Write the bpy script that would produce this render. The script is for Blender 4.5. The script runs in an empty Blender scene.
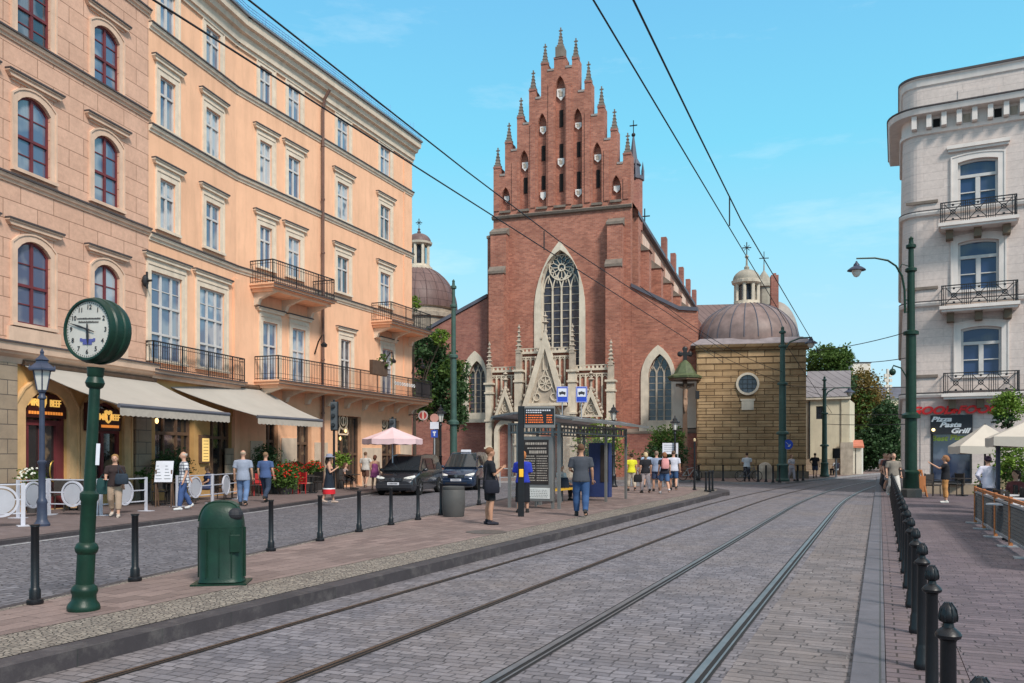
EXPO = 0.34; SKYSTR = .12; SUNSTR = 3.0; SKYTINT = (1, 1, 1)
import bpy, math, random
from mathutils import Vector, Matrix
R = random.Random(7)
PI = math.pi
scene = bpy.context.scene
COL = scene.collection
# ---------------------------------------------------------------- camera model
FP = 843.0; CX = 512.0; HY = 455.0; CH = 1.75      # focal length in px, principal column, horizon row, eye height
cam_d = bpy.data.cameras.new('camera'); cam = bpy.data.objects.new('camera', cam_d); COL.objects.link(cam)
cam.location = (0, 0, CH); cam.rotation_euler = (PI/2, 0, 0)
cam_d.sensor_width = 36; cam_d.lens = 36*FP/1024; cam_d.shift_y = (HY-341.5)/1024
cam_d.clip_start = .05; cam_d.clip_end = 3000
scene.camera = cam

def G(px, py, z=0.0):                                # ground point seen at a pixel
    Y = (CH-z)*FP/(py-HY)
    return ((px-CX)/FP*Y, Y, z)
def A(px, Y, z=0.0):
    return ((px-CX)/FP*Y, Y, z)
def ZH(py, Y):
    return CH+(HY-py)/FP*Y

# ---------------------------------------------------------------- materials
def _new(name):
    m = bpy.data.materials.new(name); m.use_nodes = True
    nt = m.node_tree; b = nt.nodes['Principled BSDF']
    return m, nt, b
def _mix(nt, f, a, b, mode='MIX'):
    n = nt.nodes.new('ShaderNodeMix'); n.data_type = 'RGBA'; n.blend_type = mode
    if isinstance(f, (int, float)): n.inputs[0].default_value = f
    else: nt.links.new(f, n.inputs[0])
    for k, v in ((6, a), (7, b)):
        if isinstance(v, tuple): n.inputs[k].default_value = (*v[:3], 1)
        else: nt.links.new(v, n.inputs[k])
    return n.outputs[2]
def _ramp(nt, f, p0, p1, c0=(0,0,0), c1=(1,1,1)):
    n = nt.nodes.new('ShaderNodeValToRGB'); nt.links.new(f, n.inputs[0])
    n.color_ramp.elements[0].position = p0; n.color_ramp.elements[1].position = p1
    n.color_ramp.elements[0].color = (*c0, 1); n.color_ramp.elements[1].color = (*c1, 1)
    return n.outputs[0]
def _noise(nt, vec, scale, detail=4, rough=.6):
    n = nt.nodes.new('ShaderNodeTexNoise'); n.inputs['Scale'].default_value = scale
    n.inputs['Detail'].default_value = detail; n.inputs['Roughness'].default_value = rough
    if vec is not None: nt.links.new(vec, n.inputs['Vector'])
    return n.outputs['Fac']
def _bump(nt, b, h, strength, dist=.02, prev=None):
    n = nt.nodes.new('ShaderNodeBump'); n.inputs['Strength'].default_value = strength
    n.inputs['Distance'].default_value = dist; nt.links.new(h, n.inputs['Height'])
    if prev is not None: nt.links.new(prev, n.inputs['Normal'])
    nt.links.new(n.outputs[0], b.inputs['Normal']); return n.outputs[0]
def _obj(nt):
    return nt.nodes.new('ShaderNodeTexCoord').outputs['Object']
def sc(c, f): return tuple(max(0, min(1, v*f)) for v in c[:3])

def M(name, col, rough=.7, metal=0, var=.15, scale=2.0, bump=.0, bscale=40, spec=.35, stain=0.0, coat=0):
    m, nt, b = _new(name)
    v = _obj(nt)
    f = _ramp(nt, _noise(nt, v, scale), .3, .7)
    c = _mix(nt, f, sc(col, 1-var), sc(col, 1+var))
    if stain:
        mp = nt.nodes.new('ShaderNodeMapping'); mp.inputs['Scale'].default_value = (1.6, 1.6, .25)
        nt.links.new(v, mp.inputs[0])
        f2 = _ramp(nt, _noise(nt, mp.outputs[0], 1.3, 6, .7), .48, .72)
        c = _mix(nt, _mulf(nt, f2, stain), c, sc(col, .45))
    nt.links.new(c, b.inputs['Base Color'])
    b.inputs['Roughness'].default_value = rough; b.inputs['Metallic'].default_value = metal
    b.inputs['Specular IOR Level'].default_value = spec
    if coat: b.inputs['Coat Weight'].default_value = coat; b.inputs['Coat Roughness'].default_value = .08
    if bump: _bump(nt, b, _noise(nt, v, bscale), bump)
    m.diffuse_color = (*col, 1)
    return m
def _mulf(nt, a, k):
    n = nt.nodes.new('ShaderNodeMath'); n.operation = 'MULTIPLY'; nt.links.new(a, n.inputs[0]); n.inputs[1].default_value = k
    return n.outputs[0]
def brick_mat(name, c1, c2, mortar, w, h, msize=.01, vert=True, rot=0.0, rough=.85, var=.25, nscale=.6, bump=.5, dist=.02,
              offset=.5, stain=0.0, stain_col=None, warp=0.0, spots=0.0, fine=6.0):
    m, nt, b = _new(name); v = _obj(nt)
    if vert:
        s = nt.nodes.new('ShaderNodeSeparateXYZ'); nt.links.new(v, s.inputs[0])
        ad = nt.nodes.new('ShaderNodeMath'); ad.operation = 'ADD'
        nt.links.new(s.outputs[0], ad.inputs[0]); nt.links.new(s.outputs[1], ad.inputs[1])
        cb = nt.nodes.new('ShaderNodeCombineXYZ'); nt.links.new(ad.outputs[0], cb.inputs[0]); nt.links.new(s.outputs[2], cb.inputs[1])
        vec = cb.outputs[0]
    else:
        mp = nt.nodes.new('ShaderNodeMapping'); mp.inputs['Rotation'].default_value = (0, 0, rot)
        nt.links.new(v, mp.inputs[0]); vec = mp.outputs[0]
    if warp:
        nz = nt.nodes.new('ShaderNodeTexNoise'); nz.inputs['Scale'].default_value = 1.7; nz.inputs['Detail'].default_value = 3
        nt.links.new(vec, nz.inputs['Vector'])
        vm = nt.nodes.new('ShaderNodeVectorMath'); vm.operation = 'MULTIPLY_ADD'
        nt.links.new(nz.outputs['Color'], vm.inputs[0]); vm.inputs[1].default_value = (warp,)*3; nt.links.new(vec, vm.inputs[2])
        vec = vm.outputs[0]
    t = nt.nodes.new('ShaderNodeTexBrick'); nt.links.new(vec, t.inputs['Vector'])
    t.inputs['Scale'].default_value = 1; t.inputs['Brick Width'].default_value = w; t.inputs['Row Height'].default_value = h
    t.inputs['Mortar Size'].default_value = msize; t.inputs['Mortar Smooth'].default_value = .3
    t.offset = offset; t.inputs['Bias'].default_value = 0
    t.inputs['Color1'].default_value = (*c1, 1); t.inputs['Color2'].default_value = (*c2, 1); t.inputs['Mortar'].default_value = (*mortar, 1)
    f = _ramp(nt, _noise(nt, vec, nscale, 6, .65), .35, .7)
    c = _mix(nt, f, t.outputs['Color'], _mix(nt, 1.0, t.outputs['Color'], (1-var,)*3, 'MULTIPLY'))
    f3 = _ramp(nt, _noise(nt, vec, fine, 5, .75), .3, .72)
    c = _mix(nt, f3, _mix(nt, 1.0, c, (.78,)*3, 'MULTIPLY'), c)
    if stain:
        f2 = _ramp(nt, _noise(nt, vec, nscale*2.7, 8, .75), .5, .66)
        c = _mix(nt, _mulf(nt, f2, stain), c, stain_col or sc(c1, .4))
    if spots:
        f4 = _ramp(nt, _noise(nt, vec, 14, 3, .8), .70, .74)
        c = _mix(nt, _mulf(nt, f4, spots), c, (.55, .53, .5))
    nt.links.new(c, b.inputs['Base Color']); b.inputs['Roughness'].default_value = rough
    b.inputs['Specular IOR Level'].default_value = .3
    inv = nt.nodes.new('ShaderNodeMath'); inv.operation = 'SUBTRACT'; inv.inputs[0].default_value = 1; nt.links.new(t.outputs['Fac'], inv.inputs[1])
    p = _bump(nt, b, inv.outputs[0], bump, dist)
    _bump(nt, b, _noise(nt, vec, 25, 5, .7), .35, dist*.6, p)
    m.diffuse_color = (*c1, 1)
    return m
def cobble_mat(name, c1, c2, joint, w, h, rot, rand=.55, bump=.6, dist=.015, rough=.8, patch=.35, patch_col=(.2,.17,.15), nscale=.35, spots=0.0, jw=.07):
    m, nt, b = _new(name); v = _obj(nt)
    mp = nt.nodes.new('ShaderNodeMapping'); mp.inputs['Rotation'].default_value = (0, 0, rot); nt.links.new(v, mp.inputs[0])
    nz = nt.nodes.new('ShaderNodeTexNoise'); nz.inputs['Scale'].default_value = .9; nz.inputs['Detail'].default_value = 3; nt.links.new(mp.outputs[0], nz.inputs['Vector'])
    vm = nt.nodes.new('ShaderNodeVectorMath'); vm.operation = 'MULTIPLY_ADD'; nt.links.new(nz.outputs['Color'], vm.inputs[0]); vm.inputs[1].default_value = (.16,)*3; nt.links.new(mp.outputs[0], vm.inputs[2])
    s = nt.nodes.new('ShaderNodeMapping'); s.inputs['Scale'].default_value = (1/w, 1/h, 1); nt.links.new(vm.outputs[0], s.inputs[0])
    d = []
    for feat in ('F1', 'DISTANCE_TO_EDGE'):
        t = nt.nodes.new('ShaderNodeTexVoronoi'); t.voronoi_dimensions = '2D'; t.feature = feat; t.inputs['Scale'].default_value = 1; t.inputs['Randomness'].default_value = rand
        nt.links.new(s.outputs[0], t.inputs['Vector']); d.append(t)
    sp = nt.nodes.new('ShaderNodeSeparateColor'); nt.links.new(d[0].outputs['Color'], sp.inputs[0])
    stone = _mix(nt, sp.outputs[0], c1, c2)
    stone = _mix(nt, _ramp(nt, _noise(nt, mp.outputs[0], 22, 4, .8), .3, .7), _mix(nt, 1.0, stone, (.68,)*3, 'MULTIPLY'), stone)
    f = _ramp(nt, _noise(nt, mp.outputs[0], nscale, 7, .68), .42, .66); stone = _mix(nt, _mulf(nt, f, patch), stone, patch_col)
    f = _ramp(nt, _noise(nt, mp.outputs[0], nscale*3.1, 7, .7), .52, .68); stone = _mix(nt, _mulf(nt, f, .45), stone, sc(c2, .55))
    st = nt.nodes.new('ShaderNodeMapping'); st.inputs['Scale'].default_value = (2.2, .06, 1); nt.links.new(mp.outputs[0], st.inputs[0])
    f = _ramp(nt, _noise(nt, st.outputs[0], 1.6, 4, .6), .45, .7); stone = _mix(nt, _mulf(nt, f, .3), stone, sc(c2, .6))
    j = _ramp(nt, d[1].outputs['Distance'], jw*.3, jw*1.6)
    c = _mix(nt, j, joint, stone)
    if spots:
        sm = nt.nodes.new('ShaderNodeMapping'); sm.inputs['Scale'].default_value = (1, .35, 1); nt.links.new(mp.outputs[0], sm.inputs[0])
        f = _ramp(nt, _noise(nt, sm.outputs[0], 9, 4, .8), .66, .72); f2 = _ramp(nt, _noise(nt, mp.outputs[0], .5, 2, .5), .48, .6)
        q = nt.nodes.new('ShaderNodeMath'); q.operation = 'MULTIPLY'; nt.links.new(f, q.inputs[0]); nt.links.new(f2, q.inputs[1])
        c = _mix(nt, _mulf(nt, q.outputs[0], spots), c, (.55,.53,.51))
    nt.links.new(c, b.inputs['Base Color']); b.inputs['Roughness'].default_value = rough; b.inputs['Specular IOR Level'].default_value = .3
    p = _bump(nt, b, j, bump, dist); p = _bump(nt, b, sp.outputs[1], .35, dist*.6, p); _bump(nt, b, _noise(nt, mp.outputs[0], 30, 4, .7), .4, dist*.5, p)
    return m
def sett_mat(name, c1, c2, joint, w, h, rot, rand=.55, bump=.6, dist=.015, rough=.8, patch=.35, patch_col=(.2,.17,.15), nscale=.35, spots=0.0, jw=.07):
    m, nt, b = _new(name); v = _obj(nt)
    mp = nt.nodes.new('ShaderNodeMapping'); mp.inputs['Rotation'].default_value = (0, 0, rot); nt.links.new(v, mp.inputs[0])
    nz = nt.nodes.new('ShaderNodeTexNoise'); nz.inputs['Scale'].default_value = .9; nz.inputs['Detail'].default_value = 3; nt.links.new(mp.outputs[0], nz.inputs['Vector'])
    vm = nt.nodes.new('ShaderNodeVectorMath'); vm.operation = 'MULTIPLY_ADD'; nt.links.new(nz.outputs['Color'], vm.inputs[0]); vm.inputs[1].default_value = (.16,)*3; nt.links.new(mp.outputs[0], vm.inputs[2])
    s = nt.nodes.new('ShaderNodeMapping'); s.inputs['Scale'].default_value = (1/w, 1/h, 1); nt.links.new(vm.outputs[0], s.inputs[0])
    nz2 = nt.nodes.new('ShaderNodeTexNoise'); nz2.inputs['Scale'].default_value = 7; nz2.inputs['Detail'].default_value = 2; nt.links.new(mp.outputs[0], nz2.inputs['Vector'])
    vm2 = nt.nodes.new('ShaderNodeVectorMath'); vm2.operation = 'MULTIPLY_ADD'; nt.links.new(nz2.outputs['Color'], vm2.inputs[0]); vm2.inputs[1].default_value = (.07,.035,0); nt.links.new(vm.outputs[0], vm2.inputs[2])
    t = nt.nodes.new('ShaderNodeTexBrick'); nt.links.new(vm2.outputs[0], t.inputs['Vector']); t.inputs['Scale'].default_value = 1
    t.inputs['Brick Width'].default_value = w; t.inputs['Row Height'].default_value = h; t.inputs['Mortar Size'].default_value = jw; t.inputs['Mortar Smooth'].default_value = .6
    t.inputs['Color1'].default_value = (0,0,0,1); t.inputs['Color2'].default_value = (1,1,1,1); t.inputs['Mortar'].default_value = (.5,.5,.5,1); t.squash = 1.25; t.squash_frequency = 3; t.offset = .43
    sp = nt.nodes.new('ShaderNodeSeparateColor'); nt.links.new(t.outputs['Color'], sp.inputs[0])
    stone = _mix(nt, sp.outputs[0], c1, c2)
    stone = _mix(nt, _ramp(nt, _noise(nt, mp.outputs[0], 22, 4, .8), .3, .7), _mix(nt, 1.0, stone, (.68,)*3, 'MULTIPLY'), stone)
    f = _ramp(nt, _noise(nt, mp.outputs[0], nscale, 7, .68), .42, .66); stone = _mix(nt, _mulf(nt, f, patch), stone, patch_col)
    f = _ramp(nt, _noise(nt, mp.outputs[0], nscale*3.1, 7, .7), .52, .68); stone = _mix(nt, _mulf(nt, f, .45), stone, sc(c2, .55))
    st = nt.nodes.new('ShaderNodeMapping'); st.inputs['Scale'].default_value = (2.2, .06, 1); nt.links.new(mp.outputs[0], st.inputs[0])
    f = _ramp(nt, _noise(nt, st.outputs[0], 1.6, 4, .6), .45, .7); stone = _mix(nt, _mulf(nt, f, .3), stone, sc(c2, .6))
    jn = _ramp(nt, _noise(nt, mp.outputs[0], 5, 4, .7), .30, .62, (.25,)*3, (1,)*3)
    jm = nt.nodes.new('ShaderNodeMath'); jm.operation = 'MULTIPLY'; nt.links.new(t.outputs['Fac'], jm.inputs[0]); nt.links.new(jn, jm.inputs[1])
    ji = nt.nodes.new('ShaderNodeMath'); ji.operation = 'SUBTRACT'; ji.inputs[0].default_value = 1; nt.links.new(jm.outputs[0], ji.inputs[1]); j = ji.outputs[0]
    c = _mix(nt, j, joint, stone)
    if spots:
        sm = nt.nodes.new('ShaderNodeMapping'); sm.inputs['Scale'].default_value = (1, .35, 1); nt.links.new(mp.outputs[0], sm.inputs[0])
        f = _ramp(nt, _noise(nt, sm.outputs[0], 9, 4, .8), .66, .72); f2 = _ramp(nt, _noise(nt, mp.outputs[0], .5, 2, .5), .48, .6)
        q = nt.nodes.new('ShaderNodeMath'); q.operation = 'MULTIPLY'; nt.links.new(f, q.inputs[0]); nt.links.new(f2, q.inputs[1])
        c = _mix(nt, _mulf(nt, q.outputs[0], spots), c, (.55,.53,.51))
    nt.links.new(c, b.inputs['Base Color']); b.inputs['Roughness'].default_value = rough; b.inputs['Specular IOR Level'].default_value = .3
    p = _bump(nt, b, j, bump, dist); p = _bump(nt, b, sp.outputs[1], .35, dist*.6, p); _bump(nt, b, _noise(nt, mp.outputs[0], 30, 4, .7), .4, dist*.5, p)
    return m
def pane_mat(name, dark, light, mixpos=.5, scale=1.2, rough=.06):
    m, nt, b = _new(name); v = _obj(nt)
    s = nt.nodes.new('ShaderNodeTexCoord')
    n = _noise(nt, s.outputs['Object'], scale, 2, .4)
    f = _ramp(nt, n, mixpos-.04, mixpos+.06)
    w = nt.nodes.new('ShaderNodeTexWave'); w.inputs['Scale'].default_value = 6; w.inputs['Distortion'].default_value = 1.5
    nt.links.new(v, w.inputs['Vector'])
    cur = _mix(nt, w.outputs['Fac'], sc(light, .75), light)
    nt.links.new(_mix(nt, f, dark, cur), b.inputs['Base Color'])
    b.inputs['Roughness'].default_value = rough; b.inputs['Specular IOR Level'].default_value = .9
    b.inputs['Coat Weight'].default_value = .6; b.inputs['Coat Roughness'].default_value = .03
    return m
def emit(name, col, strength):
    m, nt, b = _new(name); b.inputs['Base Color'].default_value = (*sc(col, .6), 1)
    b.inputs['Emission Color'].default_value = (*col, 1); b.inputs['Emission Strength'].default_value = strength
    return m
def leaf_mat(name, c1, c2):
    m, nt, b = _new(name); v = _obj(nt)
    f = _ramp(nt, _noise(nt, v, 1.3, 5, .7), .35, .68)
    oi = nt.nodes.new('ShaderNodeNewGeometry')
    c = _mix(nt, f, c1, c2)
    c = _mix(nt, _mulf(nt, oi.outputs['Random Per Island'], .55), c, sc(c2, 1.5))
    nt.links.new(c, b.inputs['Base Color']); b.inputs['Roughness'].default_value = .55
    b.inputs['Specular IOR Level'].default_value = .25
    tr = nt.nodes.new('ShaderNodeBsdfTranslucent'); nt.links.new(c, tr.inputs[0])
    mx = nt.nodes.new('ShaderNodeMixShader'); mx.inputs[0].default_value = .25
    nt.links.new(b.outputs[0], mx.inputs[1]); nt.links.new(tr.outputs[0], mx.inputs[2])
    nt.links.new(mx.outputs[0], nt.nodes['Material Output'].inputs[0])
    return m

# ---------------------------------------------------------------- mesh builder
class MB:
    def __init__(s): s.v = []; s.f = []; s.m = []; s.cur = 0
    def add(s, vs, fs):
        o = len(s.v); s.v += [tuple(p) for p in vs]; s.f += [tuple(i+o for i in f) for f in fs]; s.m += [s.cur]*len(fs); return s
    def box(s, x0, x1, y0, y1, z0, z1):
        if x1 < x0: x0, x1 = x1, x0
        if y1 < y0: y0, y1 = y1, y0
        if z1 < z0: z0, z1 = z1, z0
        return s.add([(x0,y0,z0),(x1,y0,z0),(x1,y1,z0),(x0,y1,z0),(x0,y0,z1),(x1,y0,z1),(x1,y1,z1),(x0,y1,z1)],
              [(0,3,2,1),(4,5,6,7),(0,1,5,4),(1,2,6,5),(2,3,7,6),(3,0,4,7)])
    def bar(s, a, b, w, h=None):                       # square bar between two points
        h = h or w; a = Vector(a); b = Vector(b); d = (b-a)
        if d.length < 1e-6: return s
        d.normalize(); up = Vector((0,0,1)) if abs(d.z) < .95 else Vector((0,1,0))
        r = d.cross(up).normalized(); u = r.cross(d)
        vs = []
        for p in (a, b):
            for i, j in ((-1,-1),(1,-1),(1,1),(-1,1)): vs.append(p+r*(i*w/2)+u*(j*h/2))
        return s.add(vs, [(3,2,1,0),(4,5,6,7),(0,1,5,4),(1,2,6,5),(2,3,7,6),(3,0,4,7)])
    def prism(s, pts, y0, y1):                         # polygon in xz (counter-clockwise seen from -y), extruded along y
        n = len(pts)
        vs = [(p[0], y0, p[1]) for p in pts]+[(p[0], y1, p[1]) for p in pts]
        fs = [tuple(range(n)), tuple(range(2*n-1, n-1, -1))]
        fs += [(i+n, (i+1)%n+n, (i+1)%n, i) for i in range(n)]
        return s.add(vs, fs)
    def slab(s, pts, z0, z1):                          # polygon in xy extruded along z (ccw from above)
        n = len(pts)
        vs = [(p[0], p[1], z0) for p in pts]+[(p[0], p[1], z1) for p in pts]
        fs = [tuple(range(n-1, -1, -1)), tuple(range(n, 2*n))]
        fs += [(i, (i+1)%n, (i+1)%n+n, i+n) for i in range(n)]
        return s.add(vs, fs)
    def ring(s, outer, inner, y0, y1):
        n = len(outer)
        vs = [(p[0], y, p[1]) for y in (y0, y1) for q in (outer, inner) for p in q]
        fs = []
        for i in range(n-1 if outer[0] != outer[-1] and False else n):
            j = (i+1) % n
            fs += [(i, j, j+n, i+n), (i+2*n, i+3*n, j+3*n, j+2*n), (i, i+2*n, j+2*n, j), (i+n, j+n, j+3*n, i+3*n)]
        return s.add(vs, fs)
    def tube(s, pts, rad, n=8, caps=True, sx=1.0):
        pts = [Vector(p) for p in pts]
        if isinstance(rad, (int, float)): rad = [rad]*len(pts)
        o = len(s.v); prev = None; vs = []; fs = []
        for i, p in enumerate(pts):
            d = (pts[min(i+1, len(pts)-1)]-pts[max(i-1, 0)]).normalized()
            if prev is None:
                up = Vector((0,1,0)) if abs(d.y) < .9 else Vector((1,0,0))
                r = d.cross(up).normalized()
            else:
                r = (prev-d*prev.dot(d)).normalized()
            prev = r; u = d.cross(r)
            for k in range(n):
                a = 2*PI*k/n; vs.append(p+(r*math.cos(a)*sx+u*math.sin(a))*rad[i])
        for i in range(len(pts)-1):
            for k in range(n):
                fs.append((i*n+k, i*n+(k+1)%n, (i+1)*n+(k+1)%n, (i+1)*n+k))
        if caps: fs += [tuple(range(n-1, -1, -1)), tuple(range((len(pts)-1)*n, len(pts)*n))]
        return s.add(vs, fs)
    def lathe(s, prof, n=16, c=(0,0,0), a0=0):         # prof: (radius, z)
        vs = []; fs = []
        for r, z in prof:
            for k in range(n):
                a = a0+2*PI*k/n; vs.append((c[0]+r*math.cos(a), c[1]+r*math.sin(a), c[2]+z))
        for i in range(len(prof)-1):
            for k in range(n):
                fs.append((i*n+k, i*n+(k+1)%n, (i+1)*n+(k+1)%n, (i+1)*n+k))
        if prof[0][0] > 1e-4: fs.append(tuple(range(n-1, -1, -1)))
        if prof[-1][0] > 1e-4: fs.append(tuple(range((len(prof)-1)*n, len(prof)*n)))
        return s.add(vs, fs)
    def ell(s, c, rx, ry, rz, n=12, m=8, rot=0):
        vs = []; fs = []; cr, sr = math.cos(rot), math.sin(rot)
        for i in range(m+1):
            t = PI*i/m; rr = max(math.sin(t), 1e-3)
            for k in range(n):
                a = 2*PI*k/n; x = rx*rr*math.cos(a); y = ry*rr*math.sin(a)
                vs.append((c[0]+x*cr-y*sr, c[1]+x*sr+y*cr, c[2]-rz*math.cos(t)))
        for i in range(m):
            for k in range(n): fs.append((i*n+k, i*n+(k+1)%n, (i+1)*n+(k+1)%n, (i+1)*n+k))
        fs += [tuple(range(n-1, -1, -1)), tuple(range(m*n, (m+1)*n))]
        return s.add(vs, fs)
    def loft(s, secs, n=14):                           # secs: (cx, cy, cz, rx, ry)
        vs = []; fs = []
        for cx, cy, cz, rx, ry in secs:
            for k in range(n):
                a = 2*PI*k/n; vs.append((cx+rx*math.cos(a), cy+ry*math.sin(a), cz))
        for i in range(len(secs)-1):
            for k in range(n): fs.append((i*n+k, i*n+(k+1)%n, (i+1)*n+(k+1)%n, (i+1)*n+k))
        fs += [tuple(range(n-1, -1, -1)), tuple(range((len(secs)-1)*n, len(secs)*n))]
        return s.add(vs, fs)
    def build(s, name, mat, parent=None, loc=(0,0,0), rz=0, smooth=False, bevel=0, label=None, kind=None):
        me = bpy.data.meshes.new(name); me.from_pydata(s.v, [], s.f); me.update()
        mats = mat if isinstance(mat, (list, tuple)) else [mat]
        for m in mats: me.materials.append(m)
        if len(mats) > 1: me.polygons.foreach_set('material_index', s.m)
        if smooth:
            me.polygons.foreach_set('use_smooth', [True]*len(me.polygons))
            try: me.set_sharp_from_angle(angle=math.radians(38))
            except Exception: pass
        o = bpy.data.objects.new(name, me); COL.objects.link(o)
        o.location = loc; o.rotation_euler = (0, 0, rz)
        if parent: o.parent = parent
        if bevel:
            bv = o.modifiers.new('bevel', 'BEVEL'); bv.width = bevel; bv.segments = 2; bv.limit_method = 'ANGLE'
        if label: o['label'] = label
        if kind: o['kind'] = kind
        return o

def thing(name, label, cat, loc=(0,0,0), rz=0, group=None):
    o = bpy.data.objects.new(name, None); COL.objects.link(o); o.empty_display_size = .3
    o.location = loc; o.rotation_euler = (0, 0, rz); o['label'] = label; o['category'] = cat
    if group: o['group'] = group
    return o
def tag(o, label, cat, group=None):
    o['label'] = label; o['category'] = cat
    if group: o['group'] = group
    return o
def struct(o): o['kind'] = 'structure'; return o
KIDS = {}
def copy_tree(o, parent=None):
    c = o.copy(); COL.objects.link(c); c.parent = parent
    for ch in [x for x in COL.objects if x.parent == o]: copy_tree(ch, c)
    return c
def dup(root, loc, rz=0, label=None, scale=None):
    c = copy_tree(root); c.location = loc; c.rotation_euler = (0, 0, rz)
    if label: c['label'] = label
    if scale: c.scale = scale
    return c
def text(s, size, mat, parent, name='lettering', loc=(0,0,0), rot=(PI/2,0,0), depth=.01, shear=0, align='CENTER', bold=0, sx=1, space=1):
    cu = bpy.data.curves.new(name, 'FONT'); cu.body = s; cu.size = size; cu.extrude = depth; cu.shear = shear
    cu.align_x = align; cu.align_y = 'CENTER'; cu.offset = bold; cu.space_character = space; cu.resolution_u = 3
    t = bpy.data.objects.new('tmp', cu); COL.objects.link(t)
    dg = bpy.context.evaluated_depsgraph_get()
    me = bpy.data.meshes.new_from_object(t.evaluated_get(dg)); me.materials.clear(); me.materials.append(mat)
    bpy.data.objects.remove(t)
    o = bpy.data.objects.new(name, me); COL.objects.link(o); o.location = loc; o.rotation_euler = rot; o.scale = (sx, 1, 1)
    if parent: o.parent = parent
    return o

# ---------------------------------------------------------------- facade planes
class Plane:                                           # local x runs along the wall left to right, local y into the building
    def __init__(s, p0, p1):
        s.p = Vector(p0); s.d = (Vector(p1)-s.p).normalized(); s.n = Vector((-s.d.y, s.d.x)); s.rz = math.atan2(s.d.y, s.d.x)
    def U(s, px, off=0):                               # off: metres in front of the wall
        a = (px-CX)/FP; p = s.p-s.n*off
        return (a*p.y-p.x)/(s.d.x-a*s.d.y)
    def Y(s, px, off=0): return (s.p-s.n*off+s.d*s.U(px, off)).y
    def Z(s, px, py, off=0): return CH+(HY-py)/FP*s.Y(px, off)
    def root(s, name, label, cat, z=0, group=None): return thing(name, label, cat, (s.p.x, s.p.y, z), s.rz, group)
    def W(s, u, off=0):
        q = s.p+s.d*u-s.n*off; return (q.x, q.y)

def arch(u0, u1, zt, rise, kind='seg', n=8):           # curve left to right
    w = (u1-u0)/2; c = (u0+u1)/2; zs = zt-rise; pts = []
    if kind == 'seg':
        for i in range(n+1):
            a = PI-PI*i/n
            if rise < w*.7:
                x = -w+2*w*i/n; Rr = (w*w+rise*rise)/(2*rise); pts.append((c+x, zs+math.sqrt(max(Rr*Rr-x*x, 0))-(Rr-rise)))
            else: pts.append((c+w*math.cos(a), zs+rise*math.sin(a)))
    else:
        Rr = (w*w+rise*rise)/(2*w)                     # two arcs meeting at the top
        amax = math.asin(min(1, rise/Rr))
        for i in range(n//2+1):
            a = amax*i/(n//2); pts.append((u0+Rr-Rr*math.cos(a), zs+Rr*math.sin(a)))
        for i in range(n//2-1, -1, -1):
            a = amax*i/(n//2); pts.append((u1-Rr+Rr*math.cos(a), zs+Rr*math.sin(a)))
    return pts
def opening(u0, u1, z0, z1, rise=0, kind='seg', n=8):  # closed outline ccw from -y
    if not rise: return [(u0,z0),(u1,z0),(u1,z1),(u0,z1)]
    return [(u0,z0),(u1,z0)]+arch(u0, u1, z1, rise, kind, n)[::-1]
def inset(pts, d):
    n = len(pts); out = []
    for i in range(n):
        a = Vector(pts[i-1]); b = Vector(pts[i]); c = Vector(pts[(i+1)%n])
        e1 = (b-a); e2 = (c-b)
        if e1.length < 1e-6: e1 = e2
        if e2.length < 1e-6: e2 = e1
        e1.normalize(); e2.normalize()
        n1 = Vector((-e1.y, e1.x)); n2 = Vector((-e2.y, e2.x)); k = n1+n2
        L = k.length_squared
        out.append(tuple(b+k*(2*d/L if L > .2 else d)))
    return out
def facade(mb, u0, u1, z0, z1, holes, depth=.25, inside=None, extra_u=(), extra_z=(), y=0):
    u0, u1, z0, z1 = (round(q, 4) for q in (u0, u1, z0, z1))
    us = sorted(set([round(q, 4) for q in [u0, u1, *extra_u]+[h[0] for h in holes]+[h[1] for h in holes] if u0 <= round(q,4)+1e-6 and q <= u1+1e-6]))
    zs = sorted(set([round(q, 4) for q in [z0, z1, *extra_z]+[h[2] for h in holes]+[h[3] for h in holes] if z0 <= q+1e-6 and q <= z1+1e-6]))
    def solid(i, j):
        if i < 0 or j < 0 or i >= len(us)-1 or j >= len(zs)-1: return False
        cu = (us[i]+us[i+1])/2; cz = (zs[j]+zs[j+1])/2
        if inside and not inside(cu, cz): return False
        for h in holes:
            if h[0] < cu < h[1] and h[2] < cz < h[3]: return False
        return True
    for i in range(len(us)-1):
        for j in range(len(zs)-1):
            if not solid(i, j): continue
            a, b, c, d = us[i], us[i+1], zs[j], zs[j+1]
            mb.add([(a,y,c),(b,y,c),(b,y,d),(a,y,d)], [(0,1,2,3)])
            e = y+depth
            if not solid(i-1, j): mb.add([(a,y,c),(a,y,d),(a,e,d),(a,e,c)], [(0,1,2,3)])
            if not solid(i+1, j): mb.add([(b,y,c),(b,e,c),(b,e,d),(b,y,d)], [(0,1,2,3)])
            if not solid(i, j-1): mb.add([(a,y,c),(a,e,c),(b,e,c),(b,y,c)], [(0,1,2,3)])
            if not solid(i, j+1): mb.add([(a,y,d),(b,y,d),(b,e,d),(a,e,d)], [(0,1,2,3)])
    for h in holes:
        if len(h) > 4 and h[4]:
            pts = arch(h[0], h[1], h[3], h[4], h[5] if len(h) > 5 else 'seg'); zt = h[3]
            for p, q in zip(pts[:-1], pts[1:]):
                mb.add([(p[0],y,p[1]),(q[0],y,q[1]),(q[0],y,zt),(p[0],y,zt)], [(0,1,2,3)])
                mb.add([(p[0],y,p[1]),(p[0],y+depth,p[1]),(q[0],y+depth,q[1]),(q[0],y,q[1])], [(0,1,2,3)])
    return mb
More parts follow.
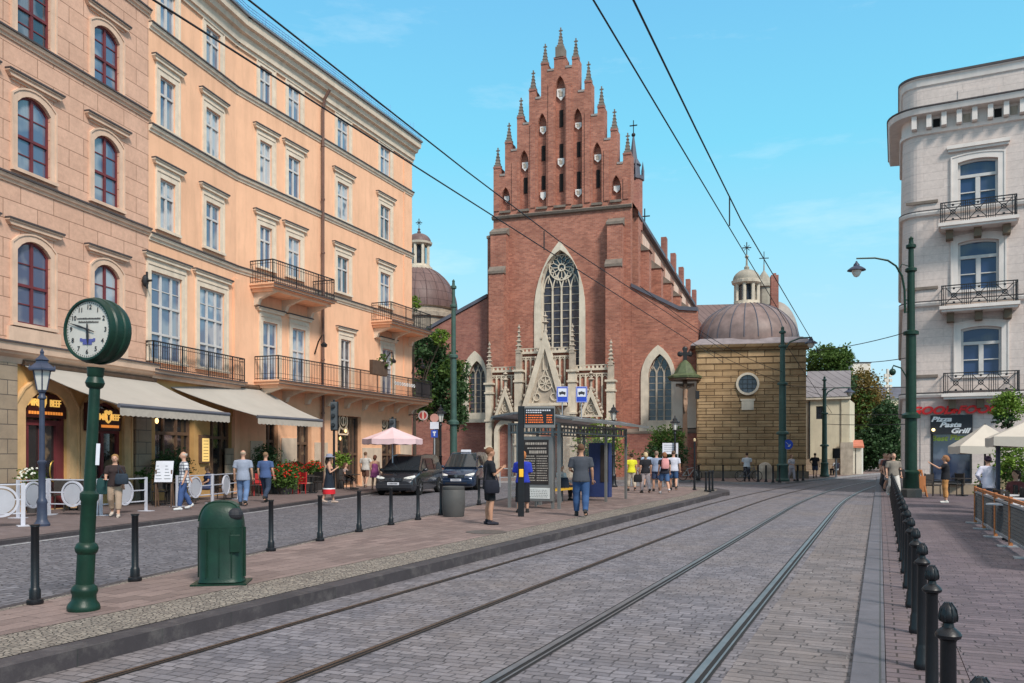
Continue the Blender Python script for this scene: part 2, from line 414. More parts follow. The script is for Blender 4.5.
def remesh(mb, voxel, smooth=True):
    me = bpy.data.meshes.new('t'); me.from_pydata(mb.v, [], mb.f); me.update()
    o = bpy.data.objects.new('t', me); COL.objects.link(o)
    md = o.modifiers.new('r', 'REMESH'); md.mode = 'VOXEL'; md.voxel_size = voxel
    sm = o.modifiers.new('s', 'SMOOTH'); sm.factor = .5; sm.iterations = 2
    dg = bpy.context.evaluated_depsgraph_get(); dg.update()
    e = o.evaluated_get(dg); r = e.to_mesh()
    out = MB(); out.v = [tuple(v.co) for v in r.vertices]; out.f = [tuple(p.vertices) for p in r.polygons]; out.m = [0]*len(out.f)
    e.to_mesh_clear(); bpy.data.objects.remove(o); bpy.data.meshes.remove(me)
    return out
# ---------------------------------------------------------------- render, world, sun
scene.render.engine = 'CYCLES'
scene.view_settings.view_transform = 'Standard'; scene.view_settings.look = 'None'
scene.view_settings.gamma = 1; scene.view_settings.exposure = EXPO
w = bpy.data.worlds.new('World'); scene.world = w; w.use_nodes = True
nt = w.node_tree; bg = nt.nodes['Background']
sky = nt.nodes.new('ShaderNodeTexSky'); sky.sky_type = 'NISHITA'; sky.sun_disc = False
SUN = Vector((.46, -.80, .86)).normalized()
sky.sun_elevation = math.asin(SUN.z); sky.sun_rotation = math.atan2(SUN.x, SUN.y)
sky.air_density = 1.0; sky.dust_density = 1.0; sky.ozone_density = 1.4
tc = nt.nodes.new('ShaderNodeTexCoord')
mp = nt.nodes.new('ShaderNodeMapping'); mp.inputs['Scale'].default_value = (1.4, 1.4, 6); nt.links.new(tc.outputs['Generated'], mp.inputs[0])
nz = nt.nodes.new('ShaderNodeTexNoise'); nz.inputs['Scale'].default_value = 2.2; nz.inputs['Detail'].default_value = 7; nz.inputs['Roughness'].default_value = .62
nt.links.new(mp.outputs[0], nz.inputs['Vector'])
cl = _ramp(nt, nz.outputs['Fac'], .55, .80)
sp = nt.nodes.new('ShaderNodeSeparateXYZ'); nt.links.new(tc.outputs['Generated'], sp.inputs[0])
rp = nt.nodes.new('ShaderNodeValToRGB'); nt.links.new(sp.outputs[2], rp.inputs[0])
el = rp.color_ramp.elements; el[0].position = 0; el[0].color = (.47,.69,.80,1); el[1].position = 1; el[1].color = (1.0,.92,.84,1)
for p_, c_ in ((.10,(.42,.69,.82)),(.22,(.30,.69,.84)),(.34,(.18,.635,.84)),(.5,(.15,.50,.80)),(.66,(.62,.68,.74))):  # upper stops whitened overhead, out of frame, as added soft fill
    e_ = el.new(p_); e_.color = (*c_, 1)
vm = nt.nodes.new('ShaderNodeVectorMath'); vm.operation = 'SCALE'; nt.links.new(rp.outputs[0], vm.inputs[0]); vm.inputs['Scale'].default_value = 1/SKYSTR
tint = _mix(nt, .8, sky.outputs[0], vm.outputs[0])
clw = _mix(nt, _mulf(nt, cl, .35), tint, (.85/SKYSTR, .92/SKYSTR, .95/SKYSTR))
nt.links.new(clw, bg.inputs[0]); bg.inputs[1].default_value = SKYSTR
sl = bpy.data.lights.new('sun', 'SUN'); so = bpy.data.objects.new('sun', sl); COL.objects.link(so)
sl.energy = SUNSTR; sl.angle = math.radians(11); sl.color = (1, .93, .84)
so.rotation_euler = SUN.to_track_quat('Z', 'Y').to_euler()

# ---------------------------------------------------------------- palette
DX, DY = .4001, .9165
def S(s, v, z=0.0): return (s*DX+v*DY, s*DY-v*DX, z)
ROT = math.atan2(DX, DY)
m_ground = M('paving_far', (.24,.22,.22), .9, var=.1, scale=.4)
m_sett = sett_mat('granite_setts', (.27,.25,.275), (.145,.135,.155), (.055,.05,.054), .15, .105, ROT, patch=.5, patch_col=(.21,.17,.15), spots=.25, jw=.011)
m_sett2 = cobble_mat('small_setts', (.225,.215,.24), (.12,.115,.135), (.05,.048,.052), .16, .13, .28, .7, patch=.3, patch_col=(.16,.14,.14))
m_gut = sett_mat('gutter_setts', (.27,.235,.235), (.165,.145,.148), (.065,.057,.057), .27, .125, ROT, patch=.5, patch_col=(.21,.17,.15), spots=1.0, nscale=.6, jw=.011)
m_isl = sett_mat('island_pavers', (.31,.225,.205), (.19,.135,.125), (.075,.052,.048), .45, .24, ROT+PI/2, patch=.5, patch_col=(.19,.145,.13), spots=.15, jw=.009)
m_rpav = sett_mat('right_pavers', (.20,.155,.175), (.115,.09,.107), (.04,.033,.036), .30, .12, ROT, patch=.45, patch_col=(.15,.12,.115), spots=.35, jw=.009)
m_lpav = brick_mat('left_pavers', (.21,.16,.155), (.16,.12,.115), (.12,.09,.09), .4, .2, .008, False, .25, .85, .2, .6, .4, .008, stain=.3, stain_col=(.15,.12,.12))
m_gravel = cobble_mat('pebble_strip', (.40,.345,.29), (.20,.17,.15), (.085,.07,.06), .06, .055, ROT, 1.0, bump=.9, patch=.3, patch_col=(.24,.2,.17))
m_kerb = brick_mat('kerb_stone', (.075,.064,.070), (.058,.05,.055), (.05,.05,.05), .9, 50, .008, False, ROT-PI/2, .75, .25, 1.2, .3, .01, stain=.3, stain_col=(.2,.18,.17))
m_kerb2 = brick_mat('kerb_granite', (.165,.155,.175), (.14,.132,.15), (.08,.08,.08), 1.0, 50, .010, False, ROT-PI/2, .7, .2, 1.2, .3, .01, stain=.2)
m_paint = M('road_paint', (.36,.36,.37), .8, var=.5, scale=9, stain=.5)
m_steel = M('rail_steel', (.30,.285,.285), .36, metal=.75, var=.2, scale=3)
m_rust = M('rail_rusty', (.10,.062,.042), .5, metal=.4, var=.3, scale=4)
m_groove = M('rail_groove', (.02,.018,.018), .8)
# ---------------------------------------------------------------- ground
def sheet(name, pts, z, mat, thick=0.0):
    mb = MB()
    if thick: mb.slab(pts, z-thick, z)
    else: mb.add([(p[0], p[1], z) for p in pts], [tuple(range(len(pts)))])
    o = mb.build(name, mat); return struct(o)
sheet('ground', [(-900,-300),(900,-300),(900,1500),(-900,1500)], -.03, m_ground)
sheet('road', [(-60,-8),(60,-8),(70,110),(-60,110)], 0, m_sett)
# island
def isl(s, v): p = S(s, v); return (p[0], p[1])
V0 = -6.08
nose = [(8.9,35.7),(9.45,36.6),(9.9,38.4),(9.95,40.6),(9.6,42.3),(8.9,43.3)]
back = [(2.66,44.0),(-2.2,22.9),(-5.42,8.93),(-6.28,5.2)]
def off_nose(d): return [(p[0]-d*(1 if i > 0 else .4), p[1]-(0 if i < 4 else d)) for i, p in enumerate(nose)]
sheet('side_road', [(-70,-8),(-7.6,-2.0),(-5.3,8.93),(-2.1,22.9),(2.8,44.2),(9,60),(-30,75),(-70,60)], .015, m_sett2)
kb = [isl(3, V0), isl(34.6, V0)]+nose+back
kb_o = MB().slab(kb, -.02, .145).build('island_kerb', m_kerb); struct(kb_o)
g = [isl(3.2, V0-.27), isl(34.2, V0-.27), (8.5,36.2),(9.1,37.6),(9.5,39.0),(9.55,40.6),(9.3,41.9),(8.7,42.9),(2.75,43.7),(-2.05,22.9),(-5.27,8.93),(-6.0,5.7)]
sheet('pebble_strip', g, .150, m_gravel)
g2 = [isl(3.4, V0-1.05), isl(33.6, V0-1.05), (8.0,37.0),(8.6,38.6),(8.8,40.6),(8.5,42.2),(2.8,43.5),(-1.95,22.9),(-5.17,8.93),(-5.8,6.1)]
sheet('island_pavement', g2, .154, m_isl)
tag_m = MB().lathe([(0,0),(.42,0),(.42,.006),(0,.006)], 28)
mc = tag_m.build('manhole_cover', M('cast_iron_cover', (.12,.10,.09), .6, .3, .3, 8), loc=G(486,532,.156))
tag(mc, 'round dark manhole cover in the island paving near the kerb', 'manhole cover')
# left pavement
K0 = G(0,545,.02); K1 = G(256,511,.02); kd = (K1[0]-K0[0], K1[1]-K0[1])
kk = [(K0[0]-kd[0]*2.2, K0[1]-kd[1]*2.2), K0[:2], K1[:2], G(368,494.5,.02)[:2], G(430,486,.02)[:2]]
lp = kk+[(-12,80),(-75,80),(-75,kk[0][1])]
o = MB().slab(lp, -.02, .095).build('left_kerb', m_kerb); struct(o)
def shift(p, d): return (p[0]-d, p[1])
sheet('left_pavement', [shift(p, .22) for p in kk]+[(-12.2,80),(-75,80),(-75,kk[0][1])], .10, m_lpav)
ln = MB()
for a, b in zip(kk[:3], kk[1:4]):
    ln.add([(a[0]+.18,a[1],.022),(a[0]+.28,a[1],.022),(b[0]+.28,b[1],.022),(b[0]+.18,b[1],.022)], [(0,1,2,3)])
struct(ln.build('painted_line', m_paint))
# church pavement
cp = [G(478,483,.02)[:2], G(600,481.5,.02)[:2], G(690,481.6,.02)[:2], G(740,484,.02)[:2], G(785,484,.02)[:2], G(830,479,.02)[:2], G(862,475.6,.02)[:2], (46,95),(50,160),(-20,160),(-12,80)]
struct(MB().slab(cp, -.02, .115).build('church_kerb', M('pale_kerb', (.27,.25,.25), .8)))
sheet('church_pavement', [(p[0], p[1]+.3) for p in cp[:7]]+cp[7:], .12, m_isl)
# right pavement and kerb
o = MB().slab([isl(-8,-.21), isl(75,-.21), isl(75,.04), isl(-8,.04)][::-1], -.02, .045).build('right_kerb', m_kerb2, bevel=.006); struct(o)
sheet('gutter', [isl(-8,-1.12), isl(-8,-.215), isl(32,-.215), isl(32,-1.12)], .005, m_gut)
sheet('kerb_setts', [isl(-8,.045), isl(-8,.62), isl(75,.62), isl(75,.045)], .048, brick_mat('kerb_setts', (.20,.155,.165), (.15,.115,.125), (.05,.04,.04), .29, .145, .01, False, ROT, .85, .25, .6, .5, .01, stain=.4, stain_col=(.2,.14,.12), warp=.03))
sheet('right_pavement', [isl(-8,.624), isl(-8,60), isl(75,60), isl(75,.624)], .052, m_rpav)
# rails
def cshift(Y): return .0028*max(0, Y-27)**2
def rail(v, mat, wd=1.0):
    mb = MB()
    def strip(v0, v1, z, mi):
        mb.cur = mi; pr = None
        for i in range(0, 78):
            s = i*1.0-4
            p = S(s, v0); q = S(s, v1); c = cshift(p[1]); d = cshift(q[1])
            row = [(p[0]+c, p[1], z), (q[0]+d, q[1], z)]
            if pr: mb.add(pr+row, [(0,1,3,2)])
            pr = row
    k = wd; strip(v-.055*k, v-.030*k, .007, 1); strip(v-.030*k, v+.030*k, .012, 0); strip(v+.030*k, v+.07*k, .007, 1); strip(v+.07*k, v+.088*k, .010, 0); strip(v+.088*k, v+.115*k, .007, 1)
    o = mb.build('tram_rail', [mat, m_groove]); return struct(o)
rail(-5.58, m_rust, .62); rail(-4.2, m_rust, .7); rail(-2.76, m_steel); rail(-1.33, m_steel)
# ================================================================ LEFT BUILDINGS
# first wall plane, photo columns 0-236, second wall plane, columns 236-412
def iv(px, y0=30.0): return y0/(1+(148-px)*.00175)
def atpx(px, Y): return ((px-CX)/FP*Y, Y)
Y236 = iv(236)
L1 = Plane(atpx(148, iv(148)), atpx(236, Y236))
Y412 = 1/((1/Y236)*(1-(176*5.095e-5)/.03134))
L2 = Plane(atpx(236, Y236), atpx(412, Y412))
uA = L1.U(-60); uB = L1.U(236); uC = L2.U(412)
def zf(z): return 1.75+(z-1.65)*1.111                # earlier measured heights to real scale
m_pink = brick_mat('pink_ashlar', (.79,.48,.345), (.75,.445,.315), (.33,.17,.11), 1.25, .56, .012, True, rough=.85, var=.16, nscale=.8, bump=.6, dist=.02, stain=.25, stain_col=(.45,.26,.19))
m_pinkp = M('pink_plaster', (.66,.40,.28), .85, var=.08, scale=1.5, bump=.08, stain=.2)
m_orange = M('orange_plaster', (.84,.475,.295), .85, var=.07, scale=.8, bump=.06, stain=.3)
m_cream = M('cream_stucco', (.70,.575,.45), .8, var=.1, scale=3, bump=.05, stain=.3)
m_tan = M('tan_stone_trim', (.66,.455,.335), .8, var=.12, scale=2, bump=.06, stain=.3)
m_lead = M('dark_lead_flashing', (.07,.055,.055), .6, var=.2)
m_stone = brick_mat('plinth_stone', (.48,.37,.27), (.37,.28,.20), (.15,.12,.10), .85, .42, .014, True, rough=.9, var=.25, nscale=1.5, bump=.6, dist=.02, stain=.4, stain_col=(.2,.16,.13))
m_yel = M('yellow_plaster', (.50,.29,.11), .8, var=.12, scale=2, stain=.3)
m_redfr = M('dark_red_window_frame', (.15,.03,.035), .5, var=.2)
m_whfr = M('offwhite_window_frame', (.55,.52,.50), .5, var=.1)
m_wood = M('brown_wood_frame', (.12,.07,.045), .5, var=.25, scale=5)
m_pane = pane_mat('window_glass', (.09,.115,.19), (.30,.32,.36), .52, .9)
m_pane2 = pane_mat('curtained_glass', (.10,.12,.16), (.50,.50,.52), .40, 1.6)
m_pane4 = pane_mat('sky_lit_glass', (.14,.19,.27), (.42,.44,.48), .5, 1.3)  # light blue sky reflection painted into the pane colour
m_pane5 = pane_mat('dim_room_glass', (.03,.035,.05), (.20,.20,.22), .55, 1.1)
m_shopglass = pane_mat('shop_glass', (.025,.022,.022), (.20,.14,.09), .60, 2.2)
m_iron = M('black_wrought_iron', (.025,.025,.028), .5, metal=.3, var=.2)
m_innershade = M('inner_shadow_room', (.02,.017,.015), .9)  # near-black colour for sheets standing in for shade behind the openings
m_roof = M('zinc_roof', (.20,.20,.22), .5, metal=.4, var=.2)
m_blue = M('blue_snow_guard', (.22,.48,.75), .5)
m_pipe = M('brown_drainpipe', (.16,.09,.07), .5, var=.2)

def window(par, u0, u1, z0, z1, rise=0, kind='seg', style='orange', hood=True, grid=None, rec=.13, name='window'):
    """ one window: stone surround > frame > pane """
    pts = opening(u0, u1, z0, z1, rise, kind)
    sw = .20 if style != 'pink' else .17
    tr = m_cream if style != 'pink' else m_tan
    if style == 'white': tr = m_white_tr; sw = .22
    s = MB()
    oz1 = z1+(sw*1.6 if hood else sw)
    outer = [(p[0]+(-sw if p[0] <= u0+1e-3 else sw if p[0] >= u1-1e-3 else (p[0]-(u0+u1)/2)/((u1-u0)/2)*sw), z0-.0 if abs(p[1]-z0) < 1e-3 else p[1]+sw) for p in pts]
    s.ring(outer, pts, -.045, .004)
    s.ring([(p[0], p[1]) for p in inset(outer, -.05)], outer, -.075, .003)
    if hood:
        hz = z1+(.42 if style != 'pink' else .30)
        s.box(u0-sw-.04, u1+sw+.04, -.05, .002, z1+sw+.06, hz)
        s.prism([(u0-sw-.14, hz), (u1+sw+.14, hz), (u1+sw+.24, hz+.13), (u0-sw-.24, hz+.11)], -.13, .0)
        s.box(u0-sw-.24, u1+sw+.24, -.17, 0, hz+.11, hz+.15)
    s.box(u0-sw-.06, u1+sw+.06, -.12, .01, z0-.10, z0-.001)
    o = s.build(name, tr, par)
    if hood:
        MB().box(u0-sw-.25, u1+sw+.25, -.20, 0, hz+.152, hz+.20).build('flashing', m_lead, o)
    fr = {'orange': m_whfr, 'pink': m_redfr, 'white': m_whfr, 'wood': m_wood}[style]
    f = MB(); ip = inset(pts, .07); f.ring(pts, ip, rec-.07, rec)
    c = (u0+u1)/2; h = z1-z0; t = .05
    g = grid or ([.5], [.66])
    for q in g[0]: f.box(u0+q*(u1-u0)-t, u0+q*(u1-u0)+t, rec-.08, rec-.005, z0+.05, z1-.03-(rise*.25 if abs(q-.5) > .1 else 0))
    for q in g[1]: f.box(u0+.05, u1-.05, rec-.09, rec-.004, z0+q*h-t*.8, z0+q*h+t*.8)
    if len(g) > 2:
        for q in g[2]: f.box(u0+.05, u1-.05, rec-.055, rec-.003, z0+q*h-.016, z0+q*h+.016)
    if len(g) > 3:
        for q, za, zb in g[3]: f.box(u0+q*(u1-u0)-.018, u0+q*(u1-u0)+.018, rec-.055, rec-.003, z0+za*h, z0+zb*h)
    fo = f.build('frame', fr, o)
    MB().prism(inset(pts, .03), rec-.03, rec-.02).build('pane', R.choice([m_pane, m_pane4, m_pane5, m_pane2]) if style != 'wood' else m_shopglass, fo)
    return o
def band(mb, u0, u1, z0, z1, prof):                    # prof: list of (fraction height, projection)
    n = len(prof)
    vs = []; fs = []
    for u in (u0, u1):
        for t, p in prof: vs.append((u, -p, z0+(z1-z0)*t))
    for i in range(n-1): fs.append((i, i+n, i+n+1, i+1))
    fs += [tuple(range(n-1, -1, -1)), tuple(range(n, 2*n))]
    mb.add(vs, fs)
STR = [(0,.0),(0,.04),(.35,.06),(.5,.11),(.85,.14),(1,.14),(1,0)]
def flash(par, u0, u1, z, p): MB().box(u0, u1, -p-.04, 0, z+.002, z+.055).build('flashing', m_lead, par)

# ---- pink building ------------------------------------------------
pink = L1.root('townhouse', 'pink ashlar townhouse with dark red arched windows behind the street clock', 'building', .1)
uP = L1.U(148.5)
PZ = lambda z: zf(z)-.1
cols = [(L1.U(-46), L1.U(-16)), (L1.U(16.5), L1.U(50)), (L1.U(93.5), L1.U(119))]
rows = [(5.1, 7.32, .34), (9.12, 11.15, .32), (12.63, 14.4, .28), (16.0, 17.6, .25)]
holes = [(a, b, PZ(z0), PZ(z1), r) for a, b in cols for z0, z1, r in rows]
shop = [(L1.U(23), L1.U(67), .02, PZ(3.38), .55), (L1.U(87), L1.U(122), .5, PZ(3.22), .45)]
mb = MB(); facade(mb, uA, uP, PZ(4.55), PZ(18.5), holes, .3)
pw = mb.build('upper_wall', m_pink, pink)
mb = MB(); facade(mb, uA, uP, 0, PZ(4.1), shop, .35)
mb.cur = 0
gw = mb.build('ground_floor_wall', M('ochre_shop_wall', (.64,.37,.14), .85, var=.15, scale=2, stain=.35), pink)
bb = MB(); bb.box(uA, uP-.01, .36, .4, 0, PZ(4)); bb.box(uA, uP-.01, .31, .36, PZ(4), PZ(18.5)); bb.build('inner_shade', m_innershade, pink)
MB().box(uA-.02, uP-.012, .45, 11, 0, PZ(18.4)).build('rear_mass', m_pinkp, pink)
for a, b in cols:
    for k, (z0, z1, r) in enumerate(rows):
        window(pink, a, b, PZ(z0), PZ(z1), r, 'seg', 'pink', True, ([.5], [.46] if k == 0 else [.44], [.22, .72] if k else [.24, .72]), .14)
    MB().box(a-.35, b+.35, -.09, 0, PZ(4.56), PZ(4.98)).build('window_apron', m_tan, pink)
for z, p in ((8.75,1),(12.45,1),(15.75,1)): mb = MB(); band(mb, uA, uP, PZ(z)-.08, PZ(z)+.12, STR); mb.build('string_course', m_tan, pink)
for z in (8.75, 12.45, 15.75): flash(pink, uA, uP, PZ(z)+.12, .14)
mb = MB(); band(mb, uA, uP, PZ(4.02), PZ(4.5), [(0,0),(0,.1),(.3,.14),(.45,.3),(.6,.34),(.6,.42),(1,.46),(1,0)]); mb.build('ground_floor_cornice', m_tan, pink)
flash(pink, uA, uP, PZ(4.5), .46)
mb = MB(); band(mb, uA, uP, PZ(18.5), PZ(19.4), [(0,0),(.2,.15),(.4,.5),(1,.7),(1,0)]); mb.build('cornice', m_tan, pink)
# stone piers
for a, b in ((-40, 13.5), (133, 148.2)): MB().box(L1.U(a), min(L1.U(b), uP-.003), -.14, .02, 0, PZ(4.02)).build('stone_pier', m_stone, pink)
# arched door surround, door, sign
for (u0, u1, z0, z1, r), nm in zip(shop, ('shop_door', 'shop_window')):
    pts = opening(u0, u1, z0, z1, r); out = inset(pts, -.34)
    out = [(p[0], max(p[1], z0)) for p in out]
    s = MB().ring(out, pts, -.10, .01); s.ring(inset(out, -.06), out, -.13, .0)
    so_ = s.build('door_surround' if nm == 'shop_door' else 'window_surround', M('tan_surround', (.66,.42,.21), .8, stain=.3), pink)
    f = MB(); f.ring(pts, inset(pts, .12), .12, .26)
    tz = z1-.95; f.box(u0+.02, u1-.02, .1, .255, tz-.08, tz+.08)
    for q in (.5,) if nm == 'shop_door' else (.5,): f.box(u0+(u1-u0)*q-.07, u0+(u1-u0)*q+.07, .11, .254, z0, tz)
    if nm == 'shop_door':
        for q in (.12, .88): f.box(u0+(u1-u0)*q-.12, u0+(u1-u0)*q+.12, .115, .253, z0, tz)
        f.box(u0, u1, .113, .252, z0, z0+.35)
    fo = f.build(nm, m_redfr, so_)
    MB().prism(inset(pts, .06), .2, .21).build('pane', m_shopglass, fo)
    if nm == 'shop_door':
        h = MB(); h.tube([(u0+(u1-u0)*.70+.15*math.cos(a), .03, 1.15+.32*math.sin(a)) for a in [PI*.5+i*PI/8 for i in range(9)]], .022, 6)
        h.build('handle', M('brass', (.6,.40,.10), .3, metal=.9), fo, smooth=True)
m_signred = M('sign_dark_red', (.06,.015,.012), .4)
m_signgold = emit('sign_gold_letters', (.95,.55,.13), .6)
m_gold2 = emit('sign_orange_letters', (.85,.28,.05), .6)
def shield(mb, cx, cz, w, h, y0, y1):
    mb.prism([(cx-w/2, cz+h*.42), (cx-w/2, cz-.05*h), (cx-w*.3, cz-.35*h), (cx, cz-.5*h), (cx+w*.3, cz-.35*h), (cx+w/2, cz-.05*h), (cx+w/2, cz+h*.42), (cx+w*.25, cz+h*.5), (cx, cz+h*.42), (cx-w*.25, cz+h*.5)], y0, y1)
def beef(u0, u1, zc, label, back=True):
    c = (u0+u1)/2; w = u1-u0
    t = L1.root('shop_sign', label, 'sign', .1)
    MB().box(u0, u1, -.02, .06, zc-.36, zc+.36).build('panel', m_signred, t)
    a = text('MR', .30, m_signgold, t, loc=(c-w*.34, -.035, zc+.08), depth=.015, bold=.004)
    a = text('BEEF', .30, m_signgold, t, loc=(c+w*.22, -.035, zc+.08), depth=.015, bold=.004, sx=.72)
    s = MB(); shield(s, c-w*.11, zc+.1, .34, .44, -.05, -.021); e = s.build('emblem', m_signgold, t)
    s = MB(); s.prism([(c-w*.11-.1, zc+.2), (c-w*.11-.04, zc+.12), (c-w*.11-.05, zc+.02), (c-w*.11, zc-.05), (c-w*.11+.05, zc+.02), (c-w*.11+.04, zc+.12), (c-w*.11+.1, zc+.2), (c-w*.11+.03, zc+.16), (c-w*.11-.03, zc+.16)], -.06, -.049); s.build('bull_head', m_signred, e)
    s = MB()
    for i in range(13):
        x = u0+w*(.08+.065*i); s.box(x, x+w*.045, -.034, -.021, zc-.26, zc-.17)
    s.build('small_lettering', m_gold2, t)
beef(L1.U(24.5), L1.U(65.5), PZ(2.98), 'dark shop sign with gold lettering and shield over the arched red door')
beef(L1.U(99), L1.U(120), PZ(2.7), 'dark shop sign with gold lettering in the window right of the clock pole')
lq = L1.root('menu_lightbox', 'small wall lantern sign on the pier left of the shop window', 'sign', .1)
MB().box(L1.U(80), L1.U(86), -.35, -.14, PZ(2.35), PZ(3.15)).build('panel', m_signred, lq)
s = MB()
for i in range(3): s.box(L1.U(80)+.1, L1.U(86)-.1, -.362, -.351, PZ(2.45)+i*.25, PZ(2.45)+i*.25+.1)
s.build('lettering', m_gold2, lq)
# ---- orange building ------------------------------------------------
ora = L1.root('townhouse', 'long orange plaster townhouse with cream window surrounds and iron balconies', 'building', .1)
ora2 = thing('tmp', 'x', 'x'); bpy.data.objects.remove(ora2)
q = L1.W(uB)
wing = bpy.data.objects.new('far_wing', None); COL.objects.link(wing); wing.parent = ora
wing.location = (uB, 0, 0); wing.rotation_euler = (0, 0, L2.rz-L1.rz)
u2 = lambda px, off=0: L2.U(px, off)
rowsO = [(9.07, 10.72), (12.4, 14.07), (15.55, 17.0)]
c1 = [(L1.U(159.5), L1.U(175)), (L1.U(205.5), L1.U(220))]
c2 = [(u2(259.5), u2(271.5)), (u2(288), u2(300)), (u2(337), u2(348.5)), (u2(380), u2(390))]
h1 = [(a, b, PZ(z0), PZ(z1)) for a, b in c1 for z0, z1 in rowsO]
big = [(L1.U(150.5), L1.U(181.5)), (L1.U(199), L1.U(224))]
h1 += [(a, b, PZ(4.75), PZ(7.6)) for a, b in big]
h2 = [(a, b, PZ(z0), PZ(z1)) for a, b in c2 for z0, z1 in rowsO]
bx = [(u2(262.5), u2(277)), (u2(292), u2(305)), (u2(340.5), u2(350.5)), (u2(382), u2(392))]
h2 += [(a, b, PZ(4.5), PZ(6.95)) for a, b in bx]
ZT = PZ(17.5)
mb = MB(); facade(mb, uP+.002, uB, PZ(4.3), ZT, h1, .3); mb.build('near_wall', m_orange, ora)
mb = MB(); facade(mb, 0, uC, PZ(4.1), ZT, h2, .3); mb.box(uC-.01, uC, .0, 10, 0, ZT); mb.build('far_wall', m_orange, wing)
for a, b in c1:
    for z0, z1 in rowsO: window(ora, a, b, PZ(z0), PZ(z1), hood=z1 < 16)
for a, b in big: window(ora, a, b, PZ(4.75), PZ(7.6), hood=True, grid=([.36, .7], [.62, .30], [.8]))
for a, b in c2:
    for z0, z1 in rowsO: window(wing, a, b, PZ(z0), PZ(z1), hood=z1 < 16)
for a, b in bx: window(wing, a, b, PZ(4.5), PZ(6.95), hood=True, grid=([.5], [.62]))
for par, ua, ub in ((ora, uP+.004, uB+.1), (wing, 0, uC+.02)):
    for z in (15.62, 12.35, 8.85): mb = MB(); band(mb, ua, ub, PZ(z)-.32, PZ(z)-.1, STR); mb.build('string_course', m_cream, par)
    mb = MB()
    band(mb, ua, ub, PZ(17.12), PZ(17.42), [(0,0),(0,.08),(.5,.1),(.5,.18),(1,.2),(1,0)])
    band(mb, ua, ub, PZ(17.42), PZ(18.12), [(0,0),(0,.18),(.25,.22),(.3,.38),(.55,.44),(.6,.58),(.9,.62),(1,.62),(1,0)])
    mb.build('cornice', m_cream, par)
    for z in (15.62, 12.35, 8.85): flash(par, ua, ub, PZ(z)-.1, .14)
    mb = MB(); mb.box(ua, ub, -.72, .1, PZ(18.12), PZ(18.2)); mb.prism([(ua, 0), (ub, 0), (ub, .1), (ua, .1)], 0, .1) if False else None
    mb.add([(ua,-.72,PZ(18.205)),(ub,-.72,PZ(18.205)),(ub,6,PZ(19.6)),(ua,6,PZ(19.6))], [(0,1,2,3)])
    mb.build('roof_edge', m_roof, par)
    bb = MB().box(ua, ub-.3, .31, .36, .0, PZ(17.4)); bb.build('inner_shade', m_innershade, par)
    sg = MB()
    n = int((ub-ua)/.22)
    for i in range(n):
        x = ua+.1+i*.22; hh = .75 if i % 12 == 5 else .42
        sg.box(x, x+.03, -.62, -.60, PZ(18.22), PZ(18.22)+hh)
        if i % 12 in (5, 6): sg.box(x, x+.03, -.4, -.38, PZ(18.22), PZ(18.22)+.8)
    for z in (.12, .24, .36): sg.box(ua, ub, -.63, -.60, PZ(18.22)+z, PZ(18.22)+z+.018)
    sg.build('snow_guard', m_blue, par)
# pilaster break and drainpipes
mb = MB(); mb.box(uB-.25, uB+.12, -.10, .05, PZ(.2), PZ(8.3)); mb.build('pilaster', m_orange, ora)
mb = MB(); mb.box(u2(403.5), u2(404.6), -.05, .05, PZ(4.6), PZ(17.3)); mb.build('pilaster', m_orange, wing)
def pipe(par, u, z0, z1, off=.16, name='drainpipe'):
    mb = MB(); mb.tube([(u, -off, z0), (u, -off, z1-.9), (u, -off-.1, z1-.4), (u, -.55, z1)], .075, 8)
    z = z0+1
    while z < z1-1: mb.lathe([(.1, z), (.1, z+.08)], 8, (u, -off, 0)); z += 2.6
    mb.build(name, m_pipe, par, smooth=True)
pipe(wing, u2(323, .16), .05, PZ(17.6)); 
# ground floor of the orange building
fr1 = [(L1.U(155), L1.U(194), .75, PZ(3.1)), (L1.U(210), L1.U(242) if L1.U(242) < uB else uB-.25, .02, PZ(3.1))]
m_ogf = m_yel
mb = MB(); facade(mb, uP+.002, uB, 0, PZ(4.3), fr1, .4); mb.build('ground_floor_wall', m_ogf, ora)
fr2 = [(u2(243), u2(249), .02, PZ(2.9)), (u2(266), u2(278), .02, PZ(3.0)), (u2(297), u2(311.5), .02, PZ(3.35)), (u2(337.5), u2(361), .1, PZ(3.45)), (u2(382), u2(399), .1, PZ(3.4))]
fr2 = fr2[1:]
mb = MB(); facade(mb, 0, uC, 0, PZ(4.1), fr2, .4); mb.build('ground_floor_wall', M('salmon_plaster', (.80,.44,.26), .85, var=.08, stain=.2), wing)
for (a, b, z0, z1), g, par in [(fr1[0], ([.33,.66],[.68]), ora), (fr1[1], ([.3,.7],[.72]), ora), (fr2[0], ([.5],[.72]), wing), (fr2[1], ([.5],[.62]), wing), (fr2[2], ([.33,.66],[.45]), wing), (fr2[3], ([.5],[.45]), wing)]:
    pts = opening(a, b, z0, z1); f = MB(); f.ring(pts, inset(pts, .1), .2, .34)
    for q_ in g[0]: f.box(a+(b-a)*q_-.05, a+(b-a)*q_+.05, .21, .335, z0, z1)
    for q_ in g[1]: f.box(a, b, .205, .337, z0+(z1-z0)*q_-.06, z0+(z1-z0)*q_+.06)
    fo = f.build('shopfront', m_wood, par); MB().prism(inset(pts, .05), .29, .30).build('pane', m_shopglass, fo)
# lit interior lamps seen through the shop windows
lm = emit('warm_lamp', (1, .62, .25), 2.2)
for par, a, z in ((wing, u2(350), 2.9), (wing, u2(345), 2.5), (ora, L1.U(163), 2.9)):
    MB().ell((a, .26, z), .10, .03, .10).build('interior_lamp', lm, par)
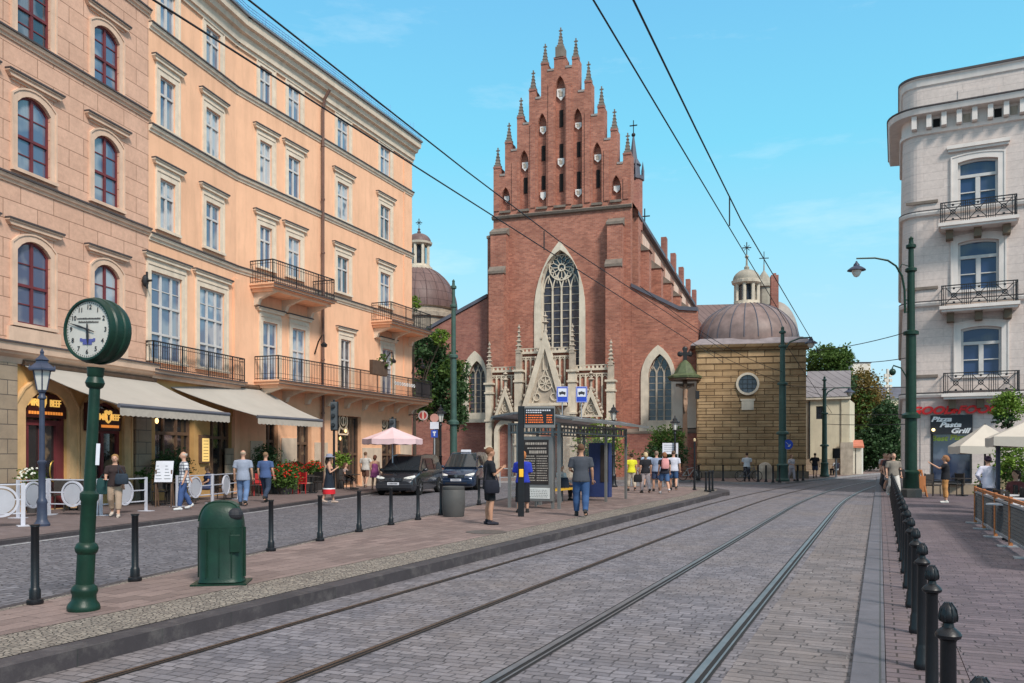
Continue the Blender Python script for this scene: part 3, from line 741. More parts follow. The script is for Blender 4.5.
# stone facing on shop piers
m_pf = M('pale_stone_facing', (.58,.45,.34), .85, var=.15, scale=1.5, stain=.35)
for a, b, zt in ((250, 262, 2.2), (281, 296, 2.35), (314, 327, 2.2), (362, 381, 2.0), (400, 411, 2.6)): MB().box(u2(a), min(u2(b), uC-.02), -.05, .01, 0, PZ(zt)).build('stone_facing', m_pf, wing)
mb = MB(); mb.box(L1.U(225), uB-.02, -.06, .01, 0, PZ(1.9)); mb.build('stone_facing', m_stone, ora)
# painted round emblems on the shop glass
for px, py in ((345.5, 421), (386, 423)):
    u = u2(px); z = L2.Z(px, py)-.1; o_ = MB()
    o_.ring([(u+.42*math.cos(a), z+.46*math.sin(a)) for a in [2*PI*i/20 for i in range(20)]], [(u+.34*math.cos(a), z+.38*math.sin(a)) for a in [2*PI*i/20 for i in range(20)]], .12, .14)
    o_.ring([(u+.26*math.cos(a), z+.26*math.sin(a)) for a in [2*PI*i/16 for i in range(16)]], [(u+.2*math.cos(a), z+.2*math.sin(a)) for a in [2*PI*i/16 for i in range(16)]], .12, .14)
    o_.prism([(u-.04,z-.2),(u+.04,z-.2),(u+.05,z+.2),(u,z+.28),(u-.05,z+.2)], .12, .14)
    for s_ in (-1, 1): o_.prism([(u+s_*.38,z-.65),(u+s_*.5,z-.65),(u+s_*.34,z-.3),(u+s_*.24,z-.3)][::s_], .12, .14)
    o_.box(u-.42, u+.42, .12, .14, z-.72, z-.64)
    o_.build('emblem', M('emblem_cream', (.75,.55,.38), .5), wing)
# ---- balconies
def balcony(par, P, u0, u1, z, d, h=1.0, boxes=(), solid=None, wrap=False, slabm=None):
    s = MB(); s.box(u0, u1, -d, 0, z-.16, z)
    s.box(u0-.06, u1+.06, -d-.06, 0, z-.04, z+.03)
    s.box(u0+.1, u1-.1, -d+.15, -.001, z-.30, z-.16)
    so2 = s.build('balcony', slabm or m_tan, par)
    MB().box(u0-.07, u1+.07, -d-.075, -d-.061, z-.03, z+.025).box(u0-.01, u1+.01, -d-.012, -d-.001, z-.155, z-.12).build('flashing', m_lead, so2)
    n = max(2, int((u1-u0)/1.7)+1)
    for i in range(n):
        u = u0+.35+(u1-u0-.7)*i/(n-1)
        b = MB()
        vs = []
        for uu in (u-.1, u+.1): vs += [(uu,0,z-.85),(uu,-.18,z-.8),(uu,-.28,z-.58),(uu,-d*.6,z-.42),(uu,-d+.16,z-.32),(uu,-d+.16,z-.165),(uu,0,z-.165)]
        b.add(vs, [tuple(range(6,-1,-1)), tuple(range(7,14))]+[(k,(k+1)%7,(k+1)%7+7,k+7) for k in range(7)]); b.build('bracket', m_cream, so2) if d > .6 else None
    r = MB(); e = d-.05
    def run(p, q):
        p = Vector(p); q = Vector(q); L = (q-p).length; n = max(2, int(L/.125))
        for zz, t in ((h, .045), (h-.13, .02), (.10, .025), (.30, .015)): r.bar(p+Vector((0,0,zz)), q+Vector((0,0,zz)), t)
        for i in range(n+1):
            c = p+(q-p)*(i/n); t = .04 if i % 13 == 0 else .016
            r.bar(c+Vector((0,0,.03)), c+Vector((0,0,h)), t)
    run((u0,-e,z), (u1,-e,z)); run((u0,-e,z), (u0,-.02,z)); run((u1,-e,z), (u1,-.02,z))
    r.build('railing', m_iron, so2)
    if solid: MB().box(u0+.05, u1-.05, -e+.03, -e+.05, z+.1, z+h*solid).build('screen', m_lead, so2)
    return so2
def BZ(P, px, py, off): return P.Z(px, py, off)-.1
balcony(wing, L2, u2(250), u2(334, 1.2), BZ(L2, 290, 290, 1.2)+.1, 1.25, 1.0, slabm=m_orange)
balcony(wing, L2, u2(371.5), uC+.02, BZ(L2, 400, 324, 1.2)+.05, 1.25, 1.0, slabm=m_orange)
zl = BZ(L2, 330, 388, 1.2)
balcony(wing, L2, u2(254.5), uC+.02, zl+.05, 1.3, 1.05, slabm=m_orange, solid=None)
MB().box(uC-1.8, uC-.05, -1.22, -1.2, zl+.15, zl+1.0).build('balcony_screen', m_lead, wing)
s = MB()
for k in range(9): s.ring([(uC-4.2+.26*k+.09*math.cos(a), zl+.7+.10*math.sin(a)) for a in [2*PI*i/10 for i in range(10)]], [(uC-4.2+.26*k+.06*math.cos(a), zl+.7+.06*math.sin(a)) for a in [2*PI*i/10 for i in range(10)]], -1.31, -1.28)
s.build('balcony_ornament', M('pale_ornament', (.6,.6,.6), .6), wing)
balcony(ora, L1, L1.U(150.5, .2), uB+.1, PZ(4.62)-.26, .38, 1.0)
# plant boxes on the long balcony
PLANTER = L2.root('balcony_planter', 'wooden planter box with green plant hung on the long balcony', 'planter', .1)
MB().box(u2(371, 1.4), u2(386, 1.4), -1.5, -1.31, BZ(L2, 378, 375, 1.4), BZ(L2, 378, 361, 1.4)).build('box', M('weathered_box', (.10,.06,.04), .8, var=.3), PLANTER)
PLANT_SPOTS = []
# ---- wall bracket lamps
def wall_lamp(P, px, py, label, hgt=.8):
    u = P.U(px); z = P.Z(px, py)-.1
    t = P.root('wall_bracket', label, 'wall lamp', .1)
    MB().tube([(u+.9, -.02, z-.7), (u+.8, -.3, z-.15), (u+.5, -.7, z+.08), (u+.1, -1.1, z+.05), (u-.25, -1.35, z-.35)], .035, 6).build('arm', m_iron, t, smooth=True)
    MB().lathe([(.12,-.02),(.16,.1),(.05,.2),(0,.2)][::-1], 8, (u-.25, -1.35, z-.55)).build('lamp', m_iron, t, smooth=True)
wall_lamp(L2, 303, 337, 'curved iron wall lamp between the first floor windows left of the drainpipe')
wall_lamp(L2, 374, 354, 'curved iron wall lamp above the planter box right of the drainpipe')
wall_lamp(L2, 404, 360, 'curved iron wall lamp at the far corner of the orange house')
t = L1.root('wall_ornament', 'small black iron fitting on the pink wall right of the clock', 'wall fitting', .1)
MB().ell((L1.U(142), -.14, L1.Z(142, 281)-.1), .14, .1, .22).tube([(L1.U(142),0,L1.Z(142,281)-.1),(L1.U(142),-.4,L1.Z(142,281)-.1)], .04).tube([(L1.U(142),-.2,L1.Z(142,286)-.2),(L1.U(142),-.2,L1.Z(142,275))], .04).build('fitting', m_iron, t)
# hanging round sign
t = L2.root('hanging_sign', 'round red and white hanging shop sign at the far corner of the orange house', 'sign', .1)
u = uC-.4; z = L2.Z(411, 416)-.1
MB().bar((u, 0, z+.05), (u, -.65, z+.05), .05).build('bracket', m_iron, t)
s = MB(); s.lathe([(0,-.05),(.28,-.05),(.28,.05),(0,.05)], 20); d_ = s.build('disc', M('sign_white', (.55,.45,.43), .5), t, loc=(u, -.95, z)); d_.rotation_euler = (PI/2, 0, -L2.rz)
s = MB(); s.lathe([(0,-.06),(.21,-.06),(.21,.06),(0,.06)], 20); d2 = s.build('emblem', M('sign_red', (.45,.06,.05), .5), d_)
s = MB(); s.box(-.05,.05,-.22,.2,.061,.075); s.build('emblem_mark', M('sign_pale', (.7,.5,.4), .5), d_)
# ---- awnings
def awning(P, label, uw0, uw1, zw, uf0, uf1, zff, d):
    t = P.root('awning', label, 'awning', .1)
    s = MB(); nseg = 8; th = .015; vs = []
    for k, dz in ((0, 0), (1, -th)):
        for i in range(nseg+1):
            f = i/nseg
            for j in range(9):
                g_ = j/8; ua_ = uw0+(uf0-uw0)*f; ub_ = uw1+(uf1-uw1)*f
                vs.append((ua_+(ub_-ua_)*g_, -d*f, zw+(zff-zw)*f-.10*math.sin(PI*f)+dz))
    fs = []
    N = (nseg+1)*9
    for i in range(nseg):
        for j in range(8):
            a = i*9+j; fs.append((a, a+9, a+10, a+1)); fs.append((a+N, a+1+N, a+10+N, a+9+N))
    s.add(vs, fs); s.build('fabric', m_awn, t, smooth=True)
    MB().tube([(uf0, -d, zff-.03), (uf1, -d, zff-.03)], .065, 8).build('front_bar', M('awning_bar', (.10,.10,.12), .5), t)
    MB().tube([(uw0, -.12, zw), (uw1, -.12, zw)], .10, 8).build('roller', m_wood, t)
    v = MB(); n = int((uf1-uf0)/.22); x = [uf0+(uf1-uf0)*i/n for i in range(n+1)]
    for i in range(n):
        v.add([(x[i],-d-.03,zff-.06),(x[i+1],-d-.03,zff-.06),(x[i+1],-d-.035,zff-.30),((x[i]+x[i+1])/2,-d-.035,zff-.33),(x[i],-d-.035,zff-.30)], [(0,1,2,3,4)])
    v.build('valance', m_awn2, t)
    a = MB()
    for u in (uf0+.4, uf1-.4):
        a.bar((u, -.1, zw-.2), (u+.6, -d*.5, (zw+zff)/2-.35), .05); a.bar((u+.6, -d*.5, (zw+zff)/2-.35), (u, -d+.05, zff-.06), .05)
    a.build('folding_arm', M('awning_arm', (.5,.5,.5), .5), t)
m_awn = M('awning_canvas', (.39,.355,.315), .9, var=.06, scale=1); m_awn2 = M('valance_canvas', (.40,.35,.30), .9, var=.1, scale=6)
D1 = 3.0
awning(L1, 'beige awning with scalloped valance over the cafe behind the street clock', L1.U(19), L1.U(152), L1.Z(60, 368)-.1, L1.U(119, D1), L1.U(229, D1), (L1.Z(119, 405, D1)+L1.Z(229, 413, D1))/2-.1, D1)
D2 = 2.6
awning(L2, 'plain beige awning nearest the red flowers and drainpipe', L1.U(158)-uB, u2(262), L2.Z(240, 386)-.1, L1.U(158)-uB+3.2, u2(322, D2), L2.Z(322, 420, D2)-.1, D2)
# ================================================================ CHURCH
m_brick = brick_mat('church_brick', (.58,.235,.155), (.37,.135,.092), (.42,.27,.22), .30, .11, .010, True, rough=.9, var=.34, nscale=.45, bump=.3, dist=.01, stain=.5, stain_col=(.26,.095,.07), fine=3.2)
m_brick2 = brick_mat('old_brick', (.46,.19,.14), (.34,.125,.10), (.36,.24,.20), .30, .11, .010, True, rough=.9, var=.3, nscale=.5, bump=.3, dist=.01, stain=.4, stain_col=(.17,.07,.06), fine=3.2)
m_brick_lt = brick_mat('pale_brick', (.52,.26,.18), (.44,.21,.15), (.35,.25,.2), .3, .11, .01, True, stain=.2)  # paler brick tone for the nave side wall
m_lime = M('limestone', (.62,.545,.44), .85, var=.16, scale=1.6, bump=.1, stain=.35)
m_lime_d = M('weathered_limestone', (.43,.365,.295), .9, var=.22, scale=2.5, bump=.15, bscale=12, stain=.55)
m_cap = M('stone_cap', (.18,.145,.12), .85, var=.25, scale=2)
m_slot = M('dark_slot', (.012,.011,.011), .9)
m_white = M('white_shield', (.72,.69,.66), .7, var=.15, scale=5)
m_lg = M('leaded_glass', (.035,.045,.065), .18, var=.5, scale=3.5, spec=.8)
m_slate = M('slate_roof', (.10,.10,.125), .6, var=.2, scale=.8)
m_copper = brick_mat('brown_copper', (.215,.135,.125), (.17,.105,.10), (.08,.05,.05), 1.1, .9, .03, True, rough=.5, var=.25, nscale=.5, bump=.3, dist=.02, stain=.3, stain_col=(.11,.07,.075))
m_plaster = M('old_plaster', (.62,.57,.50), .85, var=.1, scale=1, stain=.35)
CF = Plane(atpx(487, 67.6), atpx(630, 64.0))
CF = Plane(CF.W(0), atpx(630, 64.0))
cu = CF.U
CZ0 = .12
def cz(px, py, off=0): return CF.Z(px, py, off)-CZ0
def czm(py, px=560): return cz(px, py)
ch = CF.root('brick_church', 'tall red brick gothic church with stepped pinnacled gable', 'church', CZ0)
# ---- stepped gable
gz0 = cz(560, 211)
steps = [(493.5,500,167),(500,505,176),(505,511,142),(511,517,151),(517,523,117),(523,529,124.5),(529,535.5,89.5),(535.5,541,99),(541,547.5,63),(547.5,554,71),
         (554,565.5,57),(565.5,572,67.5),(572,578,57.5),(578,584.5,92),(584.5,591,81),(591,597.5,116),(597.5,604,106),(604,610.5,140),(610.5,617,129),(617,623,164),(623,631,153)]
su = [(cu(a), cu(b), cz((a+b)/2, y)) for a, b, y in steps]
def topz(u):
    for a, b, z in su:
        if a <= u <= b: return z
    return 0
# niches: (centre px, half px, top py, bottom py, [slots], [shields(top,bot)])
nic = [(560,5,75.5,205.5,[(108,125),(142,158),(172,190)],[(87,99,4.3),(157,166,3.4)]),
       (542,4.6,113,207,[(144,159),(174,188)],[(125,133,3.2),(191,199,2.8)]),
       (577.5,4.6,108,205,[(140,155),(170,188)],[(121,128,3.2),(188,196,3.2)]),
       (524,4.6,150,209.5,[(176,192)],[(161,170,3.2)]),
       (597,4.6,142,203,[(168,186)],[(153,161,3.4)]),
       (505.5,4.6,187,211,[],[(195,201.5,2.6)]),
       (616,5,175,200,[],[(184.5,191.5,3)])]
holes = []
for c, hw, t, b, sl_, sh in nic:
    holes.append((cu(c-hw), cu(c+hw), cz(c, b), cz(c, t), 1.0, 'point'))
us0, us1 = cu(493.5), cu(631)
gz1 = max(z for _, _, z in su)
mb = MB(); facade(mb, us0, us1, gz0, gz1, holes, .45, inside=lambda u, z: z < topz(u), extra_u=[x for a, b, _ in su for x in (a, b)], extra_z=[z for _, _, z in su])
# back face
facade(mb, us0, us1, gz0, gz1, [], .01, inside=lambda u, z: z < topz(u), extra_u=[x for a, b, _ in su for x in (a, b)], extra_z=[z for _, _, z in su], y=.45)
g1 = mb.build('gable', m_brick, ch)
mb = MB(); facade(mb, us0, us1, gz0, gz1, [], .75, inside=lambda u, z: z < topz(u), extra_u=[x for a, b, _ in su for x in (a, b)], extra_z=[z for _, _, z in su], y=.455); mb.build('gable_core', m_brick, ch)
for i, (a, b, z) in enumerate(su):
    c = (a+b)/2; w = (b-a)
    if i % 2 == 0:                                       # pinnacled piers
        p = MB(); wz = .22
        if i == 10:
            p.box(c-w*.36, c+w*.36, -.1, .8, z, z+.8); zz = z+.8; h = 1.35
        else: zz = z; h = 1.35
        p.box(c-.26, c+.26, .05, .55, zz, zz+.2)
        p.lathe([(.27, zz+.2), (.05, zz+h)], 4, (c, .3, 0), PI/4)
        for k in range(4): p.lathe([(.25-.045*k, zz+.3+.26*k), (.29-.045*k, zz+.36+.26*k), (.22-.045*k, zz+.42+.26*k)], 4, (c, .3, 0), PI/4)
        p.box(c-.15, c+.15, .26, .34, zz+h, zz+h+.09); p.box(c-.045, c+.045, .26, .34, zz+h-.1, zz+h+.28)
        p.build('pinnacle', m_cap, g1)
        MB().box(a-.02, b+.02, -.05, .5, z-.12, z+.02).build('pier_cap', m_brick2, g1)
    else:
        MB().box(a+.0, b-.0, -.05, 1.25, z+.002, z+.16).build('step_coping', M('coping', (.28,.24,.22), .8) if i == 1 else bpy.data.materials['coping'], g1)
# raised pier strips
mb = MB()
for i in range(0, 21, 2):
    a, b, z = su[i]
    mb.box(a+.04, b-.04, -.10, .02, gz0+.4, z-.13)
mb2 = mb.build('pier_strip', m_brick, g1) if False else None
for px_, ty_ in ((551, 72), (569, 72), (533, 112), (587.5, 100), (514.7, 150), (606.7, 138), (496.6, 180), (626, 166)):
    MB().box(cu(px_-2.6), cu(px_+2.6), -.08, .01, gz0+.45, cz(px_, ty_+12)).build('pier_strip', m_brick, g1)
for c, hw, t, b, sl_, sh in nic:
    a0, a1 = cu(c-hw), cu(c+hw)
    nb = MB().box(a0-.06, a1+.06, -.16, .3, cz(c, b)-.18, cz(c, b)).build('niche_sill', m_cap, g1)
    for y0, y1 in sl_:
        MB().box(cu(c-1.7), cu(c+1.7), .40, .45, cz(c, y1), cz(c, y0)).build('slit_window', m_slot, g1)
    for y0, y1, hw2 in sh:
        z1, z0 = cz(c, y0), cz(c, y1); x = hw2/843*66
        s_ = MB().prism([(cu(c)-x, z1), (cu(c)-x, z0+(z1-z0)*.4), (cu(c), z0), (cu(c)+x, z0+(z1-z0)*.4), (cu(c)+x, z1)], .30, .42)
        so_ = s_.build('coat_of_arms', m_white, g1)
        if hw2 > 3: MB().box(cu(c)-x*.4, cu(c)+x*.4, .27, .31, z0+(z1-z0)*.35, z0+(z1-z0)*.75).prism([(cu(c)-x*.65, z0+(z1-z0)*.85), (cu(c)-x*.2, z0+(z1-z0)*.6), (cu(c), z1-.08)], .27, .31).build('relief', m_lime_d, so_)
# ---- main wall
WZ = gz0
win_u0, win_u1 = cu(534.5), cu(585.5); wz0, wz1 = cz(560, 372), cz(560, 241)
mb = MB(); facade(mb, cu(493.5), cu(631), 0, WZ, [(cu(541.5), cu(579.5), wz0, cz(560, 250), 2.6, 'point')], .6, y=-.02); mb.build('west_wall', m_brick, ch)
MB().box(cu(493.6), cu(636), 1.0, 2.2, 0, WZ).build('wall_core', m_brick, ch)
mb = MB(); band(mb, cu(492.5), cu(632), gz0-.28, gz0+.05, [(0,0),(.2,.2),(.7,.28),(1,.1),(1,0)]); mb.build('string_course', m_cap, ch)
# corner masses
def bmass(px0, px1, ytop, y0, y1, name='buttress', cap=True, slope=.8, ptop=None):
    a, b = cu(px0), cu(px1); z = cz((px0+px1)/2, ytop)
    m = MB(); m.box(a, b, y0, y1, 0, z); o = m.build(name, m_brick, ch)
    if cap:
        MB().add([(a-.06,y0-.08,z),(b+.06,y0-.08,z),(b+.06,y1,z+slope),(a-.06,y1,z+slope),(a-.06,y0-.08,z-.2),(b+.06,y0-.08,z-.2),(b+.06,y1,z-.2),(a-.06,y1,z-.2)],
                 [(0,1,2,3),(4,5,1,0),(5,6,2,1),(7,4,0,3),(6,7,3,2)]).build('cap', m_cap, o)
    return o
bmass(487.5, 493.3, 236, -.0, 2.2)
bmass(493.6, 509, 234, -.75, -.03, slope=.45)
bmass(493.6, 508, 274, -1.15, -.76, slope=.45)
bmass(609, 624, 224, -.75, -.03, slope=.45)
bmass(608.5, 623.5, 267, -1.15, -.76, slope=.45)
# ---- big window
o_ = opening(win_u0, win_u1, wz0, wz1, 5.4, 'point', 14); i_ = opening(cu(541.5), cu(579.5), wz0, cz(560, 250), 2.6, 'point', 14)
i_ = [(p[0], p[1]) for p in i_]
w1 = MB(); w1.ring(o_, i_, -.12, .02)
# splayed reveal
n = len(o_); vs = [(p[0], -.02, p[1]) for p in i_]+[(p[0]+( .08 if p[0] < (win_u0+win_u1)/2 else -.08)*(1 if abs(p[0]-(win_u0+win_u1)/2) > .3 else 0), .45, p[1]-(.06 if p[1] > wz0+.1 else 0)) for p in i_]
w1.add(vs, [(k, k+n, (k+1)%n+n, (k+1)%n) for k in range(n)])
wo = w1.build('west_window', m_lime, ch)
gi0, gi1 = cu(542.5), cu(578.5); gt = cz(560, 252)
MB().prism(opening(cu(541.5)-.1, cu(579.5)+.1, wz0-.1, cz(560, 249.5), 2.6, 'point', 14), .46, .5).build('glass', m_lg, wo)
def ringc(mb, cx, czz, r0, r1, y0, y1, n=24):
    mb.ring([(cx+r1*math.cos(2*PI*i/n), czz+r1*math.sin(2*PI*i/n)) for i in range(n)], [(cx+r0*math.cos(2*PI*i/n), czz+r0*math.sin(2*PI*i/n)) for i in range(n)], y0, y1)
tr = MB(); rc = cu(560.5); rz_ = cz(560, 266.5); RR = 13.2/843*66.3
ringc(tr, rc, rz_, RR-.09, RR, .30, .44); ringc(tr, rc, rz_, .22, .32, .30, .44, 12)
for k in range(12):
    a = 2*PI*k/12; b = a+PI/12
    tr.bar((rc+.3*math.cos(a), .37, rz_+.3*math.sin(a)), (rc+.72*RR*math.cos(a), .37, rz_+.72*RR*math.sin(a)), .06)
    tr.bar((rc+.72*RR*math.cos(a), .37, rz_+.72*RR*math.sin(a)), (rc+RR*math.cos(b), .37, rz_+RR*math.sin(b)), .06)
    tr.bar((rc+.72*RR*math.cos(a), .37, rz_+.72*RR*math.sin(a)), (rc+RR*math.cos(a-PI/12), .37, rz_+RR*math.sin(a-PI/12)), .06)
sp_z = cz(560, 291)
k4 = [gi0+(gi1-gi0)*k/4 for k in range(5)]
for k in (1, 2, 3): tr.box(k4[k]-.06, k4[k]+.06, .30, .44, wz0, sp_z+.1)
for k in range(4):
    p = arch(k4[k], k4[k+1], sp_z+1.3, 1.3, 'point', 8)
    for a, b in zip(p[:-1], p[1:]): tr.bar((a[0], .37, a[1]), (b[0], .37, b[1]), .08)
for k in range(3):
    p = arch((k4[k]+k4[k+1])/2, (k4[k+1]+k4[k+2])/2, sp_z+1.9, 1.2, 'point', 8)
    for a, b in zip(p[:-1], p[1:]): tr.bar((a[0], .39, a[1]), (b[0], .39, b[1]), .05)
for k in range(11): tr.box(gi0, gi1, .42, .45, wz0+.5+k*.62, wz0+.53+k*.62)
tr.build('tracery', m_lime, wo)
# ---- aisles
def poly_wall(pts_px, y0, y1, name, mat):
    pts = [(cu(x, -y0), cz(x, y, -y0) if y is not None else 0) for x, y in pts_px]
    return MB().prism(pts, y0, y1).build(name, mat, ch)
def copingline(p, q, y0, y1, mat=None):
    a = (cu(p[0]), cz(*p)); b = (cu(q[0]), cz(*q))
    MB().prism([a, b, (b[0], b[1]+.28), (a[0], a[1]+.28)], y0-.12, y1).build('coping', mat or m_slate, ch)
def cut_wall(px0, px1, ztop, hole, name, y=0.0):
    mb = MB(); facade(mb, cu(px0), cu(px1), 0, ztop, [hole], .55, y=y); return mb.build(name, m_brick2, ch)
def aisle_window(px0, px1, pyt, pyb, gx0, gx1, gyt, lab):
    a, b = cu(px0), cu(px1); z0, z1 = cz((px0+px1)/2, pyb), cz((px0+px1)/2, pyt)
    ga, gb = cu(gx0), cu(gx1); gt = cz((px0+px1)/2, gyt)
    O = opening(a, b, z0, z1, (b-a)*.95, 'point', 12); I = opening(ga, gb, z0+.5, gt, (gb-ga)*1.0, 'point', 12)
    m_ = MB(); m_.ring(O, I, -.12, .02); m_.box(a-.1, b+.1, -.3, .02, z0-.3, z0-.01)
    n = len(I); m_.add([(p[0],-.02,p[1]) for p in I]+[(p[0],.4,p[1]) for p in I], [(k,k+n,(k+1)%n+n,(k+1)%n) for k in range(n)])
    wo_ = m_.build('aisle_window', m_lime, ch)
    MB().prism(opening(ga-.05, gb+.05, z0+.4, gt+.05, (gb-ga), 'point', 12), .30, .34).build('glass', m_lg, wo_)
    t = MB(); w_ = gb-ga; sz = gt-w_*1.0
    for k in (1, 2): t.box(ga+w_*k/3-.06, ga+w_*k/3+.06, .18, .29, z0+.5, sz+.5)
    for k in range(3):
        p = arch(ga+w_*k/3, ga+w_*(k+1)/3, sz+.9, .9, 'point', 6)
        for u, v in zip(p[:-1], p[1:]): t.bar((u[0],.235,u[1]), (v[0],.235,v[1]), .07)
    for k in range(2):
        p = arch(ga+w_*(k+.5)/3, ga+w_*(k+1.5)/3, sz+1.5, .9, 'point', 6)
        for u, v in zip(p[:-1], p[1:]): t.bar((u[0],.235,u[1]), (v[0],.235,v[1]), .07)
    for k in range(9):
        zz = z0+.8+k*.5
        if zz < gt-1: t.box(ga, gb, .265, .295, zz, zz+.03)
    t.build('tracery', m_lime_d, wo_)
    return (ga, gb, z0+.5, gt, (gb-ga), 'point')
hL = aisle_window(463, 487.2, 351, 419, 469, 485.5, 361, '')
hR = aisle_window(641, 675.5, 345, 427, 648.5, 671.5, 354, '')
zl_ = cz(420, 352); za = cz(487, 300)
# left aisle front: stepped solid under a sloping coping
L0, L1u = cu(405), cu(487.3)
mb = MB(); facade(mb, L0, L1u, 0, cz(450, 345), [hL], .5, y=0.0)
mb.prism([(L0, cz(450, 345)), (L1u, cz(450,345)), (L1u, cz(487.3, 298)), (cu(440), cz(440, 324)), (L0, cz(405, 345))], 0, .5)
mb.build('aisle_front', m_brick2, ch)
copingline((405,344),(440,323.5), 0, 3); copingline((440,323.5),(487.2,297.5), 0, 3)
R0, R1u = cu(631.2), cu(697.5)
mb = MB(); zR = cz(665, 340); facade(mb, R0, R1u, 0, zR, [hR], .5, y=0.0)
mb.prism([(R0, zR), (R1u, zR), (R1u, cz(697.5, 311)), (cu(679), cz(679, 310)), (R0, cz(631.2, 287))], 0, .5)
mb.build('aisle_front', m_brick, ch)
copingline((631.2,287),(679,310), 0, .8); copingline((679,310),(697.5,311), 0, .8)
MB().box(R0, R1u, .55, 30, 0, cz(697, 318)).build('aisle_body', m_brick2, ch)
MB().box(L0, L1u, .55, 30, 0, cz(440, 345)).build('aisle_body', m_brick2, ch)
# white plastered panel and brick plinth at the right end
MB().box(cu(672.8), cu(697), -.16, -.01, cz(685, 428), cz(685, 372)).build('plaster_panel', m_plaster, ch)
MB().box(cu(604), cu(697.2), -.38, -.02, 0, cz(685, 432)).build('plinth', m_brick2, ch)
mb = MB(); mb.add([(cu(604),-.42,cz(685,432)),(cu(697.4),-.42,cz(685,432)),(cu(697.4),-.02,cz(685,428)),(cu(604),-.02,cz(685,428)),(cu(604),-.42,cz(685,433.5)),(cu(697.4),-.42,cz(685,433.5))],[(0,1,2,3),(4,5,1,0)]); mb.build('plinth_cap', m_cap, ch)
MB().box(cu(440), cu(489), -.5, -.01, 0, cz(465, 432)).build('plinth', m_brick2, ch)
# ---- nave side and roof
xn = cu(632.5)
Lz = 44
ez = cz(631, 209)
MB().box(xn-.9, xn, 2.2, Lz, 0, ez-.02).build('nave_wall', m_brick_lt, ch)
MB().add([(xn+.35,.6,ez),(xn+.35,Lz,ez),(cu(561),Lz,cz(560,98)),(cu(561),.9,cz(560,98)),(cu(490),Lz,ez),(cu(490),.9,ez),(xn+.35,.6,ez-.3),(xn+.35,Lz,ez-.3)], [(0,1,2,3),(3,2,4,5),(6,7,1,0)]).build('nave_roof', m_slate, ch)
for k in range(7):
    y = 2.2+k*6.6
    bo = MB().box(xn, xn+.9, y, y+1.2, 0, ez-2.6).build('nave_buttress', m_brick, ch)
    MB().add([(xn,y-.1,ez-1.9),(xn,y+1.3,ez-1.9),(xn+1,y+1.3,ez-2.7),(xn+1,y-.1,ez-2.7),(xn,y-.1,ez-2.7),(xn,y+1.3,ez-2.7)],[(3,2,1,0),(0,4,3),(1,2,5)]).build('cap', m_cap, bo)
    if k < 6:
        pm = MB(); pm.box(xn, xn+.06, y+2.2, y+5.6, cz(640,300), ez-.8); pm.build('plaster_panel', M('nave_plaster', (.66,.46,.36), .85, var=.12, stain=.3) if k == 0 else bpy.data.materials['nave_plaster'], ch)
        pts = opening(y+3.2, y+4.6, cz(640,292), ez-1.6, 1.2, 'point'); 
        w_ = MB(); nn = len(pts); w_.add([(xn+.09, p[0], p[1]) for p in pts], [tuple(range(nn))]); w_.build('clerestory_window', m_lg, ch)
    if k > 1: MB().box(xn-.1, xn+.4, y+.2, y+1.1, ez-.3, ez+1.7).build('eave_pier', m_brick2, ch)
MB().add([(xn-.6,.9,ez-.301),(xn+.35,.9,ez-.301),(xn+.35,Lz,ez-.301),(xn-.6,Lz,ez-.301)],[(0,3,2,1)]).build('eave_soffit', m_slate, ch)
# chancel piers further back (thin brick stubs over the roofline)
t_ = MB().box(xn-.1, xn+.1, 36, 36.2, ez, ez+.1)
# turret with spire at the right shoulder of the gable
tx, ty = cu(633, -2.4), 2.6
tm = MB(); tm.lathe([(.72, ez-1), (.72, cz(633,180,-2.4))], 8, (tx, ty, 0)); to = tm.build('stair_turret', m_brick2, ch)
MB().lathe([(.82, cz(633,180,-2.4)), (.82, cz(633,178,-2.4)+.1), (.55, cz(633,177,-2.4)+.2), (.5, cz(633,166,-2.4)), (.62, cz(633,165,-2.4)), (.3, cz(633,158,-2.4)), (.05, cz(633,134,-2.4))], 8, (tx, ty, 0)).build('spire', m_slate, to)
zc_ = cz(633,134,-2.4); MB().ell((tx,ty,zc_), .16,.16,.16).box(tx-.03,tx+.03,ty-.03,ty+.03,zc_,zc_+1.15).box(tx-.3,tx+.3,ty-.03,ty+.03,zc_+.7,zc_+.78).build('cross', m_iron, to)
for a in range(4):
    c_, s_ = math.cos(a*PI/2+.4), math.sin(a*PI/2+.4)
    MB().lathe([(.12, cz(633,180,-2.4)), (.12, cz(633,170,-2.4)), (.0, cz(633,160,-2.4))], 4, (tx+c_*.75, ty+s_*.75, 0)).build('corner_pinnacle', m_slate, to)
# cross on the ridge turret
rx = cu(657, 0); MB().box(xn-2-.05, xn-2+.05, 17.95, 18.05, ez+2, ez+5.2).box(xn-2.5, xn-1.5, 17.96, 18.04, ez+4.4, ez+4.5).build('ridge_cross', m_iron, ch)
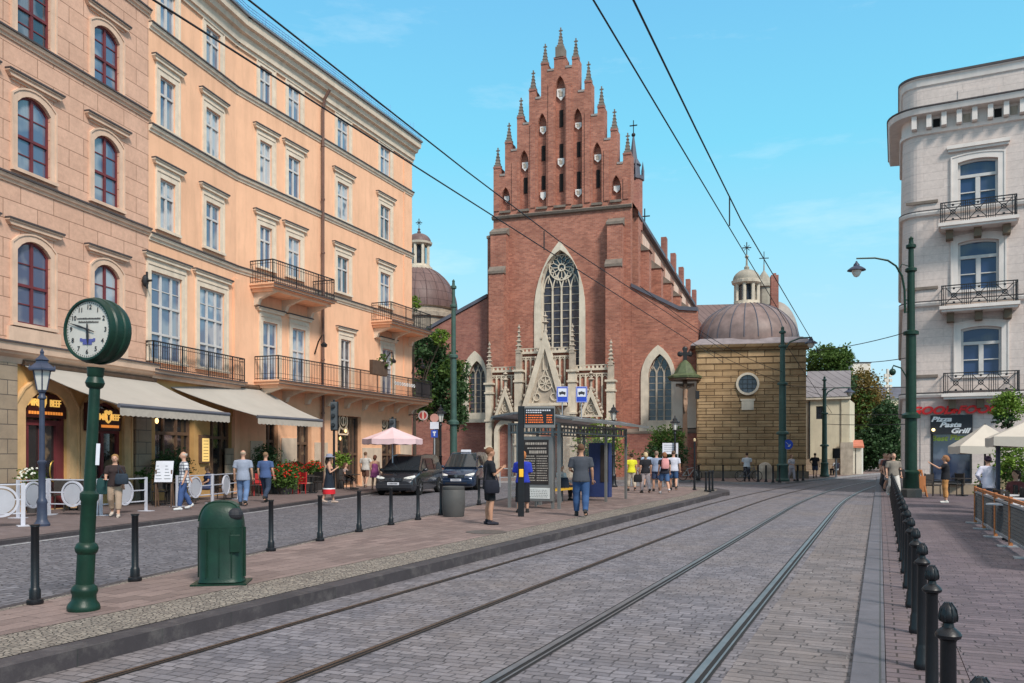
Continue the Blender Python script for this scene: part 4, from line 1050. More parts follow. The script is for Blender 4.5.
# ---- portal
pt = CF.root('church_portal', 'ornate pale limestone gothic portal standing before the brick church', 'portal', CZ0)
PO = 3.0
pu = lambda px, o=PO: CF.U(px, o)
pz = lambda px, py, o=PO: CF.Z(px, py, o)-CZ0
def spire(px, ytop, ybase, wpx, o=PO+.3, name='spire_pier'):
    c = pu(px, o); w = wpx/843*62/2; zb = pz(px, ybase, o); zt = pz(px, ytop, o)
    m_ = MB(); m_.box(c-w, c+w, -o-w, -o+w, 0, zb)
    for q_ in range(3): zz = zb*(.3+.3*q_); m_.box(c-w-.08, c+w+.08, -o-w-.08, -o+w+.08, zz, zz+.14)
    m_.box(c-w*.9-.14, c+w*.9+.14, -o-w-.12, -o+w+.12, zb, zb+.15)
    po = m_.build(name, m_lime, pt)
    h = zt-zb; s_ = MB(); w2 = w*.72
    s_.box(c-w2, c+w2, -o-w2, -o+w2, zb+.15, zb+h*.4)
    for sx in (-1, 1): s_.prism([(c-w2*1.15, zb+h*.4), (c+w2*1.15, zb+h*.4), (c, zb+h*.56)], -o+sx*w2-.03, -o+sx*w2+.03)
    s_.lathe([(w2*1.05, zb+h*.4), (.03, zt-.12)], 4, (c, -o, 0), PI/4)
    for k in range(5):
        f = k/5; r = w2*1.1*(1-f)+.10; zz = zb+h*(.45+.5*f)
        s_.lathe([(r-.06, zz), (r+.03, zz+.05), (r-.06, zz+.12)], 4, (c, -o, 0), PI/4)
    s_.ell((c, -o, zt-.12), .11, .11, .10, 6, 4); s_.lathe([(.05, zt-.05), (.02, zt+.12)], 5, (c, -o, 0))
    s_.build('spire', m_lime_d, po)
spire(489.5, 343, 385, 6.5); spire(519, 326, 372, 7.5, PO+.9); spire(572.5, 325, 372, 7.5, PO+.9); spire(611, 341, 382, 7.5)
# back screens
def screen(px0, px1, pyt, o, nn):
    a, b = pu(px0, o), pu(px1, o); z1 = pz((px0+px1)/2, pyt, o)
    s_ = MB().box(a, b, -o, -o+.5, 0, z1); so_ = s_.build('brick_screen', m_brick, pt)
    m_ = MB(); m_.box(a-.02, b+.02, -o-.22, -o+.1, z1, z1+.16); m_.box(a, b, -o-.12, -o, z1-.3, z1-.2)
    k = max(3, int((b-a)/.30))
    for i in range(k):
        c = a+(b-a)*(i+.5)/k; m_.box(c-.07, c+.07, -o-.14, -o-.02, z1+.16, z1+.36)
    for i in range(nn+1):
        c = a+(b-a)*i/nn; m_.box(c-.055, c+.055, -o-.14, -o-.002, z1-3.6, z1-.2)
    m_.box(a, b, -o-.16, -o-.001, z1+.36, z1+.42)
    for i in range(nn):
        p = arch(a+(b-a)*i/nn, a+(b-a)*(i+1)/nn, z1-.35, .35, 'point', 4)
        for u, v in zip(p[:-1], p[1:]): m_.bar((u[0],-o-.07,u[1]), (v[0],-o-.07,v[1]), .05)
    m_.build('blind_tracery', m_lime, so_)
screen(521.5, 570, 353.5, PO+.5, 10); screen(492, 517, 372.5, PO, 5); screen(575, 608, 370.5, PO, 6)
def gablet(pxc, pyt, pxl, pxr, pyb, o, archw, archt, name):
    c = pu(pxc, o); a, b = pu(pxl, o), pu(pxr, o); zt = pz(pxc, pyt, o); zb = pz(pxc, pyb, o)
    m_ = MB(); t = (b-a)*.075
    m_.ring([(a, zb), (b, zb), (c, zt)], [(a+t*2.0, zb+t*.8), (b-t*2.0, zb+t*.8), (c, zt-t*5.2)], -o-.35, -o)
    g_ = m_.build(name, m_lime, pt)
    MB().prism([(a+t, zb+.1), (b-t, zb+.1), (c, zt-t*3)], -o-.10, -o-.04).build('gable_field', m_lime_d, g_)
    tr_ = MB(); w = (b-a); H = zt-zb
    rc_ = zb+H*.30; rr = w*.17
    ringc(tr_, c, rc_, rr*.85, rr, -o-.2, -o-.1, 16)
    for k in range(8): 
        q_ = 2*PI*k/8; tr_.bar((c, -o-.15, rc_), (c+rr*math.cos(q_), -o-.15, rc_+rr*math.sin(q_)), w*.018)
    for sx in (-1, 1):
        ringc(tr_, c+sx*w*.20, zb+H*.12, w*.07, w*.09, -o-.2, -o-.1, 10)
        tr_.bar((c+sx*w*.30, -o-.15, zb+H*.03), (c, -o-.15, zb+H*.5), w*.022)
    p = opening(c-w*.06, c+w*.06, zb+H*.48, zb+H*.74, H*.13, 'point', 6)
    tr_.ring(p, inset(p, w*.015), -o-.2, -o-.1)
    tr_.build('tracery', m_lime, g_)
    cr = MB()
    for k in range(1, 8):
        f = k/8
        for sx in (a, b):
            x = sx+(c-sx)*f; z = zb+(zt-zb)*f; d = -.13 if sx == a else .13
            cr.ell((x+d*.8, -o-.18, z+.10), .11, .10, .12, 6, 4)
    cr.build('crockets', m_lime_d, g_)
    zf_ = zt
    fi = MB(); fi.lathe([(.10, zf_-.3), (.16, zf_), (.09, zf_+.1), (.10, zf_+.5), (.28, zf_+.6), (.10, zf_+.72), (.07, zf_+.95), (.20, zf_+1.03), (.05, zf_+1.15), (.02, zf_+1.4)], 8, (c, -o-.15, 0))
    fi.build('finial', m_lime_d, g_); return g_
gablet(546, 331, 523.5, 567.5, 406, PO+1.3, 0, 0, 'main_gable')
s1 = gablet(506, 388, 495.5, 516, 417, PO+.8, 0, 0, 'side_gable'); s2 = gablet(591.5, 388, 580.5, 603, 417, PO+.8, 0, 0, 'side_gable')
# main arch with nested orders, piers and door
o = PO+1.25
for k in range(4):
    a, b = pu(529.5+k*2.2, o), pu(563.5-k*2.2, o); zt = pz(546, 396+k*2.2, o)
    p = opening(a, b, 0, zt, (b-a)*.75, 'point', 12); ip = opening(a+.14, b-.14, 0, zt-.2, (b-a-.28)*.75, 'point', 12)
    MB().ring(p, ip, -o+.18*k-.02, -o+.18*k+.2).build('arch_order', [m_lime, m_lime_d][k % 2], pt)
a, b = pu(538.3, o), pu(554.7, o); MB().prism(opening(a, b, 0, pz(546, 405, o), (b-a)*.75, 'point', 12), -o+.78, -o+.9).build('portal_door', m_wood, pt)
for x0, x1 in ((521.5, 529.6), (563.4, 569.5)):
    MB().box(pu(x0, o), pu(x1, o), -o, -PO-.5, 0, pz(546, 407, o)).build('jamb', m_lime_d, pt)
for x0, x1 in ((494, 516), (581, 604)):
    a, b = pu(x0, PO+.7), pu(x1, PO+.7); zt = pz(550, 418, PO+.7)
    p = opening(a, b, 0, zt, (b-a)*.6, 'point', 10); ip = opening(a+.3, b-.3, 0, zt-.4, (b-a-.6)*.6, 'point', 10)
    MB().ring(p, ip, -PO-.7, -PO-.2).build('side_arch', m_lime, pt)
    MB().prism(ip, -PO-.25, -PO-.15).build('side_recess', m_brick2, pt)
# ================================================================ DOMED CHAPEL (right)
CD = Plane(atpx(697, 60.4), atpx(806, 59.0))
cd = CD.root('domed_chapel', 'square ochre stone chapel with round window under a brown ribbed dome', 'chapel', .12)
w_ = CD.U(806); m_och = brick_mat('ochre_blocks', (.62,.42,.235), (.44,.285,.15), (.13,.08,.045), 1.15, .452, .028, True, rough=.9, var=.35, nscale=.5, bump=.8, dist=.05, stain=.45, stain_col=(.21,.13,.07), fine=1.6)
zz0, zz1 = CD.Z(750, 471)-.12, CD.Z(750, 351)-.12
ocx, ocz = CD.U(747.5), CD.Z(747.5, 384)-.12
nrow = 18; rh = (zz1-zz0)/nrow
mb = MB()
for k in range(nrow):
    a, b = zz0+k*rh+.05, zz0+(k+1)*rh
    if b > ocz-.75 and a < ocz+.75:
        d = .72; mb.box(0, ocx-d, -.06, 0, a, b); mb.box(ocx+d, w_, -.06, 0, a, b)
    else: mb.box(0, w_, -.06, 0, a, b)
mb.box(0, w_, 0, 8, 0, zz1+.3); mb.build('wall', m_och, cd)
MB().box(-.15, w_+.15, -.28, -.062, 0, zz0).build('plinth', brick_mat('dark_plinth_stone', (.22,.18,.14), (.16,.13,.10), (.06,.05,.04), 1, .5, .02, True, stain=.5), cd)
mb = MB(); band(mb, -.1, w_+.2, zz1, zz1+.45, [(0,0),(0,.1),(.4,.2),(.6,.4),(1,.5),(1,0)]); mb.build('cornice', m_och, cd)
mb = MB(); mb.ring([(ocx+.80*math.cos(2*PI*i/28), ocz+.80*math.sin(2*PI*i/28)) for i in range(28)], [(ocx+.64*math.cos(2*PI*i/28), ocz+.64*math.sin(2*PI*i/28)) for i in range(28)], -.2, .01)
rw = mb.build('round_window', m_lime, cd)
MB().prism([(ocx+.7*math.cos(2*PI*i/28), ocz+.7*math.sin(2*PI*i/28)) for i in range(28)], -.08, -.065).build('glass', m_lg, rw)
mb = MB()
for k in (-.32, 0, .32): mb.box(ocx+k-.015, ocx+k+.015, -.10, -.081, ocz-.62, ocz+.62); mb.box(ocx-.62, ocx+.62, -.105, -.082, ocz+k-.015, ocz+k+.015)
mb.build('glazing_bars', m_iron, rw)
MB().box(ocx-.42, ocx+.42, -.16, -.062, CD.Z(747,410)-.12, CD.Z(747,400)-.12).box(ocx-.5, ocx+.5, -.18, -.062, CD.Z(747,401)-.12, CD.Z(747,399)-.12).build('plaque', m_lime, cd)
rz0 = zz1+.45
dc = (w_/2+.05, 4.0); ROOFC = M('grey_lead_roof', (.23,.20,.21), .6, var=.2)
mb = MB(); r_ = w_/2+.5
mb.lathe([(r_*1.414, rz0), (r_*1.414, rz0+.08), (r_*1.18, rz0+.55), (r_*1.0, rz0+.62)], 4, (dc[0], dc[1], 0), PI/4); mb.build('roof_skirt', ROOFC, cd)
dz = rz0+.45; zb_ = CD.Z(750, 343, -4)-.12; zt_ = CD.Z(750, 305, -4)-.12; rd = 49.5/843*64
prof = [(rd*math.cos(t)*(1), zb_+(zt_-zb_)*math.sin(t)/math.sin(1.28)) for t in [1.28*i/12 for i in range(13)]]
dm = MB().lathe([(rd*1.0, rz0+.3)]+prof+[(0.9, zt_+.05)], 48, (dc[0], dc[1], 0)).build('dome', M('dome_copper', (.20,.145,.135), .5, var=.3, scale=1.2, stain=.35), cd, smooth=True)
for k in range(24):
    a = 2*PI*(k+.5)/24
    MB().tube([(dc[0]+r*math.cos(a), dc[1]+r*math.sin(a), z) for r, z in prof], .045, 4).build('dome_rib', m_slate, dm)
def lantern(par, c, zb, zt, r, capz, spz, mat):
    m_ = MB(); m_.lathe([(r*1.25, zb-.3), (r*1.25, zb), (r*1.05, zb+.05), (r*1.05, zb+.25)], 16, (c[0], c[1], 0))
    m_.lathe([(r*1.0, zt-.3), (r*1.2, zt-.2), (r*1.25, zt), (r*1.1, zt+.05)], 16, (c[0], c[1], 0)); lo = m_.build('lantern', mat, par)
    MB().lathe([(r*.62, zb+.2), (r*.62, zt-.25)], 8, (c[0], c[1], 0)).build('lantern_core', m_lg, lo)
    for k in range(8):
        a = 2*PI*(k+.5)/8+.1; m_ = MB().tube([(c[0]+r*.9*math.cos(a), c[1]+r*.9*math.sin(a), zb+.2), (c[0]+r*.9*math.cos(a), c[1]+r*.9*math.sin(a), zt-.25)], r*.15, 6); m_.build('column', mat, lo)
    p = [(r*1.12*math.cos(t), zt+.05+(capz-zt)*math.sin(t)) for t in [PI/2*i/7 for i in range(7)]]+[(.10, capz)]
    cp_ = MB().lathe(p, 16, (c[0], c[1], 0)).build('cap_dome', m_capd, lo, smooth=True)
    m_ = MB().lathe([(.16, capz-.05), (.2, capz+.2), (.08, capz+.35), (.06, spz-.2), (.16, spz-.05), (.05, spz+.1)], 8, (c[0], c[1], 0))
    m_.build('spike', m_capd, cp_)
    m_ = MB(); zc = spz; m_.box(c[0]-.035, c[0]+.035, c[1]-.03, c[1]+.03, zc, zc+1.05); m_.box(c[0]-.33, c[0]+.33, c[1]-.03, c[1]+.03, zc+.6, zc+.67)
    m_.bar((c[0]-.2, c[1], zc+.43), (c[0]+.2, c[1], zc+.83), .04); m_.bar((c[0]+.2, c[1], zc+.43), (c[0]-.2, c[1], zc+.83), .04)
    m_.build('cross', m_iron, cp_)
m_capd = M('pale_copper_cap', (.30,.27,.22), .6, var=.2)
Z4 = lambda py: CD.Z(750, py, -4)-.12
lantern(cd, dc, Z4(305), Z4(281), 12/843*64, Z4(270), Z4(256), m_lime)
# second, paler dome and brick chimney behind
b2 = CD.root('chapel_cluster', 'brown metal church roof, pale dome and brick chimney behind the domed chapel', 'church roof', .12)
def A2(px, Y): return Vector((*atpx(px, Y), 0))
def tl(px, Y, z=0):
    q = Matrix.Rotation(-CD.rz, 4, 'Z') @ (Vector((*atpx(px, Y), 0))-Vector((CD.p.x, CD.p.y, 0))); return (q.x, q.y, ZH(z, Y)-.12 if z else 0)
p_ = [tl(690,74,342), tl(778,74,342), tl(776,78,303), tl(697,78,305)]
MB().add(p_+[(p_[0][0],p_[0][1],0),(p_[1][0],p_[1][1],0)], [(0,1,2,3),(4,5,1,0)]).build('metal_roof', brick_mat('standing_seam', (.21,.145,.14), (.19,.13,.125), (.09,.06,.06), .62, 40, .04, True, rough=.55, bump=.4), b2)
q0 = tl(774.5, 71); MB().box(q0[0]-.3, q0[0]+.3, q0[1]-.3, q0[1]+.6, 0, ZH(277, 71)).box(q0[0]-.12, q0[0]+.12, q0[1]-.2, q0[1]+.2, ZH(277,71), ZH(275,71)).build('chimney', m_brick2, b2)
c2_ = tl(776, 72); r2 = 22/843*72; zbb = ZH(343,72); ztt = ZH(303,72)
MB().lathe([(r2*1.02, zbb-3), (r2*1.02, zbb)]+[(r2*math.cos(t), zbb+(ztt-zbb)*math.sin(t)) for t in [PI/2*i/8 for i in range(8)]]+[(0.05, ztt)], 32, (c2_[0], c2_[1], 0)).build('pale_dome', M('pale_dome_metal', (.30,.26,.23), .6, var=.15), b2, smooth=True)
c3 = tl(764, 74)
m_ = MB().lathe([(.75, ZH(308,74)), (.75, ZH(290,74)), (.95, ZH(289,74)), (.9, ZH(286,74)), (.3, ZH(276,74)), (.06, ZH(272,74)), (.05, ZH(266,74))], 10, (c3[0], c3[1], 0)); m_.build('bell_turret', m_capd, b2)
MB().box(c3[0]-.03, c3[0]+.03, c3[1]-.03, c3[1]+.03, ZH(266,74), ZH(253,74)).box(c3[0]-.4, c3[0]+.4, c3[1]-.03, c3[1]+.03, ZH(260,74), ZH(259.2,74)).build('cross', m_iron, b2)
# ================================================================ far left dome
ld = thing('domed_chapel', 'brown copper dome with columned lantern half hidden by the orange house', 'chapel', (*atpx(419, 86), 0))
Zd = lambda py: ZH(py, 86)
r3 = 38/843*86
m_ = MB().lathe([(r3*.98, 0), (r3*.98, Zd(322)), (r3*1.05, Zd(321)), (r3*1.05, Zd(317)), (r3*.97, Zd(316)), (r3*.97, Zd(312)), (r3*1.03, Zd(311))], 32); m_.build('drum', m_lime_d, ld)
prof = [(r3*math.cos(t), Zd(311)+(Zd(269)-Zd(311))*math.sin(t)/math.sin(1.3)) for t in [1.3*i/12 for i in range(13)]]
dd = MB().lathe(prof+[(.8, Zd(268))], 40).build('dome', m_copper, ld, smooth=True)
for k in range(20):
    a = 2*PI*k/20; MB().tube([(r*math.cos(a), r*math.sin(a), z) for r, z in prof], .06, 4).build('dome_rib', m_copper, dd)
m_capd = m_copper
lantern(ld, (0, 0), Zd(268), Zd(243), 10.8/843*86, Zd(234), Zd(229), m_lime)
# ================================================================ yellow house, outbuilding, far things
YH = Plane(atpx(805.5, 71), atpx(849.5, 69.5))
yh = YH.root('yellow_house', 'pale yellow annexe with grey metal roof right of the domed chapel', 'house', .12)
m_py = M('pale_yellow_plaster', (.60,.53,.39), .85, var=.1, scale=1, stain=.35)
yw = YH.U(849.5); yz = lambda py: YH.Z(825, py)-.12
hw = [(YH.U(816), YH.U(823.5), yz(419), yz(406))]
mb = MB(); facade(mb, 0, yw, 0, yz(399), hw, .25); mb.box(0, yw, .26, 6, 0, yz(400)); mb.build('wall', m_py, yh)
MB().box(hw[0][0], hw[0][1], .14, .2, hw[0][2], hw[0][3]).build('window', m_lg, yh)
mb = MB(); 
for k in range(3): mb.box(hw[0][0], hw[0][1], .08, .11, hw[0][2]+.25+.28*k, hw[0][2]+.28+.28*k)
for k in range(3): mb.box(hw[0][0]+.12+.17*k, hw[0][0]+.15+.17*k, .08, .11, hw[0][2], hw[0][3])
mb.build('window_grille', m_iron, yh)
MB().box(YH.U(841.5), yw+.02, -.12, -.002, 0, yz(399)).build('pilaster', m_py, yh)
MB().box(-.1, yw+.1, -.3, 0, yz(399.5), yz(397)).build('cornice', m_lime, yh)
MB().box(-.02, yw+.05, -.2, -.001, 0, yz(459)).build('plinth', m_stone, yh)
MB().box(YH.U(841), yw+.3, -.5, -.21, 0, yz(442.5)).build('gate_pier', m_lime_d, yh)
MB().add([(-.2,-.35,yz(397)),(yw+.1,-.35,yz(397)),(yw-.1,3.2,yz(368)),(-.2,3.2,yz(367))], [(0,1,2,3)]).build('roof', brick_mat('grey_seam_roof', (.27,.25,.265), (.245,.225,.24), (.12,.11,.12), .7, 40, .04, True, rough=.5, bump=.4), yh)
MB().tube([(YH.U(809.5), -.1, .1), (YH.U(809.5), -.1, yz(401))], .07, 6).build('drainpipe', m_iron, yh)
sh = thing('gate_lodge', 'small white gate lodge with red roof beside the yellow annexe', 'outbuilding', (*atpx(856, 72), .12), YH.rz)
MB().box(-.45, .45, 0, 2, 0, ZH(447, 72)).build('wall', m_plaster, sh); MB().box(-.05, .0, -.03, 0, 0, ZH(449,72)).build('seam', m_iron, sh)
MB().add([(-.6,-.2,ZH(447,72)),(.65,-.2,ZH(447.5,72)),(.4,2.2,ZH(441,72)),(-.6,2.2,ZH(441,72)),(-.6,-.2,ZH(449,72)),(.65,-.2,ZH(449.5,72))], [(0,1,2,3),(4,5,1,0)]).build('roof', M('red_tile', (.48,.16,.10), .8), sh)
for px, Y, y0, y1, wd, lab, nm, mat in ((861.5, 120, 362, 372, 1.3, 'pale rooftop block peeping over the far trees', 'rooftop_block', m_plaster), ):
    t = thing(nm, lab, 'building', (*atpx(px, Y), 0)); MB().box(-wd, wd, 0, 3, 0, ZH(y0+1, Y)).build('wall', mat, t); MB().box(-wd-.1, wd+.1, -.1, 3.1, ZH(y0+1, Y), ZH(y0, Y)).build('roof', m_slate, t)
t = thing('antenna_mast', 'pale antenna mast beyond the trees left of the white corner house', 'mast', (*atpx(887.5, 130), 0))
MB().tube([(0,0,0),(0,0,ZH(369,130))], .22, 6).build('pole', m_plaster, t)
for k, py in enumerate((374, 379, 385)): MB().box(-.55, -.2, -.3, .1, ZH(py+3,130), ZH(py,130)).box(.2, .6, -.3, .1, ZH(py+3,130), ZH(py,130)).build('panel', m_plaster, t)
# far street end
fe = thing('street_house', 'hazy row house closing the far end of the street', 'house', (*atpx(893, 150), 0), -.2)
MB().box(-6, 6, 0, 8, 0, ZH(398,150)).build('wall', m_py, fe)
MB().add([(-6.3,-.4,ZH(398,150)),(6.3,-.4,ZH(398,150)),(6.3,4,ZH(385,150)),(-6.3,4,ZH(385,150))], [(0,1,2,3)]).build('roof', m_slate, fe)
for i in range(5):
    for j in range(2): MB().box(-5+i*2.1, -4+i*2.1, -.05, 0, 4+j*3, 5.6+j*3).build('window', m_lg, fe)
# ================================================================ RIGHT BUILDING
m_white_tr = M('grey_white_trim', (.70,.63,.585), .8, var=.08, stain=.2)
m_wb = brick_mat('grey_pink_render', (.72,.61,.56), (.69,.585,.535), (.50,.42,.39), 1.5, .36, .008, True, rough=.85, var=.10, nscale=.8, bump=.3, dist=.01, stain=.12, stain_col=(.5,.42,.4))
RB = Plane(atpx(905, 37.3), atpx(1024, 35.2))
rb = RB.root('corner_house', 'grey white corner house with curved edge and three iron balconies', 'building', .05)
ru = RB.U
def rz(px, py, off=0): return RB.Z(px, py, off)-.05
uE = ru(1110)
wins = [(958, 998, 207, 158), (958, 999, 290, 239), (961, 1001.5, 376, 326)]
wh = [(ru(a), ru(b), rz((a+b)/2, y0), rz((a+b)/2, y1), .10) for a, b, y0, y1 in wins]
zp, zc, zt = rz(950, 82-6), rz(905, 113), rz(905, 83)
shop_h = (ru(931), ru(972), .5, rz(950, 416))
rad = .75; RX = .62
# front wall, curved corner, street side
mb = MB(); facade(mb, RX, uE, rz(905, 398), rz(905, 83), wh, .3); mb.build('upper_wall', m_wb, rb)
mb = MB(); facade(mb, RX, uE, 0, rz(905, 398), [shop_h], .35, y=-.03); mb.build('ground_floor_wall', m_wb, rb)
SA = PI/2+math.radians(3.2)
def corner(off=0, n=8, L=22):                          # plan outline from the far street side, round the corner, to the front
    c = (RX, rad); out = []
    a0, a1 = -PI/2, -PI/2-(PI-SA)
    pts = [(uE, -off)]
    for i in range(n+1):
        a = a0+(a1-a0)*i/n; pts.append((c[0]+(rad+off)*math.cos(a), c[1]+(rad+off)*math.sin(a)))
    e = pts[-1]; d = (math.cos(a1-PI/2), math.sin(a1-PI/2))
    pts.append((e[0]+d[0]*L, e[1]+d[1]*L)); return pts
def shell(mb, off, z0, z1, start=1):
    p = corner(off)[start:]
    for a, b in zip(p[:-1], p[1:]): mb.add([(a[0],a[1],z0),(a[0],a[1],z1),(b[0],b[1],z1),(b[0],b[1],z0)], [(0,1,2,3)])
mb = MB(); shell(mb, 0, 0, rz(905, 83)); mb.build('side_wall', m_wb, rb, smooth=True)
def mould(name, prof, mat, L=22):                      # profile (off, z) swept round the corner
    mb = MB(); rows = [[(q[0], q[1], z) for q in corner(o, L=L)] for o, z in prof]
    n = len(rows[0]); mb.v = [v for r in rows for v in r]
    for i in range(len(rows)-1):
        for k in range(n-1): mb.f.append((i*n+k, (i+1)*n+k, (i+1)*n+k+1, i*n+k+1)); mb.m.append(0)
    return mb.build(name, mat, rb)
zc0 = rz(905, 138.5)
mould('cornice', [(.0, zc0), (.10, zc0+.02), (.12, zc0+.15), (.05, zc0+.17), (.05, zc0+.75), (.55, zc0+.78), (.62, zc0+1.0), (.0, zc0+1.08)], m_white_tr, L=5.5)
mould('cornice_edge', [(.62, zc0+1.0), (.66, zc0+1.02), (.66, zc0+1.07), (.0, zc0+1.12)], m_lead, L=5.5)
mould('parapet_coping', [(.0, zt-.35), (.06, zt-.3), (.10, zt-.05), (.16, zt), (.16, zt+.1), (-.3, zt+.14)], m_white_tr, L=5.5)
mould('parapet_flashing', [(.165, zt+.02), (.19, zt+.03), (.19, zt+.13), (-.3, zt+.18)], m_lead, L=5.5)
MB().box(ru(958), ru(998), -.03, .0, zc0+1.3, zt-.75).build('parapet_panel', m_wb, rb)
for py in (216, 305.5, 396):
    z = rz(905, py); mould('string_course', [(0, z-.14), (.12, z-.1), (.16, z), (.16, z+.08), (0, z+.1)], m_white_tr); mould('flashing', [(.165, z+.06), (.165, z+.105), (0, z+.13)], m_lead)
for py in (205, 290, 377):
    z = rz(905, py); mb = MB(); mb.box(ru(906), ru(938), -.07, .0, z-.06, z+.06); mb.build('moulding', m_cap, rb)
for k in range(22):                                    # frieze brackets
    u = ru(912)+k*.58
    MB().box(u, u+.20, -.42, -.05, zc0+.2, zc0+.76).build('cornice_bracket', m_white_tr, rb)
    if k % 2 == 1 or k > 4: MB().box(u+.25, u+.52, -.07, -.052, zc0+.26, zc0+.62).build('attic_opening', m_slot if k % 3 else m_lime_d, rb)
mb = MB().box(0.4, uE, .31, .36, 0, zt-.5); mb.build('inner_shade', m_innershade, rb)
def rwin(h, k):
    u0, u1, z0, z1, r = h
    pts = opening(u0, u1, z0, z1, r)
    s = MB(); o1 = [(p[0]+(-.22 if p[0] <= u0+1e-3 else .22 if p[0] >= u1-1e-3 else (p[0]-(u0+u1)/2)/((u1-u0)/2)*.22), p[1] if abs(p[1]-z0) < 1e-3 else p[1]+.22) for p in pts]
    s.ring(o1, pts, -.05, .003); s.ring(inset(o1, -.06), o1, -.08, .002)
    o = s.build('window', m_white_tr, rb)
    if k == 0: MB().box(ru(947), ru(1010), -.22, 0, rz(978, 146.5), rz(978, 143)).box(ru(948), ru(1009), -.14, 0, rz(978, 149), rz(978, 146.6)).build('hood', m_white_tr, o)
    f = MB(); ip = inset(pts, .09); f.ring(pts, ip, .14, .26); h_ = z1-z0
    f.box((u0+u1)/2-.08, (u0+u1)/2+.08, .13, .255, z0, z0+h_*.66); f.box(u0, u1, .12, .257, z0+h_*.64, z0+h_*.70)
    for q in (.25, .75): f.box(u0+(u1-u0)*q-.02, u0+(u1-u0)*q+.02, .0, .0, z0, z0) if False else None
    f.box(u0, u1, .15, .256, z0+h_*.33, z0+h_*.35)
    for q in (.04, .46, .54, .96): f.box(u0+(u1-u0)*q-.035, u0+(u1-u0)*q+.035, .15, .2565, z0, z0+h_*.64)
    fo = f.build('frame', m_whfr, o)
    MB().prism(inset(pts, .03), .22, .23).build('pane', m_pane3, fo)
m_pane3 = pane_mat('dark_blue_glass', (.03,.055,.13), (.09,.11,.16), .62, .8)
m_pane3.node_tree.nodes['Principled BSDF'].inputs['Specular IOR Level'].default_value = .45
m_pane3.node_tree.nodes['Principled BSDF'].inputs['Coat Weight'].default_value = .1
for k, h in enumerate(wh): rwin(h, k)
def rbal(px0, px1, pyf):
    D = .85; u0, u1 = ru(px0, D), ru(px1, D); z = rz((px0+px1)/2, pyf, D)
    s = MB().box(u0-.08, u1+.08, -D-.08, 0, z-.14, z).box(u0, u1, -D, 0, z-.24, z-.14); o = s.build('balcony', m_white_tr, rb)
    for q in (.12, .5, .88): 
        x = u0+(u1-u0)*q; MB().prism([(x-.14, z-.62), (x+.14, z-.62), (x+.14, z-.24), (x-.14, z-.24)], -.55, 0).build('bracket', M('bracket_ochre', (.15,.115,.08), .8) if 'bracket_ochre' not in bpy.data.materials else bpy.data.materials['bracket_ochre'], o)
    r = MB(); H = .88; e = -D+.03
    r.box(u0, u1, e-.02, e+.02, z+H-.04, z+H); r.box(u0, u1, e-.015, e+.015, z+.08, z+.11); r.box(u0, u1, e-.015, e+.015, z+H-.14, z+H-.12)
    n = 3; w = (u1-u0)
    for x in (u0, u1-.04): 
        r.box(x, x+.04, e, -.02, z+H-.04, z+H); r.box(x, x+.03, e, -.02, z+.08, z+.11)
        for k in range(7): r.box(x, x+.02, e+.12*k, e+.12*k+.02, z, z+H)
    for i in range(n):
        a, b = u0+w*i/n+.16, u0+w*(i+1)/n-.16; c = (a+b)/2; m = z+.11+(H-.23)/2; zl_, zh = z+.11, z+H-.13
        for x in (a-.16, a-.08, a, b, b+.08, b+.16): r.box(x-.014, x+.014, e-.012, e+.012, z, z+H)
        for p, q in (((a,zl_),(b,zh)), ((a,zh),(b,zl_))): r.bar((p[0],e,p[1]), (q[0],e,q[1]), .03)
        ringc(r, c, m, .07, .11, e-.02, e+.02, 12)
        ringc(r, c, zh-.02, .0, .05, e-.02, e+.02, 8); ringc(r, c, zl_+.02, .0, .05, e-.02, e+.02, 8)
    r.build('railing', m_iron, o)
rbal(940.5, 1017, 219); rbal(941.5, 1018, 303.5); rbal(943.5, 1019.5, 392.5)
# shop board window
b0, b1, bz0, bz1 = shop_h
MB().box(b0, b1, .22, .25, bz0, bz1).build('pane', pane_mat('shop_blue_glass', (.03,.045,.09), (.12,.14,.2), .58, 1.5), rb)
f = MB(); pts = opening(b0, b1, bz0, bz1); f.ring(pts, inset(pts, .08), -.06, .25); f.build('shop_window_frame', m_iron, rb)
MB().box(.5, uE, -.10, -.031, 0, .45).build('plinth', m_stone, rb)
m_sred = M('sign_red_letters', (.85,.03,.03), .4); m_swhite = M('sign_white_letters', (.8,.8,.8), .5); m_sgreen = M('sign_lime_letters', (.62,.70,.12), .5)
t = RB.root('shop_sign', 'big red italic letters across the front of the grey corner house', 'sign', .05)
zs = rz(950, 410.5)
text('GOOD', .46, m_sred, t, loc=(ru(932), -.13, zs), depth=.04, shear=.3, bold=.022, sx=1.2)
text('FOOD', .46, m_sred, t, loc=(ru(978), -.13, zs), depth=.04, shear=.3, bold=.022, sx=1.2)
s = MB(); c_ = ru(954.5)
for k in range(4): s.ell((c_+.09*math.cos(k*PI/2), -.13, zs+.09*math.sin(k*PI/2)), .06, .03, .06, 6, 4)
s.build('star', m_sred, t)
t = RB.root('menu_board', 'black board with white script words above the blue shop window', 'sign', .05)
s = MB().box(b0-.02, b1+.02, -.14, -.07, rz(951, 434), rz(951, 415)).build('panel', M('board_black', (.03,.03,.035), .5), t)
for w_, px, py in (('Pizza', 941, 419.5), ('Pasta', 950, 425), ('Grill', 959.5, 431)):
    text(w_, .29, m_swhite, t, loc=(ru(px), -.145, rz(px, py)), depth=.004, shear=.35, bold=.012, sx=1.35)
t = RB.root('window_lettering', 'lime green words on the blue shop window below the black board', 'sign', .05)
text('Best', .30, m_sgreen, t, loc=(ru(939), .19, rz(939, 438.5)), depth=.004, shear=.15, bold=.014, sx=1.2)
